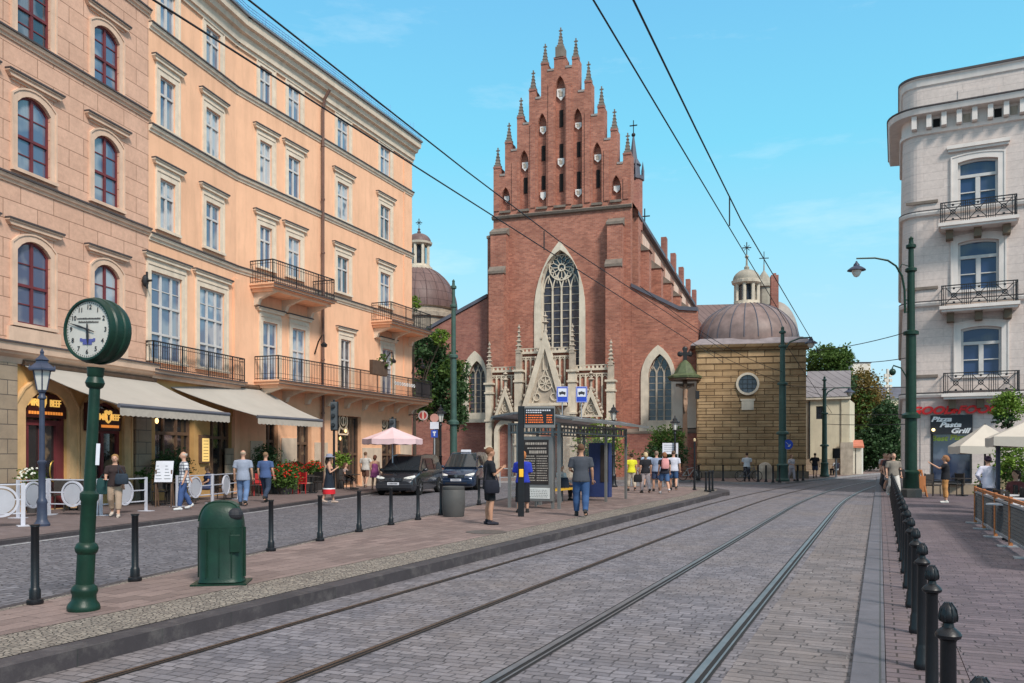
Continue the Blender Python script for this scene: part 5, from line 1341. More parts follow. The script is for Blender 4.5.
text('Pizza', .30, m_sgreen, t, loc=(ru(959), .19, rz(959, 437.5)), depth=.004, shear=.15, bold=.014, sx=1.2)
t = RB.root('wall_lamp', 'small glowing wall lamp beside the black board', 'wall lamp', .05)
MB().ell((ru(933.5), -.2, rz(933, 430)), .07, .07, .07).build('bulb', emit('bulb', (1, .75, .35), 2), t); MB().box(ru(933.5)-.03, ru(933.5)+.03, -.18, -.14, rz(933,430)-.05, rz(933,430)+.12).build('fitting', m_iron, t)
# ================================================================ STREET FURNITURE
m_green = M('dark_green_paint', (.005,.029,.017), .42, var=.25, scale=6, bump=.12, bscale=35, spec=.35, stain=.4)
m_green2 = M('grey_green_pole', (.04,.085,.072), .5, var=.2, scale=3, spec=.4)
m_black = M('black_cast_iron', (.006,.0065,.009), .42, metal=.1, var=.3, scale=8, bump=.08, bscale=70, spec=.5)
m_bluegrey = M('blue_grey_paint', (.04,.05,.085), .45, var=.2, scale=5)
m_lampglass = M('lamp_glass', (.62,.60,.55), .2, var=.1, spec=.7)
m_grey = M('galvanised_grey', (.34,.35,.37), .45, metal=.3, var=.15)
m_whitem = M('white_metal', (.62,.62,.68), .45, var=.1)
m_dial = M('clock_dial', (.56,.52,.47), .5, var=.08, scale=4)
m_ink = M('ink_black', (.02,.02,.025), .6)
ISL = .154; LPV = .10; RPV = .052; CPV = .12
ORD = ['nearest','second','third','fourth','fifth','sixth','seventh','eighth','ninth','tenth','eleventh','twelfth','thirteenth','fourteenth','fifteenth','sixteenth']
# ---- street clock
x, y, _ = G(83.5, 610, ISL)
t = thing('street_clock', 'dark green two-faced street clock on a tall column at the left kerb', 'street clock', (x, y, ISL)); t.rotation_euler = (0, math.radians(2.9), 0)
prof = [(.155,0),(.16,.03),(.15,.06),(.12,.10),(.115,.16),(.13,.2),(.12,.24),(.088,.27),(.088,.58),(.105,.60),(.115,.64),(.10,.68),(.075,.70),(.076,1.12),(.09,1.15),(.09,1.2),(.060,1.23),(.053,2.28),(.08,2.30),(.095,2.34),(.08,2.38),(.072,2.40),(.08,2.42),(.085,2.50)]
MB().lathe(prof, 20).build('column', m_green, t, smooth=True)
zc = ZH(331, y)-ISL; Rr = .325; hd = .11
ca = math.radians(-50)                                # face normal, seen from above, turned left of the camera
F = bpy.data.objects.new('clock_head', None)
def ztube(mb, prof, n=36):                            # lathe about the local y axis
    vs = []; fs = []
    for r, yy in prof:
        for k in range(n): a = 2*PI*k/n; vs.append((r*math.cos(a), yy, r*math.sin(a)))
    for i in range(len(prof)-1):
        for k in range(n): fs.append((i*n+k, i*n+(k+1)%n, (i+1)*n+(k+1)%n, (i+1)*n+k))
    return mb.add(vs, fs)
mb = MB(); ztube(mb, [(Rr*.88,-hd-.01),(Rr*.90,-hd-.03),(Rr*.96,-hd-.03),(Rr,-hd),(Rr*1.0,-hd*.75),(Rr*1.04,-hd*.6),(Rr*1.04,-hd*.35),(Rr*1.0,-hd*.25),(Rr*1.0,hd*.25),(Rr*1.04,hd*.35),(Rr*1.04,hd*.6),(Rr,hd*.75),(Rr,hd),(Rr*.96,hd+.03),(Rr*.9,hd+.03),(Rr*.88,hd+.01)])
head = mb.build('drum', m_green, t, loc=(0, 0, zc), rz=math.radians(-20), smooth=True)
for sgn in (-1, 1):
    mb = MB(); n = 36; mb.add([(Rr*.9*math.cos(2*PI*k/n), sgn*(hd+.008), Rr*.9*math.sin(2*PI*k/n)) for k in range(n)], [tuple(range(n)) if sgn < 0 else tuple(range(n-1,-1,-1))])
    dl = mb.build('dial', m_dial, head)
    yy = sgn*(hd+.012)
    mk = MB()
    for k in range(60):
        a = 2*PI*k/60; r0 = Rr*.82; r1 = Rr*(.85 if k % 5 else .86)
        mk.bar((r0*math.cos(a), yy, r0*math.sin(a)), (r1*math.cos(a), yy, r1*math.sin(a)), .006, .003)
    mk.build('minute_marks', m_ink, dl)
    for h in range(1, 13):
        a = PI/2-2*PI*h/12*(1 if sgn < 0 else -1)
        text(str(h), .068, m_ink, dl, 'numeral', (Rr*.70*math.cos(a), yy, Rr*.70*math.sin(a)), (PI/2, 0, 0 if sgn < 0 else PI), .001, bold=.001)
    hm = MB()
    def hand(ang, L, w, back):
        a = PI/2-ang*(1 if sgn < 0 else -1); c, s_ = math.cos(a), math.sin(a); q = yy+sgn*.008
        pts = [(-back*c+ -s_*w*.4, -back*s_+c*w*.4), (L*.45*c-s_*w, L*.45*s_+c*w), (L*c, L*s_), (L*.45*c+s_*w, L*.45*s_-c*w), (-back*c+s_*w*.4, -back*s_-c*w*.4)]
        hm.add([(p[0], q, p[1]) for p in pts]+[(p[0], q+sgn*.004, p[1]) for p in pts], [(4,3,2,1,0),(5,6,7,8,9)]+[(k,(k+1)%5,(k+1)%5+5,k+5) for k in range(5)])
    hand(2*PI*(5.79/12), Rr*.50, .017, .06); hand(2*PI*(47.5/60), Rr*.80, .011, .09)
    hm.ell((0, yy+sgn*.012, 0), .02, .008, .02, 10, 4); hm.build('hands', m_ink, dl)
    bm = MB(); zb = -Rr*.38
    bm.box(-.09, .09, yy-.002, yy+.002, zb, zb+.028).box(-.06, .06, yy-.0025, yy+.0025, zb-.03, zb).box(-.10, -.075, yy-.0022, yy+.0022, zb+.005, zb+.035).box(.075, .10, yy-.0022, yy+.0022, zb+.005, zb+.035); bm.build('emblem', M('dial_blue', (.08,.09,.28), .6), dl)
    tm_ = MB()
    for row, (w0, zz) in enumerate(((.30, .105), (.26, .07))):
        xx = -w0/2
        while xx < w0/2:
            ww = R.uniform(.008, .013); tm_.box(xx, xx+ww, yy-.001, yy+.001, Rr*.02+zz-.008, Rr*.02+zz+R.uniform(.004, .010)); xx += ww+.005
    tm_.build('small_lettering', m_ink, dl)
s_ = MB().box(.055, .09, -.085, -.07, 1.5, 1.72); s_.build('sticker', m_whitem, t, rz=.3)
# ---- green litter bin
x, y, _ = G(222, 583, ISL)
t = thing('litter_bin', 'dark green rounded litter bin with side opening behind the clock column', 'litter bin', (x, y, ISL), .15)
MB().box(-.33, .33, -.25, .25, 0, .02).build('base', m_green, t)
def rr_sec(z, rx, ry, n=24, p=3.2):
    return [(rx*abs(math.cos(a))**(2/p)*(1 if math.cos(a) > 0 else -1), ry*abs(math.sin(a))**(2/p)*(1 if math.sin(a) > 0 else -1), z) for a in [2*PI*k/n+.01 for k in range(n)]]
def sloft(mb, secs):
    n = len(secs[0]); vs = [v for s in secs for v in s]
    fs = [(i*n+k, i*n+(k+1)%n, (i+1)*n+(k+1)%n, (i+1)*n+k) for i in range(len(secs)-1) for k in range(n)]
    fs += [tuple(range(n-1,-1,-1)), tuple(range((len(secs)-1)*n, len(secs)*n))]; return mb.add(vs, fs)
bh = .70
mb = MB(); sloft(mb, [rr_sec(.03,.28,.215), rr_sec(.05,.275,.21), rr_sec(.07,.262,.20), rr_sec(bh,.268,.205)]); mb.build('body', m_green, t, smooth=True)
mb = MB(); sloft(mb, [rr_sec(bh+.002+.32*math.sin(a), (.268-.0)*math.cos(a)**.6, .205*math.cos(a)**.6) for a in [1.45*k/9 for k in range(10)]])
hdm = mb.build('hood', m_green, t, smooth=True)
mb = MB()
for k in (-.08, -.04, 0, .04, .08): mb.tube([((1 if math.cos(a)>0 else -1)*.270*abs(math.cos(a))**.62, k, bh+.002+.322*math.sin(a)) for a in [.9+2.0*i/12 for i in range(13)]], .009, 5)
mb.build('hood_ribs', m_green, t)
mb = MB()
for sx in (-.275, .275): mb.box(sx*1.0-.012, sx*1.0+.012, -.02, .02, .08, bh)
for kx in (-.15, .0, .15): mb.box(kx-.006, kx+.006, -.212, -.200, .1, bh-.03)
mb.build('seam', m_green, t)
o_ = MB().ell((.17, -.11, bh+.16), .105, .09, .085, 14, 8); o_.build('opening', m_ink, t)
MB().box(.13, .25, -.222, -.195, .40, .62).build('ashtray', m_green, t, bevel=.01)
mb = MB(); sloft(mb, [rr_sec(.38,.02,.02)]) if False else None
# ---- grey barrel bin
x, y, _ = G(453.5, 516.5, ISL)
t = thing('litter_bin', 'grey barrel-shaped litter bin beside the parked vans', 'litter bin', (x, y, ISL))
MB().lathe([(.26,0),(.275,.02),(.305,.35),(.295,.68),(.28,.70),(.29,.72),(.29,.78),(.25,.79),(.24,.70),(0,.69)], 24).build('body', M('grey_plastic_bin', (.075,.072,.07), .6, var=.15), t, smooth=True)
# ---- bollards
def bollard(label, loc, h=.85, r=.045, group=None, fin=False):
    t = thing('bollard', label, 'bollard', loc, 0, group)
    if fin:
        MB().lathe([(0.058,0),(0.061,.02),(0.061,.05),(0.051,.07),(0.049,.16),(0.042,.18),(0.039,.20),(0.035,h-.19),(0.039,h-.18)], 16).build('post', m_black, t, smooth=True)
        f = MB().lathe([(0.037,h-.18),(0.056,h-.17),(0.060,h-.155),(0.051,h-.14),(0.027,h-.12),(0.023,h-.10),(0.034,h-.095),(0.042,h-.08),(0.041,h-.055),(0.031,h-.025),(0.015,h-.006),(0.001,h)], 16)
        f.build('finial', m_black, t, smooth=True)
        q = MB()
        for k in range(8):
            a = 2*PI*k/8; q.tube([((rr)*math.cos(a), (rr)*math.sin(a), z) for rr, z in ((.040,h-.09),(.042,h-.07),(.036,h-.035),(.014,h-.004))], .0045, 4)
        q.build('finial_rib', m_black, t)
    else:
        MB().lathe([(.078,0),(.085,.015),(.08,.05),(.058,.06),(.056,.15),(.048,.17),(.042,.18),(.040,h-.02),(.046,h-.01),(.044,h),(0,h)], 14).build('post', m_black, t, smooth=True)
        MB().lathe([(.05,h-.0),(.055,h+.006),(.05,h+.012),(0,h+.014)], 12).build('cap', m_black, t)
    return t
LB = [(35,604),(135,581),(271,551),(320,541),(359,532),(391,525),(418,520),(441,515),(479,505)]
b0_ = None
near = ['nearest black bollard on the left side of the island pavement, left of the clock', 'black bollard between the street clock and the green bin', 'first black bollard right of the green bin',
        'black bollard in front of the woman in the sun hat', 'black bollard left of the grey-black parked van front', 'black bollard standing before the front bumper of the nearer van', 'black bollard before the rear side of the nearer van', 'black bollard just left of the grey barrel bin', 'black bollard behind the man with the black shoulder bag']
for i, (px, py) in enumerate(LB):
    p = G(px, py, ISL)
    if b0_ is None: b0_ = bollard(near[0], p, .84, group='bollards along the island pavement')
    else: dup(b0_, p, 0, near[i])
# right side row
br = bollard('nearest acorn-topped black bollard on the right pavement, cut by the frame', (0,0,RPV), 1.0, group='bollards along the right kerb', fin=True)
p0 = (1.48, 2.66); dd_ = Vector((.4033, .915)).normalized()*1.475
n = 38
for i in range(n):
    loc = (p0[0]+dd_.x*i, p0[1]+dd_.y*i, RPV)
    if i == 0: br.location = loc; continue
    lab = f'{ORD[i]} acorn-topped black bollard from the camera on the right pavement' if i < 12 else 'small far-off black bollard crowded in the row past the twelve nearest'
    dup(br, loc, 0, lab)
# ---- lamps and poles
def lantern_head(par, z, s, mat, name='lantern'):
    h = MB().lathe([(.04*s,z-.1*s),(.09*s,z-.04*s),(.10*s,z)], 6).build('lantern_base', mat, par)
    g = MB().lathe([(.105*s,z),(.185*s,z+.42*s)], 6).build('lantern_glass', m_lampglass, par)
    f = MB()
    for k in range(6):
        a = 2*PI*k/6; f.bar((.108*s*math.cos(a), .108*s*math.sin(a), z), (.19*s*math.cos(a), .19*s*math.sin(a), z+.42*s), .02*s)
    f.lathe([(.20*s,z+.42*s),(.30*s,z+.43*s),(.30*s,z+.47*s),(.14*s,z+.60*s),(.13*s,z+.64*s),(.16*s,z+.66*s),(.05*s,z+.76*s),(.04*s,z+.80*s),(.05*s,z+.84*s),(.0,z+.93*s)], 6)
    for k in range(6):
        a = 2*PI*k/6; f.lathe([(.03*s,z+.47*s),(.0,z+.55*s)], 4, (.28*s*math.cos(a), .28*s*math.sin(a), 0))
    f.build('lantern_roof', mat, par)
def old_lamp(label, px, pyb, pyt, zg, mat, s=1.0, rp=.05, rb=.13, Y=None):
    x, y, _ = G(px, pyb, zg) if Y is None else A(px, Y, zg)
    H = ZH(pyt, y)-zg; t = thing('street_lamp', label, 'street lamp', (x, y, zg)); hz = H-.93*s
    p = [(rb*1.2,0),(rb*1.25,.05),(rb,.10),(rb*.8,.16),(rb*.75,.5),(rb*.85,.55),(rb*.75,.6),(rp*1.25,.66),(rp*1.2,hz*.45),(rp*1.6,hz*.46),(rp*1.6,hz*.475),(rp,hz*.485),(rp*.9,hz-.22),(rp*1.5,hz-.2),(rp*1.5,hz-.16),(rp,hz-.12),(rp,hz-.08)]
    MB().lathe(p, 14).build('post', mat, t, smooth=True); lantern_head(t, hz, s, mat); return t
old_lamp('blue grey antique street lamp with six sided lantern left of the clock', 42, 526, 348, LPV, m_bluegrey, 1.05, .062, .14)
old_lamp('dark antique lamp post beyond the bus shelter roof, in front of the church portal', 613.5, 487, 404, ISL, m_black, .85, .07, .17)
old_lamp('antique lamp post rising above the group of pedestrians', 675, 487, 415, ISL, m_black, .8, .05, .12)
old_lamp('antique lamp post between the orange house and the pale green tram pole', 440.5, 486, 404, LPV, m_black, 1.0, .06, .14, Y=44)
def tram_pole(label, px, Y, pyt, zg, r=.13, mat=None, name='tram_pole'):
    mat = mat or m_green2; x, y, _ = A(px, Y, zg); H = ZH(pyt, Y)-zg
    t = thing(name, label, 'tram pole', (x, y, zg))
    MB().lathe([(r*1.9,0),(r*1.95,.12),(r*1.6,.2),(r*1.45,.9),(r*1.6,.95),(r*1.6,1.03),(r*1.15,1.1),(r*1.1,H*.30),(r*1.75,H*.302),(r*1.75,H*.315),(r,H*.325),(r*.95,H*.62),(r*1.45,H*.622),(r*1.45,H*.634),(r*.75,H*.64),(r*.7,H*.86),(r*1.1,H*.865),(r*1.1,H*.875),(r*.55,H*.88),(r*.5,H*.95),(r*.95,H*.955),(r*.95,H*.965),(r*.5,H*.97),(r*.4,H*.985),(r*.5,H*.99),(0,H)], 16).build('shaft', mat, t, smooth=True)
    return t, H
tram_pole('pale green tram pole behind the vans left of the church', 453.5, 45, 279, .02, .17)
tC, H = tram_pole('large dark green tram pole with curved lamp arm by the corner house', 911, 33.9, 236, RPV, .20, m_green)
MB().lathe([(.42,0),(.42,.30),(.36,.36)], 8).build('plinth', M('plinth_dark', (.10,.09,.08), .8), tC)
Yp = 33.9
def lampshade(par, x, y, z, s=1):
    MB().lathe([(.03*s,z+.42*s),(.05*s,z+.36*s),(.07*s,z+.34*s),(.13*s,z+.26*s),(.13*s,z+.2*s),(.24*s,z+.14*s),(.38*s,z+.04*s),(.40*s,z),(.22*s,z)], 18, (x, y, 0)).build('lamp_shade', m_bluegrey, par, smooth=True)
    MB().lathe([(.21*s,z),(.19*s,z-.12*s),(.11*s,z-.26*s),(.0,z-.31*s)], 16, (x, y, 0)).build('lamp_bowl', m_lampglass, par, smooth=True)
mpx = 33.9/843
arm = [((px-911)*mpx, 0, ZH(py, Yp)-RPV) for px, py in ((905,313),(904.5,290),(902,276),(896,266),(888,260.5),(875,258),(856.5,258.5))]
MB().tube(arm, [.045,.045,.045,.04,.04,.035,.03], 8).build('lamp_arm', m_green, tC, smooth=True)
MB().tube([((898-911)*mpx,0,ZH(272,Yp)-RPV),((902-911)*mpx,0,ZH(264,Yp)-RPV),((908-911)*mpx,0,ZH(266,Yp)-RPV)], .02, 5).bar(((905-911)*mpx,0,ZH(300,Yp)-RPV), (0,0,ZH(300,Yp)-RPV), .04).bar(((905-911)*mpx,0,ZH(312,Yp)-RPV), (0,0,ZH(312,Yp)-RPV), .04).build('arm_bracket', m_green, tC)
lampshade(tC, (856.5-911)*mpx, 0, ZH(270.5, Yp)-RPV, .9)
arm = [((px-911)*mpx, 0, ZH(py, Yp)-RPV) for px, py in ((909,388),(906,376),(901,368),(893.5,365.5),(892,369))]
MB().tube(arm, .03, 6).build('small_lamp_arm', m_green, tC, smooth=True)
MB().ell(((892.5-911)*mpx, 0, ZH(372, Yp)-RPV), .13, .13, .14).build('small_lamp', m_green, tC, smooth=True)
def arm_pole(label, px, Y, pyt, r, arm_px, shade, zg=CPV):
    t, H = tram_pole(label, px, Y, pyt, zg, r); m = Y/843
    MB().tube([((a-px)*m, 0, ZH(b, Y)-zg) for a, b in arm_px], .05, 6).build('lamp_arm', m_green2, t, smooth=True)
    lampshade(t, (shade[0]-px)*m, 0, ZH(shade[1], Y)-zg, 1.0); return t
arm_pole('green tram pole with lamp arm standing before the round window chapel', 782.5, 52, 326, .22, ((783,357),(785,349),(790,342),(800,338),(812,337.5)), (811,343.5))
arm_pole('green tram pole with lamp arm before the yellow annexe', 824.5, 63, 376, .18, ((825,398),(828,392),(835,388),(850,387.5)), (849.5,392.5))
# round blue sign
x, y, _ = A(788, 51.8); t = thing('round_sign', 'round blue sign fixed to the green pole before the chapel', 'sign', (x, y, ZH(444.5, 51.8)))
mb = MB(); ztube(mb, [(0.01,-.03),(.30,-.03),(.30,.03),(.01,.03)], 20); mb.build('disc', M('sign_blue', (.03,.08,.45), .4), t)
mb = MB(); mb.bar((-.13,-.045,.13),(.10,-.045,-.10),.06,.02).box(-.02,.13,-.05,-.035,-.14,-.08).box(.08,.13,-.05,-.036,-.14,.02); mb.build('arrow', m_whitem, t)
# thin posts near the island tip
for i, (px, pb, ptp, lab) in enumerate(((694.5,490,438,'tall thin black post with pale top at the far end of the island'),(706,491.5,471,'left of three short black posts at the island tip'),(709.5,492,470,'middle of three short black posts at the island tip'),(712.5,491,470,'right of three short black posts at the island tip'))):
    p = G(px, pb, ISL); H = ZH(ptp, p[1])-ISL
    t = thing('marker_post', lab, 'post', p)
    MB().lathe([(.09,0),(.09,.06),(.05,.08),(.04,H-.15)], 8).build('shaft', m_black, t)
    MB().lathe([(.055,H-.15),(.06,H-.05),(.0,H)], 8).build('top', M('brass_cap', (.55,.42,.25), .5) if i == 0 else m_black, t)
cb = None
for i, (px, pb) in enumerate(((699,480.5),(723,481),(758,482),(766,482),(773,482.5),(779.5,482.5),(797.5,481),(803,480.5))):
    p = G(px, pb, CPV); lab = f'black bollard {["left of the cyclist","just left of the parked cyclist","first right of the cyclist","second right of the cyclist","third right of the cyclist","close left of the green chapel pole","first right of the green chapel pole","second right of the green chapel pole"][i]} on the chapel pavement'
    if cb is None: cb = bollard(lab, p, 1.0, group='bollards before the chapel'); cb.scale = (1.3, 1.3, 1)
    else: dup(cb, p, 0, lab, (1.3, 1.3, 1))
# stone marker by the chapel
p = G(765, 479, CPV); t = thing('stone_marker', 'rounded stone block at the foot of the chapel wall', 'stone', p)
MB().ell((0,0,.55), .55, .35, .6).box(-.5,.5,-.3,.3,0,.5).build('block', m_lime_d, t)
# signpost near orange house
x, y, _ = A(434.5, 43, LPV); t = thing('sign_post', 'signpost with round, white and blue plates near the house corner', 'sign', (x, y, LPV)); m = 43/843
MB().tube([(0,0,0),(0,0,ZH(414,43)-LPV)], .035, 6).build('post', m_grey, t)
zf_ = lambda py: ZH(py, 43)-LPV
mb = MB(); ztube(mb, [(.01,-.06),(.22,-.06),(.22,-.03),(.01,-.03)], 16); mb.build('round_plate', M('faded_red', (.45,.22,.18), .6), t, loc=(0,0,zf_(418)))
MB().box(-.22,.22,-.07,-.04,zf_(429),zf_(422)).build('white_plate', m_whitem, t)
bp = MB().box(-.17,.17,-.07,-.04,zf_(437.5),zf_(430)).build('blue_plate', M('sign_blue2', (.03,.07,.35), .4), t)
MB().box(-.03,.03,-.08,-.071,zf_(436),zf_(433)).box(-.08,.08,-.08,-.0712,zf_(433),zf_(431.5)).build('arrow', m_whitem, bp)
# traffic signals seen from behind
def signal(label, px, Y, pyt, pyb, zg):
    x, y, _ = A(px, Y, zg); t = thing('traffic_light', label, 'traffic light', (x, y, zg)); zt, zb = ZH(pyt, Y)-zg, ZH(pyb, Y)-zg
    MB().tube([(0,0,0),(0,0,zt+.1)], .05, 8).build('pole', m_black, t)
    MB().box(-.13,.13,-.12,.12,zb,zt).build('housing', M('signal_grey', (.07,.08,.09), .5), t, bevel=.03)
    for k in range(3):
        zz = zb+(zt-zb)*(k+.5)/3
        MB().tube([(.0,-.12,zz),(.0,-.22,zz+.02)], .08, 10).build('visor', m_black, t)
    MB().box(-.16,.16,.125,.145,zb-.03,zt+.03).build('backplate', m_black, t)
signal('traffic light on the cafe pavement in front of the drainpipe', 334, 35.5, 402, 430, LPV)
signal('traffic light beside the pink parasol behind the nearer van', 392.5, 38.5, 419, 441, LPV)
t = thing('pedestrian_signal', 'small dark signal post on the pavement before the yellow annexe', 'traffic light', A(836, 62, CPV)); zq = ZH(450,62)
MB().tube([(0,0,0),(0,0,zq)], .06, 6).build('pole', m_grey, t); MB().box(-.22,.22,-.2,.1,ZH(460,62),ZH(450,62)).build('housing', m_black, t)
# ================================================================ BUS SHELTER
th = math.atan2(-2.76, 5.8)
sh = thing('tram_shelter', 'grey metal and glass tram shelter with curved roof on the island', 'tram shelter', (1.39, 24.9, ISL), th)
m_sh = M('shelter_grey', (.20,.195,.19), .45, metal=.35, var=.12)
m_shr, nt_, b_ = _new('shelter_roof_glazing'); b_.inputs['Base Color'].default_value = (.30,.31,.34,1); b_.inputs['Roughness'].default_value = .3; b_.inputs['Alpha'].default_value = .85
m_gl, nt_, b_ = _new('clear_glass'); b_.inputs['Base Color'].default_value = (.55,.6,.6,1); b_.inputs['Roughness'].default_value = .05; b_.inputs['Alpha'].default_value = .16; b_.inputs['Specular IOR Level'].default_value = .8
XL = -1.62
for xx, yy in ((0,0),(0,4.2),(0,6.4),(XL,0),(XL,2.1),(XL,4.2),(XL,6.4),(XL+.28,0),(-.2,0)):
    MB().box(xx-.04, xx+.04, yy-.04, yy+.04, 0, 2.55).build('post', m_sh, sh)
mb = MB(); ns = 8; W0, W1 = XL-.35, .62
for k in range(ns):
    f0, f1 = k/ns, (k+1)/ns; xa, xb = W0+(W1-W0)*f0, W0+(W1-W0)*f1; c = lambda f: 2.74+.16*math.sin(PI*min(1, f*1.1))-.10*f
    mb.add([(xa,-.5,c(f0)),(xb,-.5,c(f1)),(xb,7.1,c(f1)),(xa,7.1,c(f0)),(xa,-.5,c(f0)-.03),(xb,-.5,c(f1)-.03),(xb,7.1,c(f1)-.03),(xa,7.1,c(f0)-.03)], [(0,1,2,3),(4,7,6,5),(0,4,5,1),(3,2,6,7)])
mb.build('roof', m_shr, sh)
mb = MB()
for yy in (-.5, 1.0, 2.5, 4.0, 5.5, 7.05):
    for k in range(ns):
        f0, f1 = k/ns, (k+1)/ns; mb.bar((W0+(W1-W0)*f0, yy, c(f0)+.012), (W0+(W1-W0)*f1, yy, c(f1)+.012), .05, .03)
mb.build('roof_rib', m_sh, sh)
mb = MB(); mb.box(W1-.02, W1+.04, -.5, 7.1, 2.58, 2.66).box(W0-.04, W0+.02, -.5, 7.1, 2.66, 2.74); mb.build('gutter', m_sh, sh)
mb = MB()
for xx in (0, XL):
    mb.box(xx-.03, xx+.03, -.0, 6.4, 2.50, 2.56); mb.box(xx-.03, xx+.03, 0, 6.4, 2.25, 2.30)
    for k in range(22): mb.box(xx-.02, xx+.02, .1+k*.29, .13+k*.29, 2.30, 2.50)
for yy in (0, 6.4):
    mb.box(XL, 0, yy-.03, yy+.03, 2.50, 2.56); mb.box(XL, 0, yy-.03, yy+.03, 2.25, 2.30)
    for k in range(7): mb.box(XL+.1+k*.22, XL+.13+k*.22, yy-.02, yy+.02, 2.30, 2.50)
mb.build('roof_beam', m_sh, sh)
for y0, y1 in ((.06, 2.05), (2.15, 4.15), (4.25, 6.35)): MB().box(XL-.01, XL+.01, y0, y1, .25, 2.2).build('glass_panel', m_gl, sh)
MB().box(XL+.05, -.9, 6.39, 6.41, .25, 2.2).build('glass_panel', m_gl, sh)
# poster lightbox at the near end
pc = MB().box(-1.24, -.16, -.13, .10, .22, 2.15).build('poster_case', m_sh, sh, bevel=.015)
m_pdark = M('poster_dark', (.03,.022,.02), .35, var=.3, scale=3); m_pline = M('poster_lettering', (.42,.36,.31), .6, var=.3, scale=9)
po_ = MB().box(-1.12, -.28, -.142, -.131, .72, 2.05).build('poster', m_pdark, pc)
mb = MB(); RR2 = random.Random(3)
for k, (zz, hh) in enumerate(((1.90,.07),(1.78,.035),(1.64,.09))):
    xx = -1.02+.06*k
    while xx < -.36: ww = RR2.uniform(.025,.06); mb.box(xx, xx+ww, -.147, -.1425, zz, zz+hh); xx += ww+.018
for r_ in range(11):
    zz = 1.55-.072*r_
    for c_ in range(2):
        xx = -1.06+c_*.40; e_ = xx+.33
        while xx < e_: ww = RR2.uniform(.02,.05); mb.box(xx, xx+ww, -.146, -.1426, zz, zz+.026); xx += ww+.014
mb.build('poster_lettering', m_pline, po_)
lb_ = MB().box(-1.16, -.24, -.142, -.131, .30, .62).build('timetable', M('timetable_white', (.62,.62,.60), .5), pc)
mb = MB()
for r_ in range(5):
    xx = -1.1
    while xx < -.32: ww = RR2.uniform(.02,.06); mb.box(xx, xx+ww, -.146, -.1425, .35+r_*.05, .362+r_*.05); xx += ww+.025
mb.build('timetable_lettering', m_ink, lb_)
bn = MB().box(XL+.15, XL+.60, 1.2, 5.2, .42, .48).build('bench_seat', M('bench_yellow', (.75,.42,.04), .5), sh)
for yy in (1.5, 3.2, 4.9): MB().box(XL+.3, XL+.4, yy-.04, yy+.04, 0, .42).build('bench_leg', m_sh, sh)
bx_ = MB().box(-.86, -.10, 4.85, 5.15, .12, 2.02).build('end_panel', M('navy_panel', (.025,.04,.13), .4, var=.1), sh, bevel=.02)
MB().box(-.42, -.14, 4.83, 4.849, .65, 1.95).build('poster', m_pdark, bx_)
rp_ = MB().box(-1.35, -.9, 6.30, 6.36, .95, 1.95).build('red_poster', M('poster_red', (.50,.02,.015), .4), sh)
mb = MB()
for k in range(3):
    for j in range(2): ringc(mb, -1.235+.22*j, 1.18+.26*k, .05, .085, 6.28, 6.299, 10)
mb.build('poster_lettering', M('poster_yellow', (.75,.5,.08), .5), rp_)
# yellow litter/ticket item by the bench
t = thing('ticket_machine', 'small orange yellow box on the shelter bench side', 'ticket machine', (*[v for v in (Vector((1.39,24.9))+Vector((math.cos(th),math.sin(th)))*(-1.15)+Vector((-math.sin(th),math.cos(th)))*.9)], ISL), th)
MB().box(-.10,.10,-.08,.08,.55,1.1).build('box', M('machine_orange', (.75,.30,.05), .5), t, bevel=.02); MB().box(-.03,.03,-.03,.03,0,.55).build('stand', m_sh, t)
# signs above the roof
for k, (px, lab) in enumerate(((562.3,'left one of two blue tram stop signs above the shelter roof'),(581.5,'right one of two blue tram stop signs above the shelter roof'))):
    Ys = 26.6+k*.6; x, y, _ = A(px, Ys); zt, zb = ZH(386.5, Ys), ZH(402.5, Ys)
    t = thing('stop_sign', lab, 'stop sign', (x, y, ISL+2.75), 0, 'tram stop signs'); b0z = ISL+2.75
    MB().tube([(0,.03,0),(0,.03,zt-b0z-.05)], .018, 6).build('post', m_grey, t)
    pl = MB().box(-.185,.185,-.02,.02,zb-b0z,zt-b0z).build('plate', M('stop_blue', (.02,.06,.42), .4) if k == 0 else bpy.data.materials['stop_blue'], t, bevel=.008)
    zz = zb-b0z; hh = zt-zb
    MB().ring([(-.175,zz+.01),(.175,zz+.01),(.175,zz+hh-.01),(-.175,zz+hh-.01)], [(-.165,zz+.02),(.165,zz+.02),(.165,zz+hh-.02),(-.165,zz+hh-.02)], -.026, -.0205).box(-.135,.135,-.026,-.0205,zz+hh*.36,zz+hh*.88).build('white_field', m_whitem, pl)
    MB().box(-.10,.10,-.031,-.0265,zz+hh*.52,zz+hh*.66).box(-.085,-.05,-.031,-.0265,zz+hh*.47,zz+hh*.515).box(.05,.085,-.031,-.0265,zz+hh*.47,zz+hh*.515).box(-.03,.03,-.031,-.0266,zz+hh*.67,zz+hh*.70).build('tram_symbol', m_ink, pl)
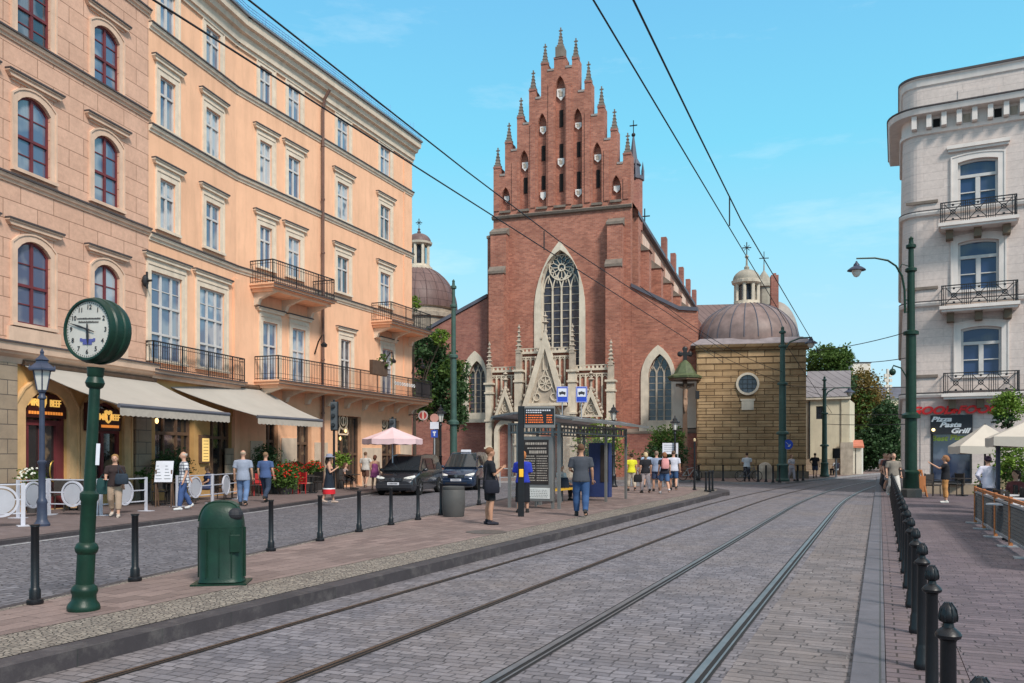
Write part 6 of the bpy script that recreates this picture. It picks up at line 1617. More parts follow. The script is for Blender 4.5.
# departure display
x, y, _ = G(521, 516.5, ISL); t = thing('departure_display', 'tall black pole carrying an orange-lettered departure board', 'display', (x, y, ISL)); m = y/843
zd = lambda py: ZH(py, y)-ISL
MB().box(-.08,.08,-.06,.06,0,zd(406)).build('pole', m_black, t, bevel=.01)
MB().box(-.05,.06,-.10,-.061,zd(477),zd(469)).build('button_box', M('button_yellow', (.85,.45,.03), .4), t, bevel=.01)
bd = MB().box(.085, (555-521)*m, -.10, .12, zd(428), zd(406.5)).build('board', m_sh, t, bevel=.01)
MB().box(.095, (554-521)*m, -.108, -.1005, zd(424.5), zd(408.5)).build('screen', M('display_black', (.015,.015,.018), .3), bd)
mb = MB(); xx = .13
while xx < .72: ww = RR2.uniform(.02,.05); mb.box(xx, xx+ww, -.112, -.1085, zd(411.2), zd(409.9)); xx += ww+.018
xx = .13
while xx < .5: ww = RR2.uniform(.02,.05); mb.box(xx, xx+ww, -.112, -.1085, zd(413.2), zd(412.2)); xx += ww+.018
mb.build('header_lettering', m_whitem, bd)
mb = MB()
for r_ in range(4):
    zz = zd(416.0+r_*2.3)
    for a_, b_ in ((.12,.15),(.19,.55),(.66,.80)):
        xx = a_
        while xx < b_: ww = RR2.uniform(.016,.035); mb.box(xx, min(xx+ww,.83), -.113, -.1085, zz, zz+.026); xx += ww+.016
mb.build('led_lettering', emit('led_orange', (1.0,.20,.03), .45), bd)
# ================================================================ SHRINE
Ysh = 60.5; x, y, _ = A(685, Ysh, CPV); t = thing('wayside_crucifix', 'tall crucifix under a green copper canopy against the church wall', 'crucifix', (x, y, CPV), -.1); zs_ = lambda py: ZH(py, Ysh)-CPV; ms = Ysh/843
MB().box(-.16,.16,-.1,.1,0,zs_(377)).build('post', m_wood, t)
MB().box(-10*ms*.9,9*ms,-.08,.08,zs_(386.5),zs_(383.5)).build('crossbar', m_wood, t)
cop = M('green_copper', (.085,.11,.055), .6, var=.3, scale=3)
cn = MB().lathe([(17*ms,zs_(378.5)),(17.2*ms,zs_(376.5)),(11.5*ms,zs_(374)),(8.5*ms,zs_(369)),(6*ms,zs_(364.5)),(2.5*ms,zs_(361)),(.1,zs_(360))], 8).build('canopy', cop, t)
MB().lathe([(16*ms,zs_(380.5)),(16*ms,zs_(378.6))], 8).build('canopy_rim', m_wood, cn)
MB().box(-.13,.13,-.1,.1,zs_(361),zs_(348.5)).box(-5*ms,5*ms,-.1,.1,zs_(355.5),zs_(352.5)).ell((-5*ms,0,zs_(354)),.2,.1,.2,8,5).ell((5*ms,0,zs_(354)),.2,.1,.2,8,5).ell((0,0,zs_(349)),.2,.1,.2,8,5).build('cross', m_iron, cn)
fg = MB(); sk = lambda X, py, yy=-.22: (X, yy, zs_(py))
fg.ell((0,-.25,zs_(386)), .13,.14,.17).tube([sk(0,387.5),sk(0,390),sk(0,396),sk(0,399)],[.08,.2,.15,.17],8).tube([sk(0,389.5),sk(-.4,387),sk(-.62,385)],[.08,.06,.05],6).tube([sk(0,389.5),sk(.4,387),sk(.6,385)],[.08,.06,.05],6).tube([sk(-.07,399),sk(-.08,405,-.3),sk(-.03,412)],[.11,.08,.05],6).tube([sk(.07,399),sk(.08,405,-.3),sk(.03,412)],[.11,.08,.05],6)
remesh(fg, .04).build('figure', M('carved_figure', (.35,.22,.15), .7), t, smooth=True)
MB().box(.75,1.0,-.12,.1,zs_(399),zs_(391)).build('lamp_box', m_iron, t)
# information board
p = A(670, 42.2, ISL); t = thing('notice_board', 'white notice board on posts above the pedestrians', 'notice board', p); zb_ = lambda py: ZH(py, 42.2)-ISL
bb_ = MB().box(-.38,.40,-.03,.03,zb_(454),zb_(443)).build('board', m_whitem, t); MB().tube([(-.36,0,0),(-.36,0,zb_(443))],.03,6).build('post', m_grey, t); MB().tube([(.38,0,0),(.38,0,zb_(443))],.03,6).build('post', m_grey, t)
mb = MB()
for r_ in range(4): mb.box(-.3,.3-.05*(r_ % 2),-.035,-.0305,zb_(451.5)+r_*.1,zb_(451.5)+r_*.1+.03)
mb.build('lettering', m_grey, bb_)
# ================================================================ WIRES
m_wire = M('black_cable', (.012,.012,.014), .6)
def wire(label, a, b, r=.014, sag=0, name='overhead_wire'):
    a = Vector(a); b = Vector(b); o = (a+b)/2; mb = MB(); n = 14
    mb.tube([a+(b-a)*(i/n)-Vector((0,0,sag*4*(i/n)*(1-i/n)))-o for i in range(n+1)], r, 5)
    w = mb.build(name, m_wire, loc=tuple(o)); tag(w, label, 'overhead wire', 'overhead tram wires'); return w
def atz(px, py, z): Y = (z-CH)*FP/(HY-py); return ((px-CX)/FP*Y, Y, z)
def ext(a, b, k):                                      # extend beyond a by factor k
    a = Vector(a); b = Vector(b); return tuple(a+(a-b)*k)
def line(label, p, q, z0, z1=None, k=.4, r=.014, k2=0):
    a = atz(*p, z0); b = atz(*q, z1 or z0); wire(label, ext(a, b, k), ext(b, a, k2), r)
def polyline(label, pts, z, r):
    P = [Vector(atz(a, b, z)) for a, b in pts]; P = [P[0]+(P[0]-P[1])*.5]+P+[P[-1]+(P[-1]-P[-2])*.4]; o = P[2].copy()
    w = MB().tube([p-o for p in P], r, 5).build('overhead_wire', m_wire, loc=tuple(o)); tag(w, label, 'overhead wire', 'overhead tram wires')
line('lower left overhead wire crossing in front of the orange house', (155, 1), (696, 345), 5.6, k=.35, r=.011, k2=.25)
polyline('upper left overhead wire slanting in front of the church gable', [(250,1),(465,170),(559,241),(696,332)], 6.1, .011)
line('right-hand pair, left overhead wire above the tram track', (594, 1), (760, 279), 6.6, k=.3, r=.011, k2=.55)
polyline('right-hand pair, right overhead wire above the tram track', [(634,1),(696,129),(741,220),(811,339)], 5.8, .011)
P1 = A(911, 33.9)
wire('span wire from the large green pole towards the chapel roof', (P1[0], 33.9, ZH(331,33.9)), A(812, 44, ZH(351,44)), .018, .12)
wire('upper of two low span wires left of the large green pole', (P1[0], 33.9, ZH(357,33.9)), A(846, 46, ZH(362,46)), .018, .1)
wire('lower thin span wire running left from the large green pole', (P1[0], 33.9, ZH(387,33.9)), A(783, 52, ZH(385,52)), .016, .1)
wire('low span wire behind the big green pole before the trees', (P1[0], 33.9, ZH(414,33.9)), A(825, 63, ZH(414,63)), .02, .05)
wire('lowest span wire before the yellow annexe and trees', (P1[0], 33.9, ZH(424,33.9)), A(825, 63, ZH(424,63)), .02, .05)
wire('span wire slanting across the red church aisle to the chapel', A(640, 40, ZH(286,40)), A(783, 52, ZH(372,52)), .016, .5)
wire('thin wire sloping over the chapel stonework to the annexe pole', A(700, 50, ZH(345,50)), A(825, 63, ZH(396,63)), .016, .3)
wire('long faint wire from the chapel pole over the yellow annexe roof', A(783, 52, ZH(340,52)), A(849, 80, ZH(437,80)), .018, .1)
for px, pa, pb, z, lab in ((544, 231, 250, 6.0, 'short hanger joining the two left overhead wires'), (729.5, 196, 226, 6.2, 'short hanger between the two right overhead wires')):
    a = atz(px, pa, z); Y = a[1]; h = wire(lab, a, (a[0], Y, ZH(pb, Y)), .012, 0, 'wire_hanger')
# ================================================================ PLANTS
m_leafd = leaf_mat('dark_leaves', (.018,.045,.020), (.05,.10,.035))
m_leafm = leaf_mat('mid_leaves', (.03,.07,.012), (.085,.14,.03))
m_leafb = leaf_mat('autumn_leaves', (.085,.078,.02), (.21,.14,.04))
m_leafy = leaf_mat('bright_leaves', (.06,.12,.015), (.17,.26,.04))
m_bark = M('bark', (.06,.045,.035), .9, var=.3, scale=8, bump=.3)
m_soil = M('soil', (.03,.022,.016), .95)
m_pot = M('dark_planter', (.05,.045,.045), .7, var=.2)
m_flred = M('red_petals', (.60,.02,.015), .6)
m_flwh = M('white_petals', (.7,.68,.6), .6)
def leaves(mb, rnd, c, rx, ry, rz, n, ls, clump=.3, hollow=.45, per=14):
    k = max(1, n//per)
    for _ in range(k):
        while True:
            d = Vector((rnd.gauss(0,1), rnd.gauss(0,1), rnd.gauss(0,1)))
            if d.length > .1: break
        d.normalize(); r = hollow+(1-hollow)*rnd.random()**.6; r *= 1+.18*rnd.gauss(0,1)*.6
        cc = Vector((c[0]+d.x*rx*r, c[1]+d.y*ry*r, c[2]+d.z*rz*r))
        cr = clump*min(rx, rz)*(.6+.8*rnd.random())
        for _ in range(per):
            p = cc+Vector((rnd.gauss(0,.5), rnd.gauss(0,.5), rnd.gauss(0,.38)))*cr
            a = Vector((rnd.gauss(0,1), rnd.gauss(0,1), rnd.gauss(0,.6))).normalized(); b = a.cross(Vector((rnd.gauss(0,1), rnd.gauss(0,1), rnd.gauss(0,1)))).normalized()
            l = ls*(.6+.8*rnd.random()); w = l*.55
            mb.add([p-a*l*.5, p+b*w*.5, p+a*l*.5, p-b*w*.5], [(0,1,2,3)])
def tree(name, label, X, Y, Z, H, trunk_r, crowns, ls, seed, cat='tree', group=None):
    """crowns: (dx, dy, z, rx, ry, rz, n, mat)"""
    rnd = random.Random(seed); t = thing(name, label, cat, (X, Y, Z), 0, group)
    top = H*.55; mb = MB(); mb.tube([(0,0,0),(.05*H*.1,0,top*.4),(0,.02*H,top*.8),(0,0,top)], [trunk_r*1.2, trunk_r, trunk_r*.8, trunk_r*.6], 8)
    for dx, dy, z, rx, ry, rz, n, m in crowns:
        for _ in range(3):
            e = (dx+rnd.uniform(-.6,.6)*rx, dy+rnd.uniform(-.6,.6)*ry, z+rnd.uniform(-.3,.6)*rz)
            mb.tube([(0,0,top*.75), ((e[0])*.45, e[1]*.45, (top*.75+e[2])*.52), e], [trunk_r*.45, trunk_r*.25, trunk_r*.08], 5)
    mb.build('trunk', m_bark, t)
    for i, (dx, dy, z, rx, ry, rz, n, m) in enumerate(crowns):
        c = MB(); leaves(c, rnd, (dx, dy, z), rx, ry, rz, n, ls); c.build('crown', m, t)
    return t
Zt = lambda py, Y: ZH(py, Y)
# tree between the orange house and the church
Y = 60; m = Y/843
X = A(436, Y)[0]; zz = lambda py: ZH(py, Y)-.1
tree('street_tree', 'leafy green tree between the orange house corner and the church', X, Y, .1, 11, .25,
     [(-8*m,0,zz(352),17*m,2.2,22*m,3600,m_leafd),(10*m,.5,zz(385),22*m,2.3,30*m,5200,m_leafd),(14*m,0,zz(372),14*m,2,16*m,1500,m_leafm),(-12*m,0,zz(392),14*m,2.2,26*m,2600,m_leafm),(20*m,.3,zz(415),12*m,2,14*m,1500,m_leafd)], .24, 11)
Y2 = 58; tree('street_tree', 'small tree top showing above the corner balcony of the orange house', A(414, Y2)[0], Y2, .1, 10, .12, [(0,0,ZH(305,Y2),6*Y2/843,.8,7*Y2/843,500,m_leafy),(1.8,.3,ZH(338,Y2),9*Y2/843,1,7*Y2/843,700,m_leafy)], .2, 12)
# shrub by the portal
Y = 55; m = Y/843; X = A(668, Y)[0]
tree('bush', 'dense green bush beside the portal steps behind the pedestrians', X, Y, .12, 3, .1, [(0,0,ZH(440,Y)-.1,17*m,1.2,13*m,2600,m_leafm),(-3*m,0,ZH(455,Y)-.1,24*m,1.3,13*m,2600,m_leafd)], .17, 13, 'bush')
tree('bush', 'light green bush seen through the shelter glass', A(598, 52)[0], 52, .12, 4, .1, [(0,0,ZH(440,52)-.1,1.5,1.1,1.2,1800,m_leafy),(.2,0,ZH(458,52)-.1,1.8,1.1,1.2,1200,m_leafm)], .17, 14, 'bush')
# trees behind the yellow annexe
Y = 88; m = Y/843; X = A(828, Y)[0]
tree('broad_tree', 'round green tree behind the annexe roof', X, Y, .1, 12, .3, [(-4*m,0,ZH(362,Y),19*m,2.4,15*m,4200,m_leafm),(12*m,0,ZH(360,Y),14*m,2.2,12*m,2600,m_leafm),(0,0,ZH(385,Y),26*m,2.6,18*m,2500,m_leafd)], .30, 15)
Y = 92; m = Y/843
tree('broad_tree', 'tall tree turning brown beside the yellow annexe', A(862, Y)[0], Y, .1, 13, .35, [(-2*m,0,ZH(392,Y),17*m,2.6,22*m,4800,m_leafb),(8*m,0,ZH(415,Y),19*m,2.8,26*m,5200,m_leafb),(-6*m,-1,ZH(420,Y),15*m,2.6,30*m,2600,m_leafm),(4*m,-1,ZH(450,Y),20*m,2.8,20*m,4200,m_leafd)], .30, 16)
Y = 84; m = Y/843
tree('broad_tree', 'dark green tree at the end of the street left of the corner house', A(887, Y)[0], Y, .1, 9, .3, [(0,0,ZH(425,Y),14*m,2.4,24*m,5200,m_leafd),(-12*m,0,ZH(448,Y),16*m,2.4,20*m,4800,m_leafd),(2*m,0,ZH(452,Y),12*m,2.2,18*m,3000,m_leafd),(-24*m,.5,ZH(455,Y),12*m,2,18*m,2500,m_leafd)], .28, 17)
def potted(label, X, Y, Z, rx, rz, pot_h, n, mat, ls=.10, fl=None, box=None, seed=1, name='potted_plant', ry=None):
    rnd = random.Random(seed); t = thing(name, label, 'plant', (X, Y, Z))
    if box: MB().box(-box[0], box[0], -box[1], box[1], 0, pot_h).build('planter_box', m_pot, t)
    elif pot_h: MB().lathe([(rx*.35,0),(rx*.5,pot_h),(rx*.42,pot_h),(rx*.4,pot_h-.05),(0,pot_h-.05)], 12).build('pot', m_pot, t)
    c = MB(); leaves(c, rnd, (0,0,pot_h+rz*.8), rx, ry or rx, rz, n, ls, hollow=.2, per=8); c.build('foliage', mat, t)
    if fl:
        for m_, k in fl:
            f = MB()
            for _ in range(k):
                d = Vector((rnd.gauss(0,1), rnd.gauss(0,1)-.6, abs(rnd.gauss(0,1)))).normalized()
                f.ell((d.x*rx*1.0, d.y*(ry or rx)*1.0, pot_h+rz*.8+d.z*rz*1.0), .035, .035, .03, 5, 3)
            f.build('flowers', m_, t)
    return t
def TF(px, off):
    P = L1 if px < 234 else L2; q = P.W(P.U(px, off), off); return q
def PW(P, px, off, z=LPV): u = P.U(px, off); q = P.W(u, off); return q
x, y = PW(L1, 32, .7); potted('white flowering pot plant beside the red shop door', x, y, LPV, .35, .3, .75, 420, m_leafm, .09, [(m_flwh, 26)], seed=21)
x, y = PW(L1, 173, 1.0); potted('clipped dark round bush in a tall pot before the shop window', x, y, LPV, .62, .62, .75, 3200, m_leafd, .08, seed=22)
x, y = PW(L1, 145, .8); potted('low spiky plant on the sill near the stone pier', x, y, LPV, .35, .28, .7, 260, m_leafm, .12, seed=23)
x, y = PW(L2, 266, 1.1); potted('clipped dark bush behind the man in the blue tee shirt', x, y, LPV, .55, .75, .8, 3000, m_leafd, .08, seed=24)
x, y = TF(285, 2.0); potted('big red geranium bush in a pot at the terrace corner', x, y, LPV, .62, .55, .3, 2600, m_leafm, .10, [(m_flred, 60)], seed=25, name='geranium')
for i, (px, py) in enumerate(((275,.8),(295,.8),(314,.8))):
    x, y = TF(px, py); potted(f'{["left","middle","right"][i]} box of red geraniums in the row behind the terrace tables', x, y, LPV, .42, .34, .75, 1300, m_leafm, .10, [(m_flred, 60)], box=(.2,.9), seed=26+i, name='flower_box', ry=.95)
x, y = TF(340, .6); potted('tall potted plant before the right shop window of the orange house', x, y, LPV, .5, .5, 1.0, 500, m_leafy, .14, seed=30)
u = L2.U(378, 1.4); q = L2.W(L2.U(383, 1.4), 1.4); c = MB(); leaves(c, random.Random(31), (L2.U(383,1.4), -1.45, L2.Z(382, 360, 1.4)-.1), .5, .3, .35, 260, .12); c.build('foliage', m_leafm, PLANTER)
# right terrace greenery
Y = 30.5; m = Y/843
tree('street_tree', 'bright green slender tree hiding the end of the red letters', A(1008, Y)[0], Y, RPV, 4, .07, [(0,0,ZH(408,Y),15*m,.5,14*m,2400,m_leafy),(3*m,0,ZH(395,Y)-.1,8*m,.4,5*m,500,m_leafm),(-4*m,0,ZH(422,Y),11*m,.4,7*m,600,m_leafd)], .10, 41)
tree('bush', 'tall leafy hedge plant under the cream parasols', A(1012, 24)[0], 24, RPV, 2, .05, [(0,0,ZH(462,24),.42,.4,.62,1800,m_leafy),(.1,0,ZH(480,24),.45,.4,.5,1200,m_leafm)], .09, 42, 'bush')
potted('small potted bush at the left end of the cream parasol terrace', *A(985, 25)[:2], RPV, .28, .5, .45, 400, m_leafy, .10, seed=43)
# ================================================================ CAFE FURNITURE
m_chair = M('dark_wicker', (.035,.028,.025), .7, var=.3, scale=20)
m_redc = M('red_cushion', (.40,.02,.02), .7)
def chair(label, X, Y, Z, rz, mat=None, seatm=None, group=None):
    mat = mat or m_chair; t = thing('chair', label, 'chair', (X, Y, Z), rz, group)
    MB().box(-.22,.22,-.22,.22,.42,.47).build('seat', seatm or mat, t, bevel=.01)
    MB().box(-.21,.21,.19,.23,.50,.90).box(-.23,-.20,.18,.24,.4,.93).box(.20,.23,.18,.24,.4,.93).build('backrest', mat, t)
    for a in (-1, 1):
        for b in (-1, 1): MB().bar((a*.20, b*.19, 0), (a*.19, b*.18, .42), .03).build('leg', mat, t)
        MB().tube([(a*.235,-.19,.47),(a*.235,-.19,.66),(a*.235,.19,.68)], .015, 5).build('armrest', mat, t)
    return t
def table(label, X, Y, Z, r=.38, mat=None, group=None, sq=False, rz=0):
    t = thing('cafe_table', label, 'table', (X, Y, Z), rz, group); mat = mat or m_chair
    (MB().box(-r, r, -r, r, .71, .74) if sq else MB().lathe([(r,.71),(r,.74)], 20)).build('table_top', mat, t)
    MB().lathe([(.03,.05),(.03,.71)], 8).build('pedestal', m_iron, t); MB().box(-.25,.25,-.03,.03,0,.05).box(-.03,.03,-.25,.25,.001,.049).build('foot', m_iron, t)
    return t
LC = [(72,511,.4,'dark cafe chair behind the disc barrier left of the clock pole'),(62,509,-2.6,'dark cafe chair between the blue lamp and the shop door'),(88,510,2.9,'dark cafe chair right beside the clock pole, behind the barrier'),(160,-1.7,.2,'dark cafe chair left of the menu stand'),(190,-1.8,1.9,'dark cafe chair behind the man in the plaid shirt'),(225,-1.8,-.6,'dark cafe chair behind the right end of the disc barrier'),(252,-1.7,.8,'dark cafe chair between the two men seen from behind')]
c0 = None; 
for i, (px, py, rz_, lab) in enumerate(LC):
    x, y = G(px, py, LPV)[:2] if py > 0 else TF(px, -py)
    if c0 is None: c0 = chair(lab, x, y, LPV, rz_, group='dark cafe chairs on the left terrace')
    else: dup(c0, (x, y, LPV), rz_, lab)
c1r = None
for px, py, rz_, lab in ((258,1.7,.5,'red cushioned cafe chair left of the geranium bush'),(299,2.2,-.7,'red cushioned cafe chair right of the geranium bush')):
    x, y = TF(px, py)
    if c1r is None: c1r = chair(lab, x, y, LPV, rz_, m_redc, m_redc, 'red cafe chairs')
    else: dup(c1r, (x, y, LPV), rz_, lab)
chair('beige seated cafe chair before the geranium boxes', *TF(306, 2.2), LPV, 2.6, m_chair, M('beige_seat', (.42,.33,.25), .8))
chair('dark cafe chair left of the woman in the sun hat', *TF(316, 2.0), LPV, -.4)
chair('dark cafe chair holding the woman seated by the parasol', *TF(345, 1.4), LPV, -1.9)
t0 = None
for px, py, lab in ((78,510,'dark round cafe table behind the disc barrier near the clock'),(175,-2.0,'dark round cafe table under the menu stand'),(232,-2.0,'dark round cafe table by the last disc barrier'),(311,-2.4,'dark round cafe table before the geranium boxes'),(352,-1.9,'dark round cafe table near the pink parasol')):
    x, y = G(px, py, LPV)[:2] if py > 0 else TF(px, -py)
    if t0 is None: t0 = table(lab, x, y, LPV, group='dark cafe tables')
    else: dup(t0, (x, y, LPV), 0, lab)
# menu stand
x, y, _ = G(163, 507, LPV); t = thing('menu_stand', 'white open menu sheet on a dark stand left of the plaid shirt man', 'menu stand', (x, y, LPV), .1); m = y/843
mz = lambda py: ZH(py, y)-LPV
mb_ = MB().add([(-8*m,-.05,mz(482)),(9*m,-.05,mz(482)),(9*m,.15,mz(461)),(-8*m,.15,mz(461)),(-8*m,-.02,mz(482)),(9*m,-.02,mz(482)),(9*m,.18,mz(461)),(-8*m,.18,mz(461))],[(0,1,2,3),(7,6,5,4),(0,4,5,1),(3,2,6,7),(0,3,7,4),(1,5,6,2)]).build('board', m_whitem, t)
q = MB()
for c_ in range(2):
    for r_ in range(5): f = .15+.15*r_; q.box(-7*m+8.5*m*c_, -1*m+8.5*m*c_-.03*r_, -.05+.2*f-.012, -.05+.2*f-.002, mz(482)+(mz(461)-mz(482))*f, mz(482)+(mz(461)-mz(482))*f+.018)
q.build('lettering', m_grey, mb_)
MB().bar((-7*m,0,0),(-7*m,.05,mz(470)),.04).bar((8*m,0,0),(8*m,.05,mz(470)),.04).bar((-7*m,.3,0),(-7*m,.05,mz(470)),.04).bar((8*m,.3,0),(8*m,.05,mz(470)),.04).build('stand', m_wood, t)
u = L1.U(203); t = L1.root('menu_case', 'lit yellow menu case on the yellow pier', 'menu case', .1); z0, z1 = L1.Z(203,463)-.1, L1.Z(203,437)-.1
MB().box(u-.30,u+.30,-.12,0,z0,z1+.08).build('case', m_wood, t); MB().box(u-.23,u+.23,-.13,-.121,z0+.06,z1-.05).build('sheet', emit('menu_glow', (.9,.60,.20), .55), t)
q = MB()
for r_ in range(7): q.box(u-.16,u+.16,-.135,-.131,z0+.12+r_*(z1-z0)*.12,z0+.14+r_*(z1-z0)*.12)
q.build('lettering', m_wood, t)
# disc barriers
m_bar = M('pale_grey_barrier', (.50,.50,.56), .45, var=.1); m_disc = M('barrier_disc', (.42,.42,.46), .5, var=.08)
def barrier(label, a, b, z=LPV, h=1.0):
    a = Vector(a[:2]); b = Vector(b[:2]); L = (b-a).length; rz_ = math.atan2((b-a).y, (b-a).x)
    t = thing('disc_barrier', label, 'cafe barrier', (a.x, a.y, z), rz_, 'pale disc barriers around the left terrace')
    for x in (0, L): MB().box(x-.045, x+.045, -.02, .02, 0, h).build('post', m_bar, t); MB().box(x-.12, x+.12, -.2, .2, 0, .015).build('foot', m_bar, t)
    mb = MB(); 
    for zz in (h-.03, .62, .30): mb.bar((0,0,zz), (L,0,zz), .035, .03)
    mb.build('rail', m_bar, t); mb = MB(); R_ = .33
    ringc(mb, L/2, .58, R_-.02, R_+.03, -.03, .03, 28); mb.build('ring', m_bar, t)
    mb = MB(); mb.prism([(L/2+(R_-.05)*math.cos(2*PI*k/28), .58+(R_-.05)*math.sin(2*PI*k/28)) for k in range(28)], -.02, .02); mb.build('disc', m_disc, t)
    return t
g_ = lambda px, py: G(px, py, LPV)
barrier('nearest disc barrier at the left frame edge', g_(-22,528), g_(23,526))
barrier('disc barrier just behind the blue lamp post', g_(18,518), g_(47,515))
barrier('disc barrier between the blue lamp and the clock column', g_(49,514.5), g_(97,515.5))
barrier('disc barrier right of the clock column behind the walking woman', g_(101,515.5), g_(146,511))
barrier('disc barrier behind the man in the plaid shirt', g_(177,506.5), g_(212,503))
barrier('disc barrier left of the man in the grey shirt', g_(213,503), g_(238,499))
# parasols
def parasol(label, X, Y, Z, R_, ze, zt, mat, pole=m_whitem, n=8, rz=0, val=.22):
    t = thing('parasol', label, 'parasol', (X, Y, Z), rz)
    MB().tube([(0,0,0),(0,0,zt)], .03, 8).build('pole', pole, t); MB().lathe([(.3,0),(.3,.06),(.05,.1)], 12).build('base', m_pot, t)
    vs = [(0,0,zt)]; fs = []; rings = [(.35,.62),(.7,.28),(1.0,.0)]
    for r, f in rings:
        for k in range(n*2):
            a = 2*PI*k/(n*2); q = R_*r*(1 if k % 2 == 0 else math.cos(PI/n)*.985); vs.append((q*math.cos(a), q*math.sin(a), ze+(zt-ze)*f-(0 if k % 2 == 0 else .02)))
    N = n*2
    for k in range(N): fs.append((0, 1+k, 1+(k+1)%N))
    for j in range(2):
        for k in range(N): fs.append((1+j*N+k, 1+(j+1)*N+k, 1+(j+1)*N+(k+1)%N, 1+j*N+(k+1)%N))
    c = MB().add(vs, fs).build('canopy', mat, t)
    v = MB()
    for k in range(N):
        a, b = vs[1+2*N+k], vs[1+2*N+(k+1)%N]; v.add([a, b, (b[0]*1.0,b[1]*1.0,b[2]-val), ((a[0]+b[0])/2,(a[1]+b[1])/2,(a[2]+b[2])/2-val*1.12), (a[0],a[1],a[2]-val)], [(0,1,2,3,4)])
    v.build('valance', mat, t)
    r = MB()
    for k in range(n): a = 2*PI*k/n; r.bar((0,0,zt-.04), (R_*.98*math.cos(a), R_*.98*math.sin(a), ze-.02), .018)
    r.build('ribs', m_wood, t); return t
m_pinkc = M('pink_canvas', (.66,.47,.49), .85, var=.06); m_creamc = M('cream_canvas', (.50,.44,.375), .85, var=.06)
x, y, _ = A(392.5, 37.2); parasol('pale pink parasol between the shop windows and the nearer van', x, y, LPV, 1.33, ZH(439,y)-LPV, ZH(429.5,y)-LPV+.1, m_pinkc, rz=.2)
x, y, _ = A(985, 26.5); parasol('smaller cream parasol farther from the camera beside the blue shop window', x, y, RPV, 1.25, ZH(446,y)-RPV, ZH(424,y)-RPV, m_creamc, m_iron, 4, .5)
x, y, _ = A(1046, 21.0); parasol('larger cream parasol nearer the camera cut by the right frame edge', x, y, RPV, 1.75, ZH(437,y)-RPV, ZH(411,y)-RPV, m_creamc, m_iron, 4, .35)
t = thing('parasol_pole', 'dark blue upright pole below the nearer cream parasol', 'pole', A(998, 22.5, RPV)); MB().box(-.04,.04,-.04,.04,0,ZH(444,22.5)).build('post', m_bluegrey, t); MB().box(-.25,.25,-.25,.25,0,.05).build('foot', m_pot, t)
# right terrace fence
m_orw = M('orange_wood_post', (.42,.15,.05), .6, var=.2); m_mesh = M('grey_mesh', (.075,.075,.078), .6, var=.1)
fp = [(975.4,523),(984,529),(995.6,537),(1010.5,546.5),(1029,558.5),(1053,574)]
pts = [G(a, b, RPV) for a, b in fp]
for i in range(5):
    a, b = Vector(pts[i]), Vector(pts[i+1]); L = (b-a).length; rz_ = math.atan2((b-a).y, (b-a).x)
    t = thing('terrace_fence', f'{["farthest","second farthest","middle","second nearest","nearest"][i]} orange-posted mesh fence panel of the right terrace', 'fence panel', tuple(a), rz_, 'fence panels of the right terrace')
    MB().box(-.06,.06,-.03,.03,0,.92).build('post', m_orw, t)
    if i == 4: MB().box(L-.04,L+.04,-.03,.03,0,.92).build('post', m_orw, t)
    MB().box(.062,L-.062,-.025,.025,.84,.90).build('top_rail', m_orw, t); MB().box(.062,L-.062,-.02,.02,.10,.15).build('bottom_rail', m_grey, t)
    MB().box(.062,L-.062,-.021,.021,.76,.80).build('middle_rail', m_grey, t)
    q = MB(); n = int(L/.055)
    for k in range(n): x = .05+(L-.1)*k/n; q.box(x, x+.022, -.008, .008, .15, .76)
    for k in range(8): zz = .2+.07*k; q.box(.045, L-.045, -.012, -.008, zz, zz+.012)
    q.build('mesh_infill', m_mesh, t); MB().box(-.12,.12,-.22,.22,0,.02).build('foot_plate', m_grey, t)
# right terrace furniture
m_wtab = M('pale_table', (.55,.53,.55), .5, var=.1)
tt = None
for i, (px, Y, rz_) in enumerate(((1000,20.5,.5),(1018,18.6,.5),(1021,23,.6),(1015,16.6,.45))):
    x, y, _ = A(px, Y); lab = ['pale square terrace table behind the middle of the orange fence','pale square terrace table behind the nearer fence panels','pale square table at the back of the right terrace','nearest pale square terrace table at the right edge'][i]
    if tt is None: tt = table(lab, x, y, RPV, .36, m_wtab, 'pale terrace tables', True, rz_)
    else: dup(tt, (x, y, RPV), rz_, lab)
cc = None
for i, (px, Y, rz_) in enumerate(((989,21.3,1.2),(1006,21.6,-2),(1008,19.2,1.4),(1019,17.4,1.1),(1023,20,-1.2))):
    x, y, _ = A(px, Y); lab = ['dark terrace chair nearest the woman in the white shirt','dark terrace chair behind the second table of the right terrace','dark terrace chair close behind the middle fence panel','nearest dark terrace chair on the right','dark terrace chair at the right frame edge'][i]
    if cc is None: cc = chair(lab, x, y, RPV, rz_, group='dark chairs of the right terrace')
    else: dup(cc, (x, y, RPV), rz_, lab)
for i, (px, py, rz_) in enumerate(((933,496,.3),(956,494.5,-1.2))):
    x, y, _ = G(px, py, RPV); dup(cc, (x, y, RPV), rz_, ['dark chair left of the photographing woman by the wall','dark chair between the photographing woman and the seated guest'][i])
table('dark table by the wall before the photographing woman', *G(962,496,RPV)[:2], RPV)
t = thing('folded_easel', 'brown wooden folded stand between the green pole and the shop window', 'stand', G(921, 497, RPV)); MB().bar((-.25,0,0),(-.05,.1,1.1),.06).bar((.25,0,0),(.05,.1,1.1),.06).bar((0,.35,0),(0,.1,1.1),.06).box(-.2,.2,.02,.06,.2,.85).build('frame', m_orw, t)
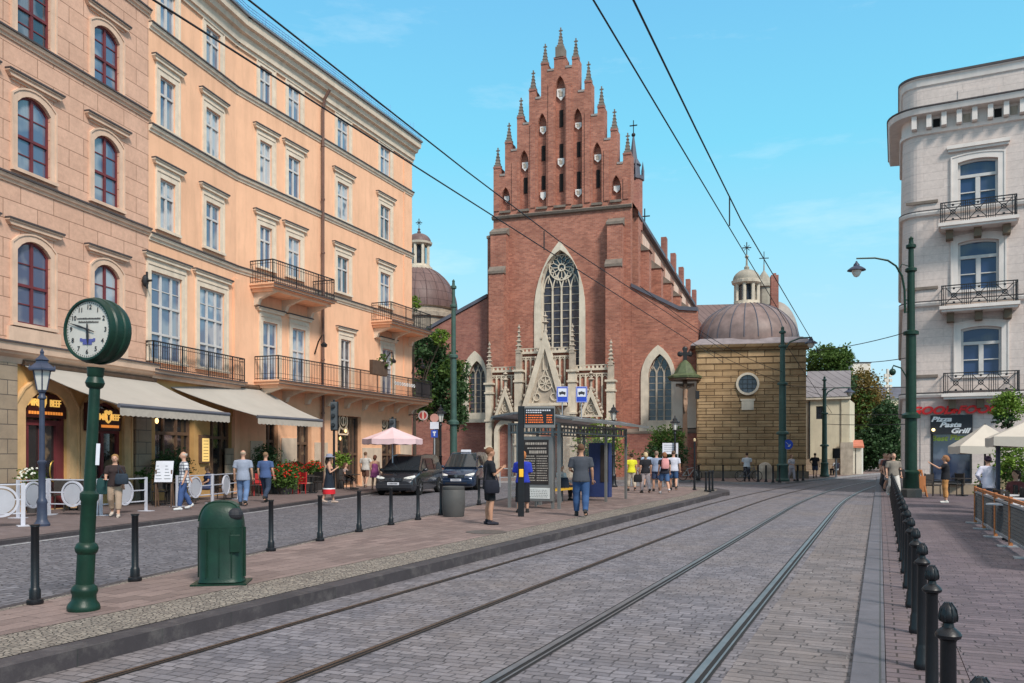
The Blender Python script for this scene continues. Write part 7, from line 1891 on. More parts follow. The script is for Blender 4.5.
# ================================================================ PEOPLE
def skinm(n, c): return M(n, c, .6, var=.06, scale=8)
m_skin = skinm('skin', (.52,.29,.20)); m_skin2 = skinm('tanned_skin', (.42,.22,.14))
m_eye = M('eye_dark', (.02,.015,.012), .3); m_lip = M('lip', (.35,.12,.10), .5)
CM = {}
def cloth(c, v=.14):
    k = tuple(round(x, 3) for x in c)
    if k not in CM: CM[k] = M('cloth', c, .9, var=v, scale=5, bump=.25, bscale=25)
    return CM[k]
def plaid():
    m, nt, b = _new('plaid_shirt'); v = _obj(nt); outs = []
    s = nt.nodes.new('ShaderNodeSeparateXYZ'); nt.links.new(v, s.inputs[0])
    for k in (0, 2):
        a = nt.nodes.new('ShaderNodeMath'); a.operation = 'MULTIPLY'; a.inputs[1].default_value = 11; nt.links.new(s.outputs[k], a.inputs[0])
        f = nt.nodes.new('ShaderNodeMath'); f.operation = 'FRACT'; nt.links.new(a.outputs[0], f.inputs[0]); outs.append(_ramp(nt, f.outputs[0], .62, .66))
    c = _mix(nt, outs[0], (.62,.62,.64), (.16,.17,.22)); c2 = _mix(nt, outs[1], c, _mix(nt, 1.0, c, (.35,.35,.4), 'MULTIPLY'))
    nt.links.new(c2, b.inputs['Base Color']); b.inputs['Roughness'].default_value = .9; return m
m_plaid = plaid()
POSE_L = {  # knee, ankle for (left, right), hip shift
 'stand': (((-.10,.01,.50), (-.11,-.02,.09)), ((.10,.02,.50), (.12,.0,.09))),
 'walk':  (((-.10,.17,.52), (-.10,.27,.10)), ((.10,-.03,.49), (.10,-.30,.17))),
 'stroll':(((-.10,.10,.51), (-.10,.14,.09)), ((.10,-.02,.50), (.10,-.20,.12))),
 'sit':   (((-.12,.44,.50), (-.12,.42,.09)), ((.12,.44,.50), (.13,.46,.09)))}
POSE_A = {  # elbow, wrist for the right arm (x>0); mirrored for left
 'down': ((.235,-.02,1.14), (.245,.06,.90)), 'swingf': ((.23,.06,1.15), (.22,.26,.98)), 'swingb': ((.235,-.13,1.15), (.24,-.22,.93)),
 'phone': ((.215,.05,1.13), (.11,.23,1.27)), 'bag': ((.24,.02,1.14), (.18,.26,1.08)), 'up': ((.22,.18,1.27), (.10,.42,1.44)),
 'lap': ((.225,.06,1.15), (.12,.30,1.02)), 'hip': ((.31,-.03,1.17), (.20,.10,1.02)), 'strap': ((.25,.06,1.16), (.12,.17,1.33))}
def person(label, X, Y, Z, face, h=1.75, legs='stand', arms=('down','down'), top=None, sleeve=.5, bottom='trousers', bmat=None, hair=(.05,.03,.02), hlen='short', hat=None, shoe=(.03,.03,.03), fem=False, skin=None, group=None, bald=False, headturn=0, hem=None, dress=None, lift=0):
    k = h/1.75; t = thing('person', label, 'person', (X, Y, Z+lift), face, group); t.scale = (k*1.13, k*1.10, k); skin = skin or m_skin
    dz = -.42 if legs == 'sit' else 0; L = POSE_L[legs]; sw = .165 if fem else .19
    hipz = .92+dz; vz = .018
    # ---- body: one continuous skin
    b = MB()
    b.loft([(0,0,.84+dz,.12,.09),(0,0,.92+dz,.155 if not fem else .165,.11),(0,0,1.05+dz,.135 if not fem else .12,.095),(0,.0,1.22+dz,.16 if not fem else .145,.11),(0,0,1.36+dz,.17 if not fem else .15,.105),(0,0,1.43+dz,.13,.08),(0,0,1.47+dz,.06,.055)], 14)
    b.tube([(0,-.005,1.42+dz),(0,.01,1.56+dz)], [.058,.052], 10)
    ct, st_ = math.cos(headturn), math.sin(headturn)
    def H(x, y, z): return (x*ct-y*st_, x*st_+y*ct+.015, z+dz)
    b.ell(H(0,0,1.645), .074, .092, .112, 14, 10); b.ell(H(0,.025,1.585), .052, .062, .055, 10, 6)
    b.ell(H(0,.095,1.628), .014, .024, .026, 6, 5)
    for s in (-1, 1): b.ell(H(s*.077,-.005,1.635), .014, .02, .03, 6, 5)
    for s, (kn, an) in zip((-1, 1), L):
        b.tube([(s*.085,0,hipz), ((s*.09+kn[0])/2,(kn[1])/2+.01,(hipz+kn[2])/2), kn, ((kn[0]+an[0])/2,(kn[1]+an[1])/2-.015,(kn[2]+an[2])/2+.04), an], [.088,.078,.056,.054,.036], 10)
        b.tube([an, (an[0],an[1]-.03,an[2]-.04), (an[0]+s*.02,an[1]+.10,an[2]-.06)], [.038,.036,.03], 8)
    hands = []
    for s, an_ in zip((-1, 1), arms):
        e, w = POSE_A[an_]; sh_ = (s*sw,0,1.40+dz); e = (s*e[0]*sw/.19, e[1], e[2]+dz); w = (s*w[0]*sw/.19, w[1], w[2]+dz)
        b.tube([(s*.10,0,1.41+dz), sh_, ((sh_[0]+e[0])/2,(sh_[1]+e[1])/2,(sh_[2]+e[2])/2), e, ((e[0]+w[0])/2,(e[1]+w[1])/2,(e[2]+w[2])/2), w], [.05,.05,.046,.037,.034,.025], 10)
        hands.append((Vector(e), Vector(w), s))
        d = (Vector(w)-Vector(e)).normalized(); b.tube([Vector(w), Vector(w)+d*.05, Vector(w)+d*.095], [.025,.036,.030], 8, sx=.7)
    if fem:
        for s in (-1, 1): b.ell((s*.06,.085,1.29+dz), .055, .05, .055, 8, 6)
    body = remesh(b, vz)
    # fingers, eyes, mouth
    for e, w, s in hands:
        d = (w-e).normalized(); side = d.cross(Vector((0,0,1)) if abs(d.z) < .8 else Vector((0,1,0))).normalized(); up = side.cross(d)
        for q, ln in zip((-.024,-.008,.008,.024), (.055,.068,.064,.048)):
            p0_ = w+d*.085+side*q; body.tube([p0_, p0_+d*ln*.55+up*.004*s, p0_+d*ln*.9+up*.018], [.0085,.008,.0065], 6)
        p0_ = w+d*.03+side*.028; body.tube([p0_, p0_+d*.03+side*.022, p0_+d*.06+side*.026], [.011,.010,.008], 6)
    body.cur = 1
    for s in (-1, 1): body.ell(H(s*.030,.078,1.650), .012, .010, .008, 8, 5)
    body.cur = 2; body.ell(H(0,.086,1.583), .022, .010, .007, 8, 4); body.cur = 0
    bo = body.build('body', [skin, m_eye, m_lip], t, smooth=True)
    # ---- top
    if top is not None and not dress:
        c = MB(); zb_ = (hem or .86)+dz
        c.loft([(0,0,zb_,.20 if not fem else .195,.150),(0,0,1.0+dz,.182 if not fem else .165,.138),(0,0,1.12+dz,.162 if not fem else .135,.122),(0,0,1.26+dz,.182 if not fem else .162,.13),(0,0,1.37+dz,.185 if not fem else .162,.12),(0,0,1.44+dz,.125,.09),(0,0,1.465+dz,.08,.072)], 16)
        if fem: c.ell((-.06,.085,1.29+dz), .07, .065, .065, 8, 6); c.ell((.06,.085,1.29+dz), .07, .065, .065, 8, 6)
        if sleeve > .1:
            for s, an_ in zip((-1, 1), arms):
                e, w = POSE_A[an_]; sh_ = Vector((s*sw,0,1.40+dz)); e = Vector((s*e[0]*sw/.19, e[1], e[2]+dz)); w = Vector((s*w[0]*sw/.19, w[1], w[2]+dz))
                pts = [Vector((s*.09,0,1.40+dz)), sh_+Vector((0,0,-.003)), sh_+(e-sh_)*min(1, sleeve*1.6 if sleeve < .6 else 1)]
                rr = [.068,.070,.066]
                if sleeve > .8: pts.append(w-(w-e)*.08); rr.append(.042)
                c.tube(pts, rr, 10)
        remesh(c, .021).build('shirt' if not fem else 'top', top, t, smooth=True)
    # ---- bottom
    bm_ = bmat or cloth((.05,.07,.15))
    if dress:
        hemz, band_ = dress; c = MB()
        c.loft([(0,0,hemz+dz,.25,.20),(0,0,.75+dz,.21,.165),(0,0,.95+dz,.18,.135),(0,0,1.10+dz,.145,.115),(0,0,1.26+dz,.155,.125),(0,0,1.36+dz,.12,.10)], 16)
        for s in (-1, 1): c.tube([(s*.07,.05,1.34+dz),(s*.08,0,1.45+dz),(s*.07,-.06,1.34+dz)], .018, 5)
        remesh(c, .021).build('dress', bm_, t, smooth=True)
        if band_:
            MB().loft([(0,0,hemz-.16,.262,.212),(0,0,hemz+.02,.258,.207)], 16).build('hem_band', cloth((.60,.02,.03)), t, smooth=True)
            MB().loft([(0,0,hemz+.021,.262,.211),(0,0,hemz+.06,.255,.204)], 16).build('white_trim', cloth((.7,.7,.7)), t, smooth=True)
    elif bottom == 'skirt':
        c = MB(); c.loft([(0,0,.30+dz,.19,.15),(0,0,.7+dz,.185,.15),(0,0,.92+dz,.175,.13),(0,0,1.04+dz,.145,.115)], 16); remesh(c, .021).build('skirt', bm_, t, smooth=True)
    else:
        c = MB(); c.loft([(0,0,.82+dz,.15,.11),(0,0,.92+dz,.175 if not fem else .178,.128),(0,0,1.01+dz,.155,.118)], 14)
        for s, (kn, an) in zip((-1, 1), L):
            kn = Vector(kn); an = Vector(an); hp = Vector((s*.085,0,hipz-.02))
            if bottom == 'shorts': c.tube([hp, (hp+kn)/2, kn+(hp-kn)*.12], [.10,.097,.093], 12)
            else: c.tube([hp, (hp+kn)/2+Vector((0,.01,0)), kn, (kn+an)/2+Vector((0,-.01,.03)), an+(kn-an)*.28, an+Vector((0,0,.03)) if bottom == 'trousers' else an+(kn-an)*.3], [.104,.096,.080,.078,.066,.062], 12)
        remesh(c, .021).build('shorts' if bottom == 'shorts' else 'trousers', bm_, t, smooth=True)
    for s, (kn, an) in zip((-1, 1), L):
        c = MB(); x, y, z = an; z0 = z-.09
        tilt = .10 if (legs in ('walk','stroll') and y < -.1) else 0
        c.loft([(0,0,0,0,0)], 3) if False else None
        vs = [(x, y-.07, z0+tilt+.03), (x, y-.02, z0+tilt*.6+.04), (x+s*.01, y+.07, z0+.035), (x+s*.015, y+.16, z0+.028)]
        c.tube(vs, [.038,.046,.045,.030], 10, sx=.95); c.tube([(x,y-.01,z0+.07+tilt*.5),(x,y,z0+.11+tilt*.4)], [.044,.043], 10)
        c.build('shoe', cloth(shoe), t, smooth=True)
    # ---- hair / hat
    if not bald or True:
        c = MB(); hm_ = cloth(hair)
        vol = 1.0 if hlen == 'short' else 1.12
        c.ell(H(0,-.018,1.672), .081*vol, .094*vol, .100*(.9 if bald else 1), 14, 9)
        if hlen != 'short':
            zl2 = {'bob': 1.52, 'long': 1.38, 'bun': 1.60}[hlen]
            c.tube([H(0,-.05,1.66), H(0,-.07,(1.66+zl2)/2), H(0,-.065,zl2)], [.085,.085,.055], 12)
            if hlen == 'bun': c.ell(H(0,-.11,1.73), .05, .05, .045, 8, 6)
        if not bald: 
            # cut the face away by only keeping what lies behind a slanted plane
            pass
        r_ = remesh(c, .017); keep = []
        for f in r_.f:
            cx = sum(r_.v[i][0] for i in f)/len(f); cy = sum(r_.v[i][1] for i in f)/len(f)-.015; cz_ = sum(r_.v[i][2] for i in f)/len(f)-dz
            yy = -cx*st_+cy*ct
            if yy < .035+(cz_-1.66)*.55 and (not bald or cz_ < 1.70): keep.append(f)
        r_.f = keep; r_.m = [0]*len(keep); r_.build('hair', hm_, t, smooth=True)
    if hat:
        c = MB().lathe([(.20,1.70),(.205,1.71),(.11,1.735),(.105,1.79),(.085,1.825),(.0,1.84)], 18, (0,.015,dz)); c.build('hat', cloth(hat), t, smooth=True)
    return t
def bag(name, label, X, Y, Z, sx, sy, sz, mat, strap=None, rz=0, cat='bag'):
    t = thing(name, label, cat, (X, Y, Z), rz); c = MB(); sloft(c, [rr_sec(-sz/2, sx*.42, sy*.42, 16, 3), rr_sec(-sz*.4, sx*.5, sy*.5, 16, 3), rr_sec(0, sx*.5, sy*.5, 16, 3), rr_sec(sz*.38, sx*.44, sy*.42, 16, 3), rr_sec(sz/2, sx*.38, sy*.2, 16, 3)])
    c.build('pouch', mat, t, smooth=True)
    if strap: MB().tube(strap, .014, 6).build('strap', mat, t, smooth=True)
    return t
def gp(px, py, z): p = G(px, py, z); return p[0], p[1]
# -------- left pavement
x, y = gp(115, 520, LPV-.08); person('woman in a black top and beige trousers walking beside the clock column', x, y, LPV, PI+.25, 1.66, 'stroll', ('down','bag'), cloth((.035,.022,.022)), .45, 'cropped', cloth((.36,.26,.19)), (.26,.14,.05), 'bob', fem=True, shoe=(.5,.42,.36))
bag('handbag', 'black handbag carried high by the woman in beige trousers', x+.28, y-.22, LPV+1.02, .34, .16, .28, cloth((.02,.03,.045)), [(-.08,0,.12),(-.12,.1,.38),(.04,.05,.14)], .2)
bag('handbag', 'dark green bag hanging low beside the woman in beige trousers', x-.30, y-.08, LPV+.82, .30, .14, .42, cloth((.015,.05,.05)), [(-.08,0,.18),(0,.05,.32),(.08,0,.18)], .1)
x, y = gp(184, 511.5, LPV-.05); person('grey haired man in a checked shirt and jeans walking left', x, y, LPV, PI*.68, 1.74, 'stroll', ('down','swingb'), m_plaid, .5, 'trousers', cloth((.05,.09,.22)), (.42,.38,.34), 'short', shoe=(.55,.55,.55), bald=True, hem=.80)
x, y = gp(208, 500, LPV); person('person in dark blue seated at the cafe behind the disc barrier', x, y, LPV, PI*.7, 1.66, 'sit', ('lap','lap'), cloth((.03,.05,.13)), .4, 'shorts', cloth((.05,.06,.12)), (.25,.13,.06), 'bob', fem=True)
x, y = gp(243, 507, LPV-.04); person('balding man in a grey blue shirt and light jeans seen from behind', x, y, LPV, .1, 1.80, 'stroll', ('down','down'), cloth((.26,.29,.37)), .5, 'trousers', cloth((.12,.19,.34)), (.40,.30,.22), 'short', bald=True, hem=.80)
x, y = gp(265.5, 503.5, LPV-.04); person('man in a dark blue tee shirt and dark jeans seen from behind', x, y, LPV, -.15, 1.74, 'walk', ('down','down'), cloth((.06,.10,.22)), .45, 'trousers', cloth((.03,.045,.08)), (.20,.12,.07), 'short')
x, y = gp(329, 504.5, LPV-.05); person('woman in a sun hat and black dress with a red hem walking right', x, y, LPV, -PI*.45, 1.62, 'stroll', ('down','phone'), None, 0, 'skirt', cloth((.012,.018,.03)), (.03,.02,.015), 'long', hat=(.22,.23,.30), fem=True, dress=(.50, True), shoe=(.4,.3,.25))
x, y = TF(345.5, 1.45); person('woman seated at a cafe table left of the pink parasol', x, y, LPV, -PI*.55, 1.68, 'sit', ('lap','lap'), cloth((.30,.22,.20)), .3, 'shorts', cloth((.30,.22,.20)), (.10,.05,.03), 'long', fem=True)
x, y = gp(365.5, 488, LPV-.03); person('man in a pale shirt and brown shorts standing left of the nearer van', x, y, LPV, -.25, 1.80, 'stroll', ('down','hip'), cloth((.48,.45,.42)), .45, 'shorts', cloth((.14,.07,.05)), (.13,.07,.04), 'short', shoe=(.35,.25,.2))
x, y = gp(375, 490.5, LPV-.03); person('woman in a purple flowered dress standing beside the nearer van', x, y, LPV, -.1, 1.64, 'stand', ('down','down'), None, 0, 'skirt', cloth((.26,.07,.19), .6), (.13,.05,.03), 'bob', fem=True, dress=(.62, False), shoe=(.3,.2,.15))
# -------- island
x, y = gp(489.5, 524.5, ISL); yA = y; person('man in a black tee shirt and black shorts looking down at his phone', x, y, ISL, -PI*.42, 1.76, 'stand', ('phone','phone'), cloth((.012,.013,.018)), .5, 'shorts', cloth((.012,.012,.014)), (.16,.07,.035), 'short', shoe=(.02,.02,.03), headturn=.1, skin=m_skin2, hem=.80)
bag('shoulder_bag', 'black shoulder bag hanging on the man with the phone', x+.06, y-.26, ISL+.88, .36, .18, .30, cloth((.010,.011,.02)), [(.14,.0,.12),(.02,.12,.55),(-.06,.2,.60),(-.16,.0,.12)], .2)
x2, y2 = gp(521, 513.5, ISL); person('woman in a blue top and long black skirt behind the display pole', x2+.05, y2+.35, ISL, .2, 1.70, 'stand', ('bag','bag'), cloth((.03,.05,.42)), .7, 'skirt', cloth((.01,.011,.015)), (.42,.15,.05), 'bob', fem=True)
x, y = gp(581, 516.5, ISL); person('man in a grey tee shirt and jeans walking away past the shelter', x, y, ISL, -.12, 1.87, 'stroll', ('bag','down'), cloth((.055,.06,.075)), .5, 'trousers', cloth((.035,.08,.19)), (.11,.055,.03), 'short', skin=m_skin2, hem=.84)
x, y = gp(566, 503, ISL); person('passenger in a white top seated on the shelter bench', x-.1, y+1.2, ISL, -PI*.35, 1.70, 'sit', ('lap','lap'), cloth((.55,.55,.54)), .5, 'trousers', cloth((.03,.03,.04)), (.30,.28,.26), 'short')
bag('backpack', 'dark backpack on the lap side of the seated passenger', x-.02, y+.7, ISL+.62, .34, .24, .42, cloth((.02,.03,.05)))
x, y = gp(631.5, 491, ISL); person('woman in a bright yellow top at the left of the walking group', x, y, ISL, .1, 1.66, 'stroll', ('down','down'), cloth((.65,.60,.03)), .4, 'cropped', cloth((.45,.38,.30)), (.05,.03,.02), 'bun', fem=True)
x, y = gp(645.5, 493, ISL); person('blond woman in a black top and pale trousers with a black bag', x, y, ISL, .15, 1.70, 'stroll', ('down','down'), cloth((.015,.015,.02)), .45, 'trousers', cloth((.50,.42,.42)), (.50,.38,.22), 'bob', fem=True)
bag('handbag', 'black handbag carried by the blond woman in pale trousers', x-.34, y-.1, ISL+.62, .36, .16, .32, cloth((.012,.012,.014)), [(-.1,0,.14),(0,.03,.34),(.1,0,.14)])
x, y = gp(650, 488, ISL); person('person in a pale blue shirt half hidden behind the blond woman', x, y+1.0, ISL, .1, 1.80, 'stand', ('down','down'), cloth((.30,.38,.50)), .5, 'shorts', cloth((.04,.05,.09)), (.10,.07,.05), 'short')
x, y = gp(656.5, 491.5, ISL); person('man in a grey blue shirt and dark shorts in the middle of the group', x, y, ISL, -.1, 1.76, 'stroll', ('down','hip'), cloth((.22,.26,.36)), .5, 'shorts', cloth((.04,.06,.12)), (.22,.16,.12), 'short')
x, y = gp(664.5, 494, ISL); person('woman in black with denim shorts wearing a pink backpack', x, y, ISL, .05, 1.70, 'walk', ('down','down'), cloth((.02,.02,.03)), .4, 'shorts', cloth((.06,.12,.25)), (.22,.10,.05), 'bob', fem=True, shoe=(.55,.5,.5))
bag('backpack', 'pink backpack on the woman in denim shorts', x, y-.17, ISL+1.25, .32, .18, .42, cloth((.62,.28,.28)), cat='backpack')
x, y = gp(673.5, 490.5, ISL); person('man in a white tee shirt and blue shorts at the right of the group', x, y, ISL, -.2, 1.78, 'stroll', ('down','down'), cloth((.52,.52,.60)), .5, 'shorts', cloth((.03,.07,.16)), (.10,.06,.04), 'short')
# -------- chapel pavement
x, y = gp(748, 481.5, CPV); person('person in a white top standing over a bicycle before the chapel', x, y+.25, CPV, -.3, 1.76, 'stand', ('bag','bag'), cloth((.45,.46,.48)), .5, 'trousers', cloth((.04,.04,.05)), (.05,.03,.02), 'short')
CYC = (x, y)
x, y = gp(791.5, 481, CPV); person('woman in pale clothes walking right of the green chapel pole', x, y, CPV, PI+.4, 1.66, 'stroll', ('down','bag'), cloth((.55,.52,.56)), .6, 'trousers', cloth((.42,.38,.42)), (.20,.12,.08), 'bob', fem=True)
x, y = gp(815, 478, CPV); person('man in dark clothes walking before the yellow annexe', x, y, CPV, -.5, 1.76, 'stroll', ('hip','down'), cloth((.015,.015,.02)), .5, 'shorts', cloth((.05,.06,.10)), (.05,.03,.02), 'short')
x, y = gp(836, 475.5, CPV); person('person with a dark backpack crouched by the signal post', x, y, CPV, .3, 1.70, 'sit', ('lap','lap'), cloth((.40,.40,.42)), .5, 'trousers', cloth((.03,.03,.04)), (.08,.05,.04), 'short')
bag('backpack', 'dark backpack of the crouching person by the signal post', x, y-.2, CPV+.80, .34, .18, .44, cloth((.015,.015,.03)), cat='backpack')
# -------- right pavement
x, y = gp(945.5, 503, RPV); person('woman in a black top and tan cropped trousers taking a photo by the shop window', x, y, RPV, PI*.35, 1.68, 'stand', ('up','up'), cloth((.012,.012,.016)), .4, 'cropped', cloth((.42,.20,.07), .5), (.28,.13,.06), 'bob', fem=True, shoe=(.6,.58,.55))
x, y = gp(970, 494, RPV); person('grey haired guest in a pale blue shirt seated by the wall', x, y, RPV, PI*.5, 1.68, 'sit', ('lap','lap'), cloth((.22,.33,.50)), .5, 'trousers', cloth((.08,.09,.12)), (.38,.35,.32), 'short')
x, y = A(988, 24.3)[:2]; person('woman in a white shirt and dark headscarf standing behind the terrace fence', x, y, RPV, -.2, 1.66, 'stand', ('hip','down'), cloth((.60,.58,.68)), .9, 'trousers', cloth((.10,.10,.13)), (.03,.015,.03), 'bun', fem=True, hem=.78)
x, y = A(1003, 26)[:2]; person('fair haired guest seated among the plants of the right terrace', x, y, RPV, PI, 1.7, 'sit', ('lap','lap'), cloth((.25,.20,.12)), .5, 'trousers', cloth((.05,.05,.06)), (.40,.26,.10), 'short')
x, y = A(1016, 22.2)[:2]; person('dark haired guest seated at the right edge of the terrace', x, y, RPV, PI*.6, 1.7, 'sit', ('lap','lap'), cloth((.16,.05,.05)), .5, 'trousers', cloth((.05,.05,.07)), (.05,.03,.02), 'bob', fem=True)
x, y = gp(893.5, 497.5, RPV); person('person in a grey top and loose white trousers leading the file of walkers', x, y, RPV, PI-.1, 1.76, 'walk', ('down','down'), cloth((.22,.19,.16)), .5, 'trousers', cloth((.52,.48,.44)), (.22,.15,.11), 'short', shoe=(.5,.48,.46), skin=m_skin)
bag('shoulder_bag', 'black bag on the walker in loose white trousers', x+.30, y, RPV+.95, .30, .18, .36, cloth((.02,.018,.018)), [(-.05,0,.15),(-.2,0,.5),(.05,0,.15)])
x, y = gp(889, 492, RPV); person('second walker of the file, in dark clothes with pale legs', x, y, RPV, PI+.1, 1.76, 'stroll', ('down','down'), cloth((.035,.03,.035)), .5, 'shorts', cloth((.25,.22,.22)), (.09,.05,.03), 'short')
x, y = gp(886.5, 488.5, RPV); person('third walker of the file, in a red brown top', x, y, RPV, PI, 1.76, 'stroll', ('down','down'), cloth((.26,.10,.08)), .5, 'trousers', cloth((.05,.05,.06)), (.30,.22,.16), 'short')
x, y = gp(884.5, 486, RPV); person('farthest walker of the file, in a pale shirt', x, y, RPV, PI, 1.78, 'stroll', ('down','down'), cloth((.50,.45,.42)), .5, 'trousers', cloth((.12,.10,.09)), (.1,.06,.04), 'short')
# ================================================================ BICYCLES
def bicycle(label, X, Y, Z, rz, mat):
    t = thing('bicycle', label, 'bicycle', (X, Y, Z), rz)
    for x in (-.52, .52):
        w = MB(); w.cur = 0; ringc(w, x, .34, .305, .34, -.02, .02, 24); wo_ = w.build('wheel', m_black, t)
        s = MB()
        for k in range(10): a = 2*PI*k/10; s.bar((x,0,.34), (x+.31*math.cos(a),0,.34+.31*math.sin(a)), .006)
        s.ell((x,0,.34),.03,.04,.03,8,4); s.build('spokes', m_grey, wo_)
    f = MB(); 
    for a, b in (((-.52,0,.34),(-.08,0,.30)),((-.08,0,.30),(-.20,0,.82)),((-.52,0,.34),(-.17,0,.74)),((-.08,0,.30),(.33,0,.78)),((-.18,0,.76),(.34,0,.84)),((.52,0,.34),(.36,0,.80)),((.36,0,.8),(.32,0,.98))): f.bar(a, b, .035)
    f.build('frame', mat, t); MB().ell((-.21,0,.88),.14,.07,.04).build('saddle', m_black, t)
    MB().tube([(.22,-.26,1.0),(.30,-.1,.99),(.32,0,.98),(.30,.1,.99),(.22,.26,1.0)],.016,6).build('handlebar', m_black, t)
    MB().bar((-.08,-.1,.30),(-.02,-.1,.14),.03).bar((-.08,.1,.30),(-.14,.1,.46),.03).build('pedal', m_black, t); return t
bicycle('bicycle held upright by the person before the chapel', CYC[0], CYC[1]-.12, CPV, .05, M('bike_grey', (.12,.12,.13), .4))
bicycle('left parked bicycle by the crucifix wall', *gp(690, 480.5, CPV), CPV, .3, M('bike_white', (.35,.34,.33), .4))
bicycle('right parked bicycle by the crucifix wall', *gp(697, 480, CPV), CPV, 1.3, bpy.data.materials['bike_grey'])
# railings in front of the church
for i, (a, b) in enumerate((((628,486.5),(641,485.5)),((500,487),(540,486)))):
    p, q = Vector(G(*a, .1)), Vector(G(*b, .1)); t = thing('railing', ['low grey railing behind the woman in yellow','low grey railing behind the tram shelter'][i], 'railing', tuple(p)); d = q-p; mb = MB()
    mb.bar((0,0,.95),(d.x,d.y,.95),.05).bar((0,0,.5),(d.x,d.y,.5),.04)
    for k in range(5): mb.bar((d.x*k/4,d.y*k/4,0),(d.x*k/4,d.y*k/4,.95),.05)
    mb.build('rails', m_grey, t)
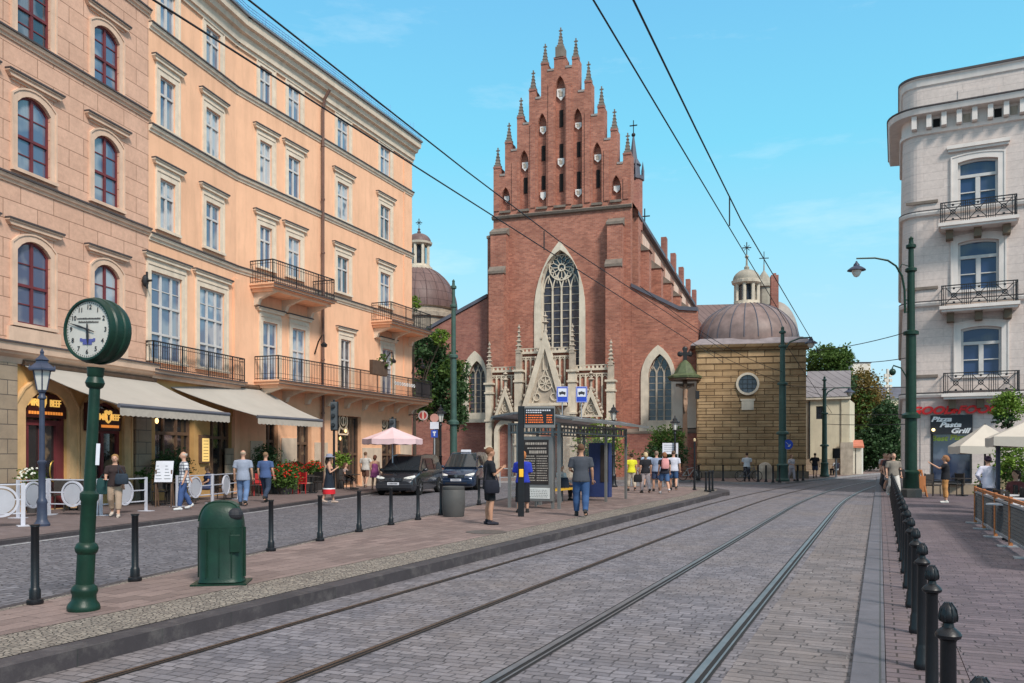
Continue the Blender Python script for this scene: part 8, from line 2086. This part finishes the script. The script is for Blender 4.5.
# ================================================================ VANS
m_vglass, nt_, b_ = _new('car_glass'); b_.inputs['Base Color'].default_value = (.02,.025,.03,1); b_.inputs['Roughness'].default_value = .04; b_.inputs['Specular IOR Level'].default_value = .9
m_tyre = M('tyre', (.012,.012,.012), .85); m_rim = M('alloy_rim', (.30,.30,.32), .3, metal=.8); m_chrome = M('chrome', (.55,.55,.58), .18, metal=1)
m_head, nt_, b_ = _new('headlight_glass'); b_.inputs['Base Color'].default_value = (.62,.62,.60,1); b_.inputs['Roughness'].default_value = .08
def van(label, X, Y, Z, rz, paint, hood=.98, taxi=False, tall=1.74):
    t = thing('parked_van', label, 'van', (X, Y, Z), rz)          # local y from the nose (0) to the tail (4.6)
    W = .91
    def sec(y, zt, zb, w, wt):                                     # body cross-section
        return [(-w*.93,y,zb),(-w,y,zb+.12),(-w*1.0,y,(zb+zt)/2),(-w*.97,y,zt-.08),(-wt,y,zt),(wt,y,zt),(w*.97,y,zt-.08),(w*1.0,y,(zb+zt)/2),(w,y,zb+.12),(w*.93,y,zb)]
    S_ = [(0,.60,.34,.74,.55),(.05,.70,.24,.80,.62),(.18,.80,.20,.87,.70),(.5,hood-.08,.20,.905,.74),(.98,hood+.02,.20,.91,.80),(1.6,hood+.05,.20,.91,.86),(3.9,hood+.09,.20,.91,.86),(4.45,hood+.05,.22,.89,.82),(4.6,hood-.05,.30,.84,.76),(4.64,.6,.36,.8,.74)]
    mb = MB(); secs = [sec(*q) for q in S_]; n = 10; vs = [v for s_ in secs for v in s_]
    fs = [(i*n+k, i*n+(k+1)%n, (i+1)*n+(k+1)%n, (i+1)*n+k) for i in range(len(secs)-1) for k in range(n)]+[tuple(range(n)), tuple(range(len(vs)-1, len(vs)-n-1, -1))]
    body = mb.add(vs, fs).build('body', paint, t, smooth=True, bevel=.02)
    # greenhouse
    z0 = hood+.04; y = [(.92,z0),(1.85,tall-.06),(2.3,tall),(4.05,tall-.03),(4.3,tall-.12),(4.55,z0+.02)]
    wv = [.84,.66,.655,.64,.66,.82]
    vs = [(-w_,a,z) for (a,z),w_ in zip(y,wv)]+[(w_,a,z) for (a,z),w_ in zip(y,wv)]
    mb = MB().add(vs, [(0,1,2,3,4,5)[::-1],(6,7,8,9,10,11),(0,1,7,6)[::-1],(1,2,8,7)[::-1],(2,3,9,8)[::-1],(3,4,10,9)[::-1],(4,5,11,10)[::-1],(0,6,11,5)[::-1]])
    mb.build('cabin', paint, body, bevel=.04)
    def L3(p, q, f): return tuple(a+(b-a)*f for a, b in zip(p, q))
    A_, B_, C_, D_ = (-.80,.95,z0+.03),(.80,.95,z0+.03),(.63,1.80,tall-.10),(-.63,1.80,tall-.10)
    o = Vector((0,-.03,.025)); MB().add([tuple(Vector(p)+o) for p in (A_,B_,C_,D_)]+[tuple(Vector(p)-o*.5) for p in (A_,B_,C_,D_)], [(0,1,2,3),(0,4,5,1),(1,5,6,2),(2,6,7,3),(3,7,4,0)]).build('windscreen', m_vglass, body)
    for s in (-1, 1):
        for (a0, a1, b0_, b1_) in ((1.25,2.05,1.98,2.1),(2.15,3.15,2.18,3.12),(3.25,4.28,3.2,4.08)):
            zl, zh = z0+.06, tall-.15; xo = lambda z: s*(.835-(.835-.665)*(z-z0)/(tall-z0)+.012)
            MB().add([(xo(zl),a0,zl),(xo(zl),a1,zl),(xo(zh),b1_,zh),(xo(zh),max(b0_,a0),zh)], [(0,1,2,3) if s > 0 else (3,2,1,0)]).build('side_window', m_vglass, body)
        MB().ell((s*1.0,1.30,hood+.10),.11,.07,.075,10,6).bar((s*.84,1.36,hood+.04),(s*.95,1.33,hood+.08),.04).build('mirror', paint, body, smooth=True)
        hl = MB(); hl.add([(s*.42,.035,.66),(s*.80,.13,.70),(s*.86,.36,.80),(s*.84,.34,.90-.04),(s*.70,.22,.84),(s*.44,.12,.77)], [(0,1,2,3,4,5) if s > 0 else (5,4,3,2,1,0)])
        hl.ell((s*.60,.12,.73),.16,.09,.062,12,6).ell((s*.76,.22,.76),.10,.10,.062,10,6); hl.build('headlight', m_head, body, smooth=True)
        MB().ell((s*.62,.06,.38),.07,.05,.045,10,5).build('fog_light', m_head, body)
        MB().bar((s*.92,1.2,.52),(s*.92,3.8,.52),.03,.06).build('side_trim', m_black, body)
        for yw in (.86, 3.72):
            w_ = MB(); w_.add([], []); ring_pts = [(yw+.40*math.cos(PI*k/14), .33+.40*math.sin(PI*k/14)) for k in range(15)]
            ar = MB(); vv = [(s*.916,a,b) for a, b in ring_pts]+[(s*.80,a,b) for a, b in ring_pts]+[(s*.916,yw,.2)]
            ar.add([(s*.917,a,b) for a, b in ring_pts]+[(s*.917,yw-.40,.2),(s*.917,yw+.40,.2)][::-1], [tuple(range(17)) if s < 0 else tuple(range(16,-1,-1))]).build('wheel_arch', m_ink, body)
            wl = MB(); prof = [(.19,-.11),(.30,-.11),(.335,-.08),(.335,.08),(.30,.11),(.19,.11)]; nn = 24
            vv = []; ff = []
            for r, xx in prof:
                for k in range(nn): a = 2*PI*k/nn; vv.append((s*.84+xx, yw+r*math.cos(a), .335+r*math.sin(a)))
            for i in range(len(prof)-1):
                for k in range(nn): ff.append((i*nn+k, i*nn+(k+1)%nn, (i+1)*nn+(k+1)%nn, (i+1)*nn+k))
            w2 = wl.add(vv, ff).build('wheel', m_tyre, t, smooth=True)
            rm = MB(); rm.add([(s*.925, yw+.2*math.cos(2*PI*k/20), .335+.2*math.sin(2*PI*k/20)) for k in range(20)], [tuple(range(20)) if s > 0 else tuple(range(19,-1,-1))])
            for k in range(5): a = 2*PI*k/5+.3; rm.bar((s*.935,yw,.335),(s*.935,yw+.2*math.cos(a),.335+.2*math.sin(a)),.05,.02)
            rm.build('rim', m_rim, w2)
    MB().box(-.40,.40,-.02,.09,.62,.76).build('grille', m_black, body, bevel=.01)
    q = MB()
    for k in range(3): q.box(-.39,.39,-.032,-.02,.64+.045*k,.652+.045*k)
    q.build('grille_bar', m_chrome, body)
    q = MB(); ztube(q, [(.0,-.01),(.075,-.01),(.075,.01)], 16); q.build('badge', m_chrome, body, loc=(0,-.04,.70))
    MB().box(-.80,.80,-.035,.16,.30,.50).build('bumper', paint, body, bevel=.03)
    MB().box(-.55,.55,-.042,-.036,.33,.40).build('air_intake', m_ink, body)
    pl = MB().box(-.26,.26,-.055,-.043,.46,.57).build('number_plate', m_whitem, body)
    q = MB(); xx = -.20
    for k in range(7): q.box(xx, xx+.035, -.059, -.0555, .485, .545); xx += .058
    q.build('plate_lettering', m_ink, pl)
    for k in (-1, 1): MB().bar((k*.1,.97,z0+.05),(k*.1+.45,1.15,z0+.22),.015).build('wiper', m_black, body)
    if taxi: MB().box(-.26,.26,2.2,2.36,tall+.0,tall+.14).build('roof_light', m_whitem, body, bevel=.03)
    return t
x, y = gp(393.5, 495.8, .02); van('nearer dark grey parked people carrier facing the camera', x, y, .02, -.20, M('van_paint_charcoal', (.032,.034,.042), .25, metal=.3, var=.05, coat=.8))
x, y = gp(456, 490.5, .02); van('dark blue parked van with a roof light behind the nearer van', x, y, .02, -.16, M('van_paint_blue', (.018,.035,.075), .25, metal=.3, var=.05, coat=.8), 1.05, True, 1.86)
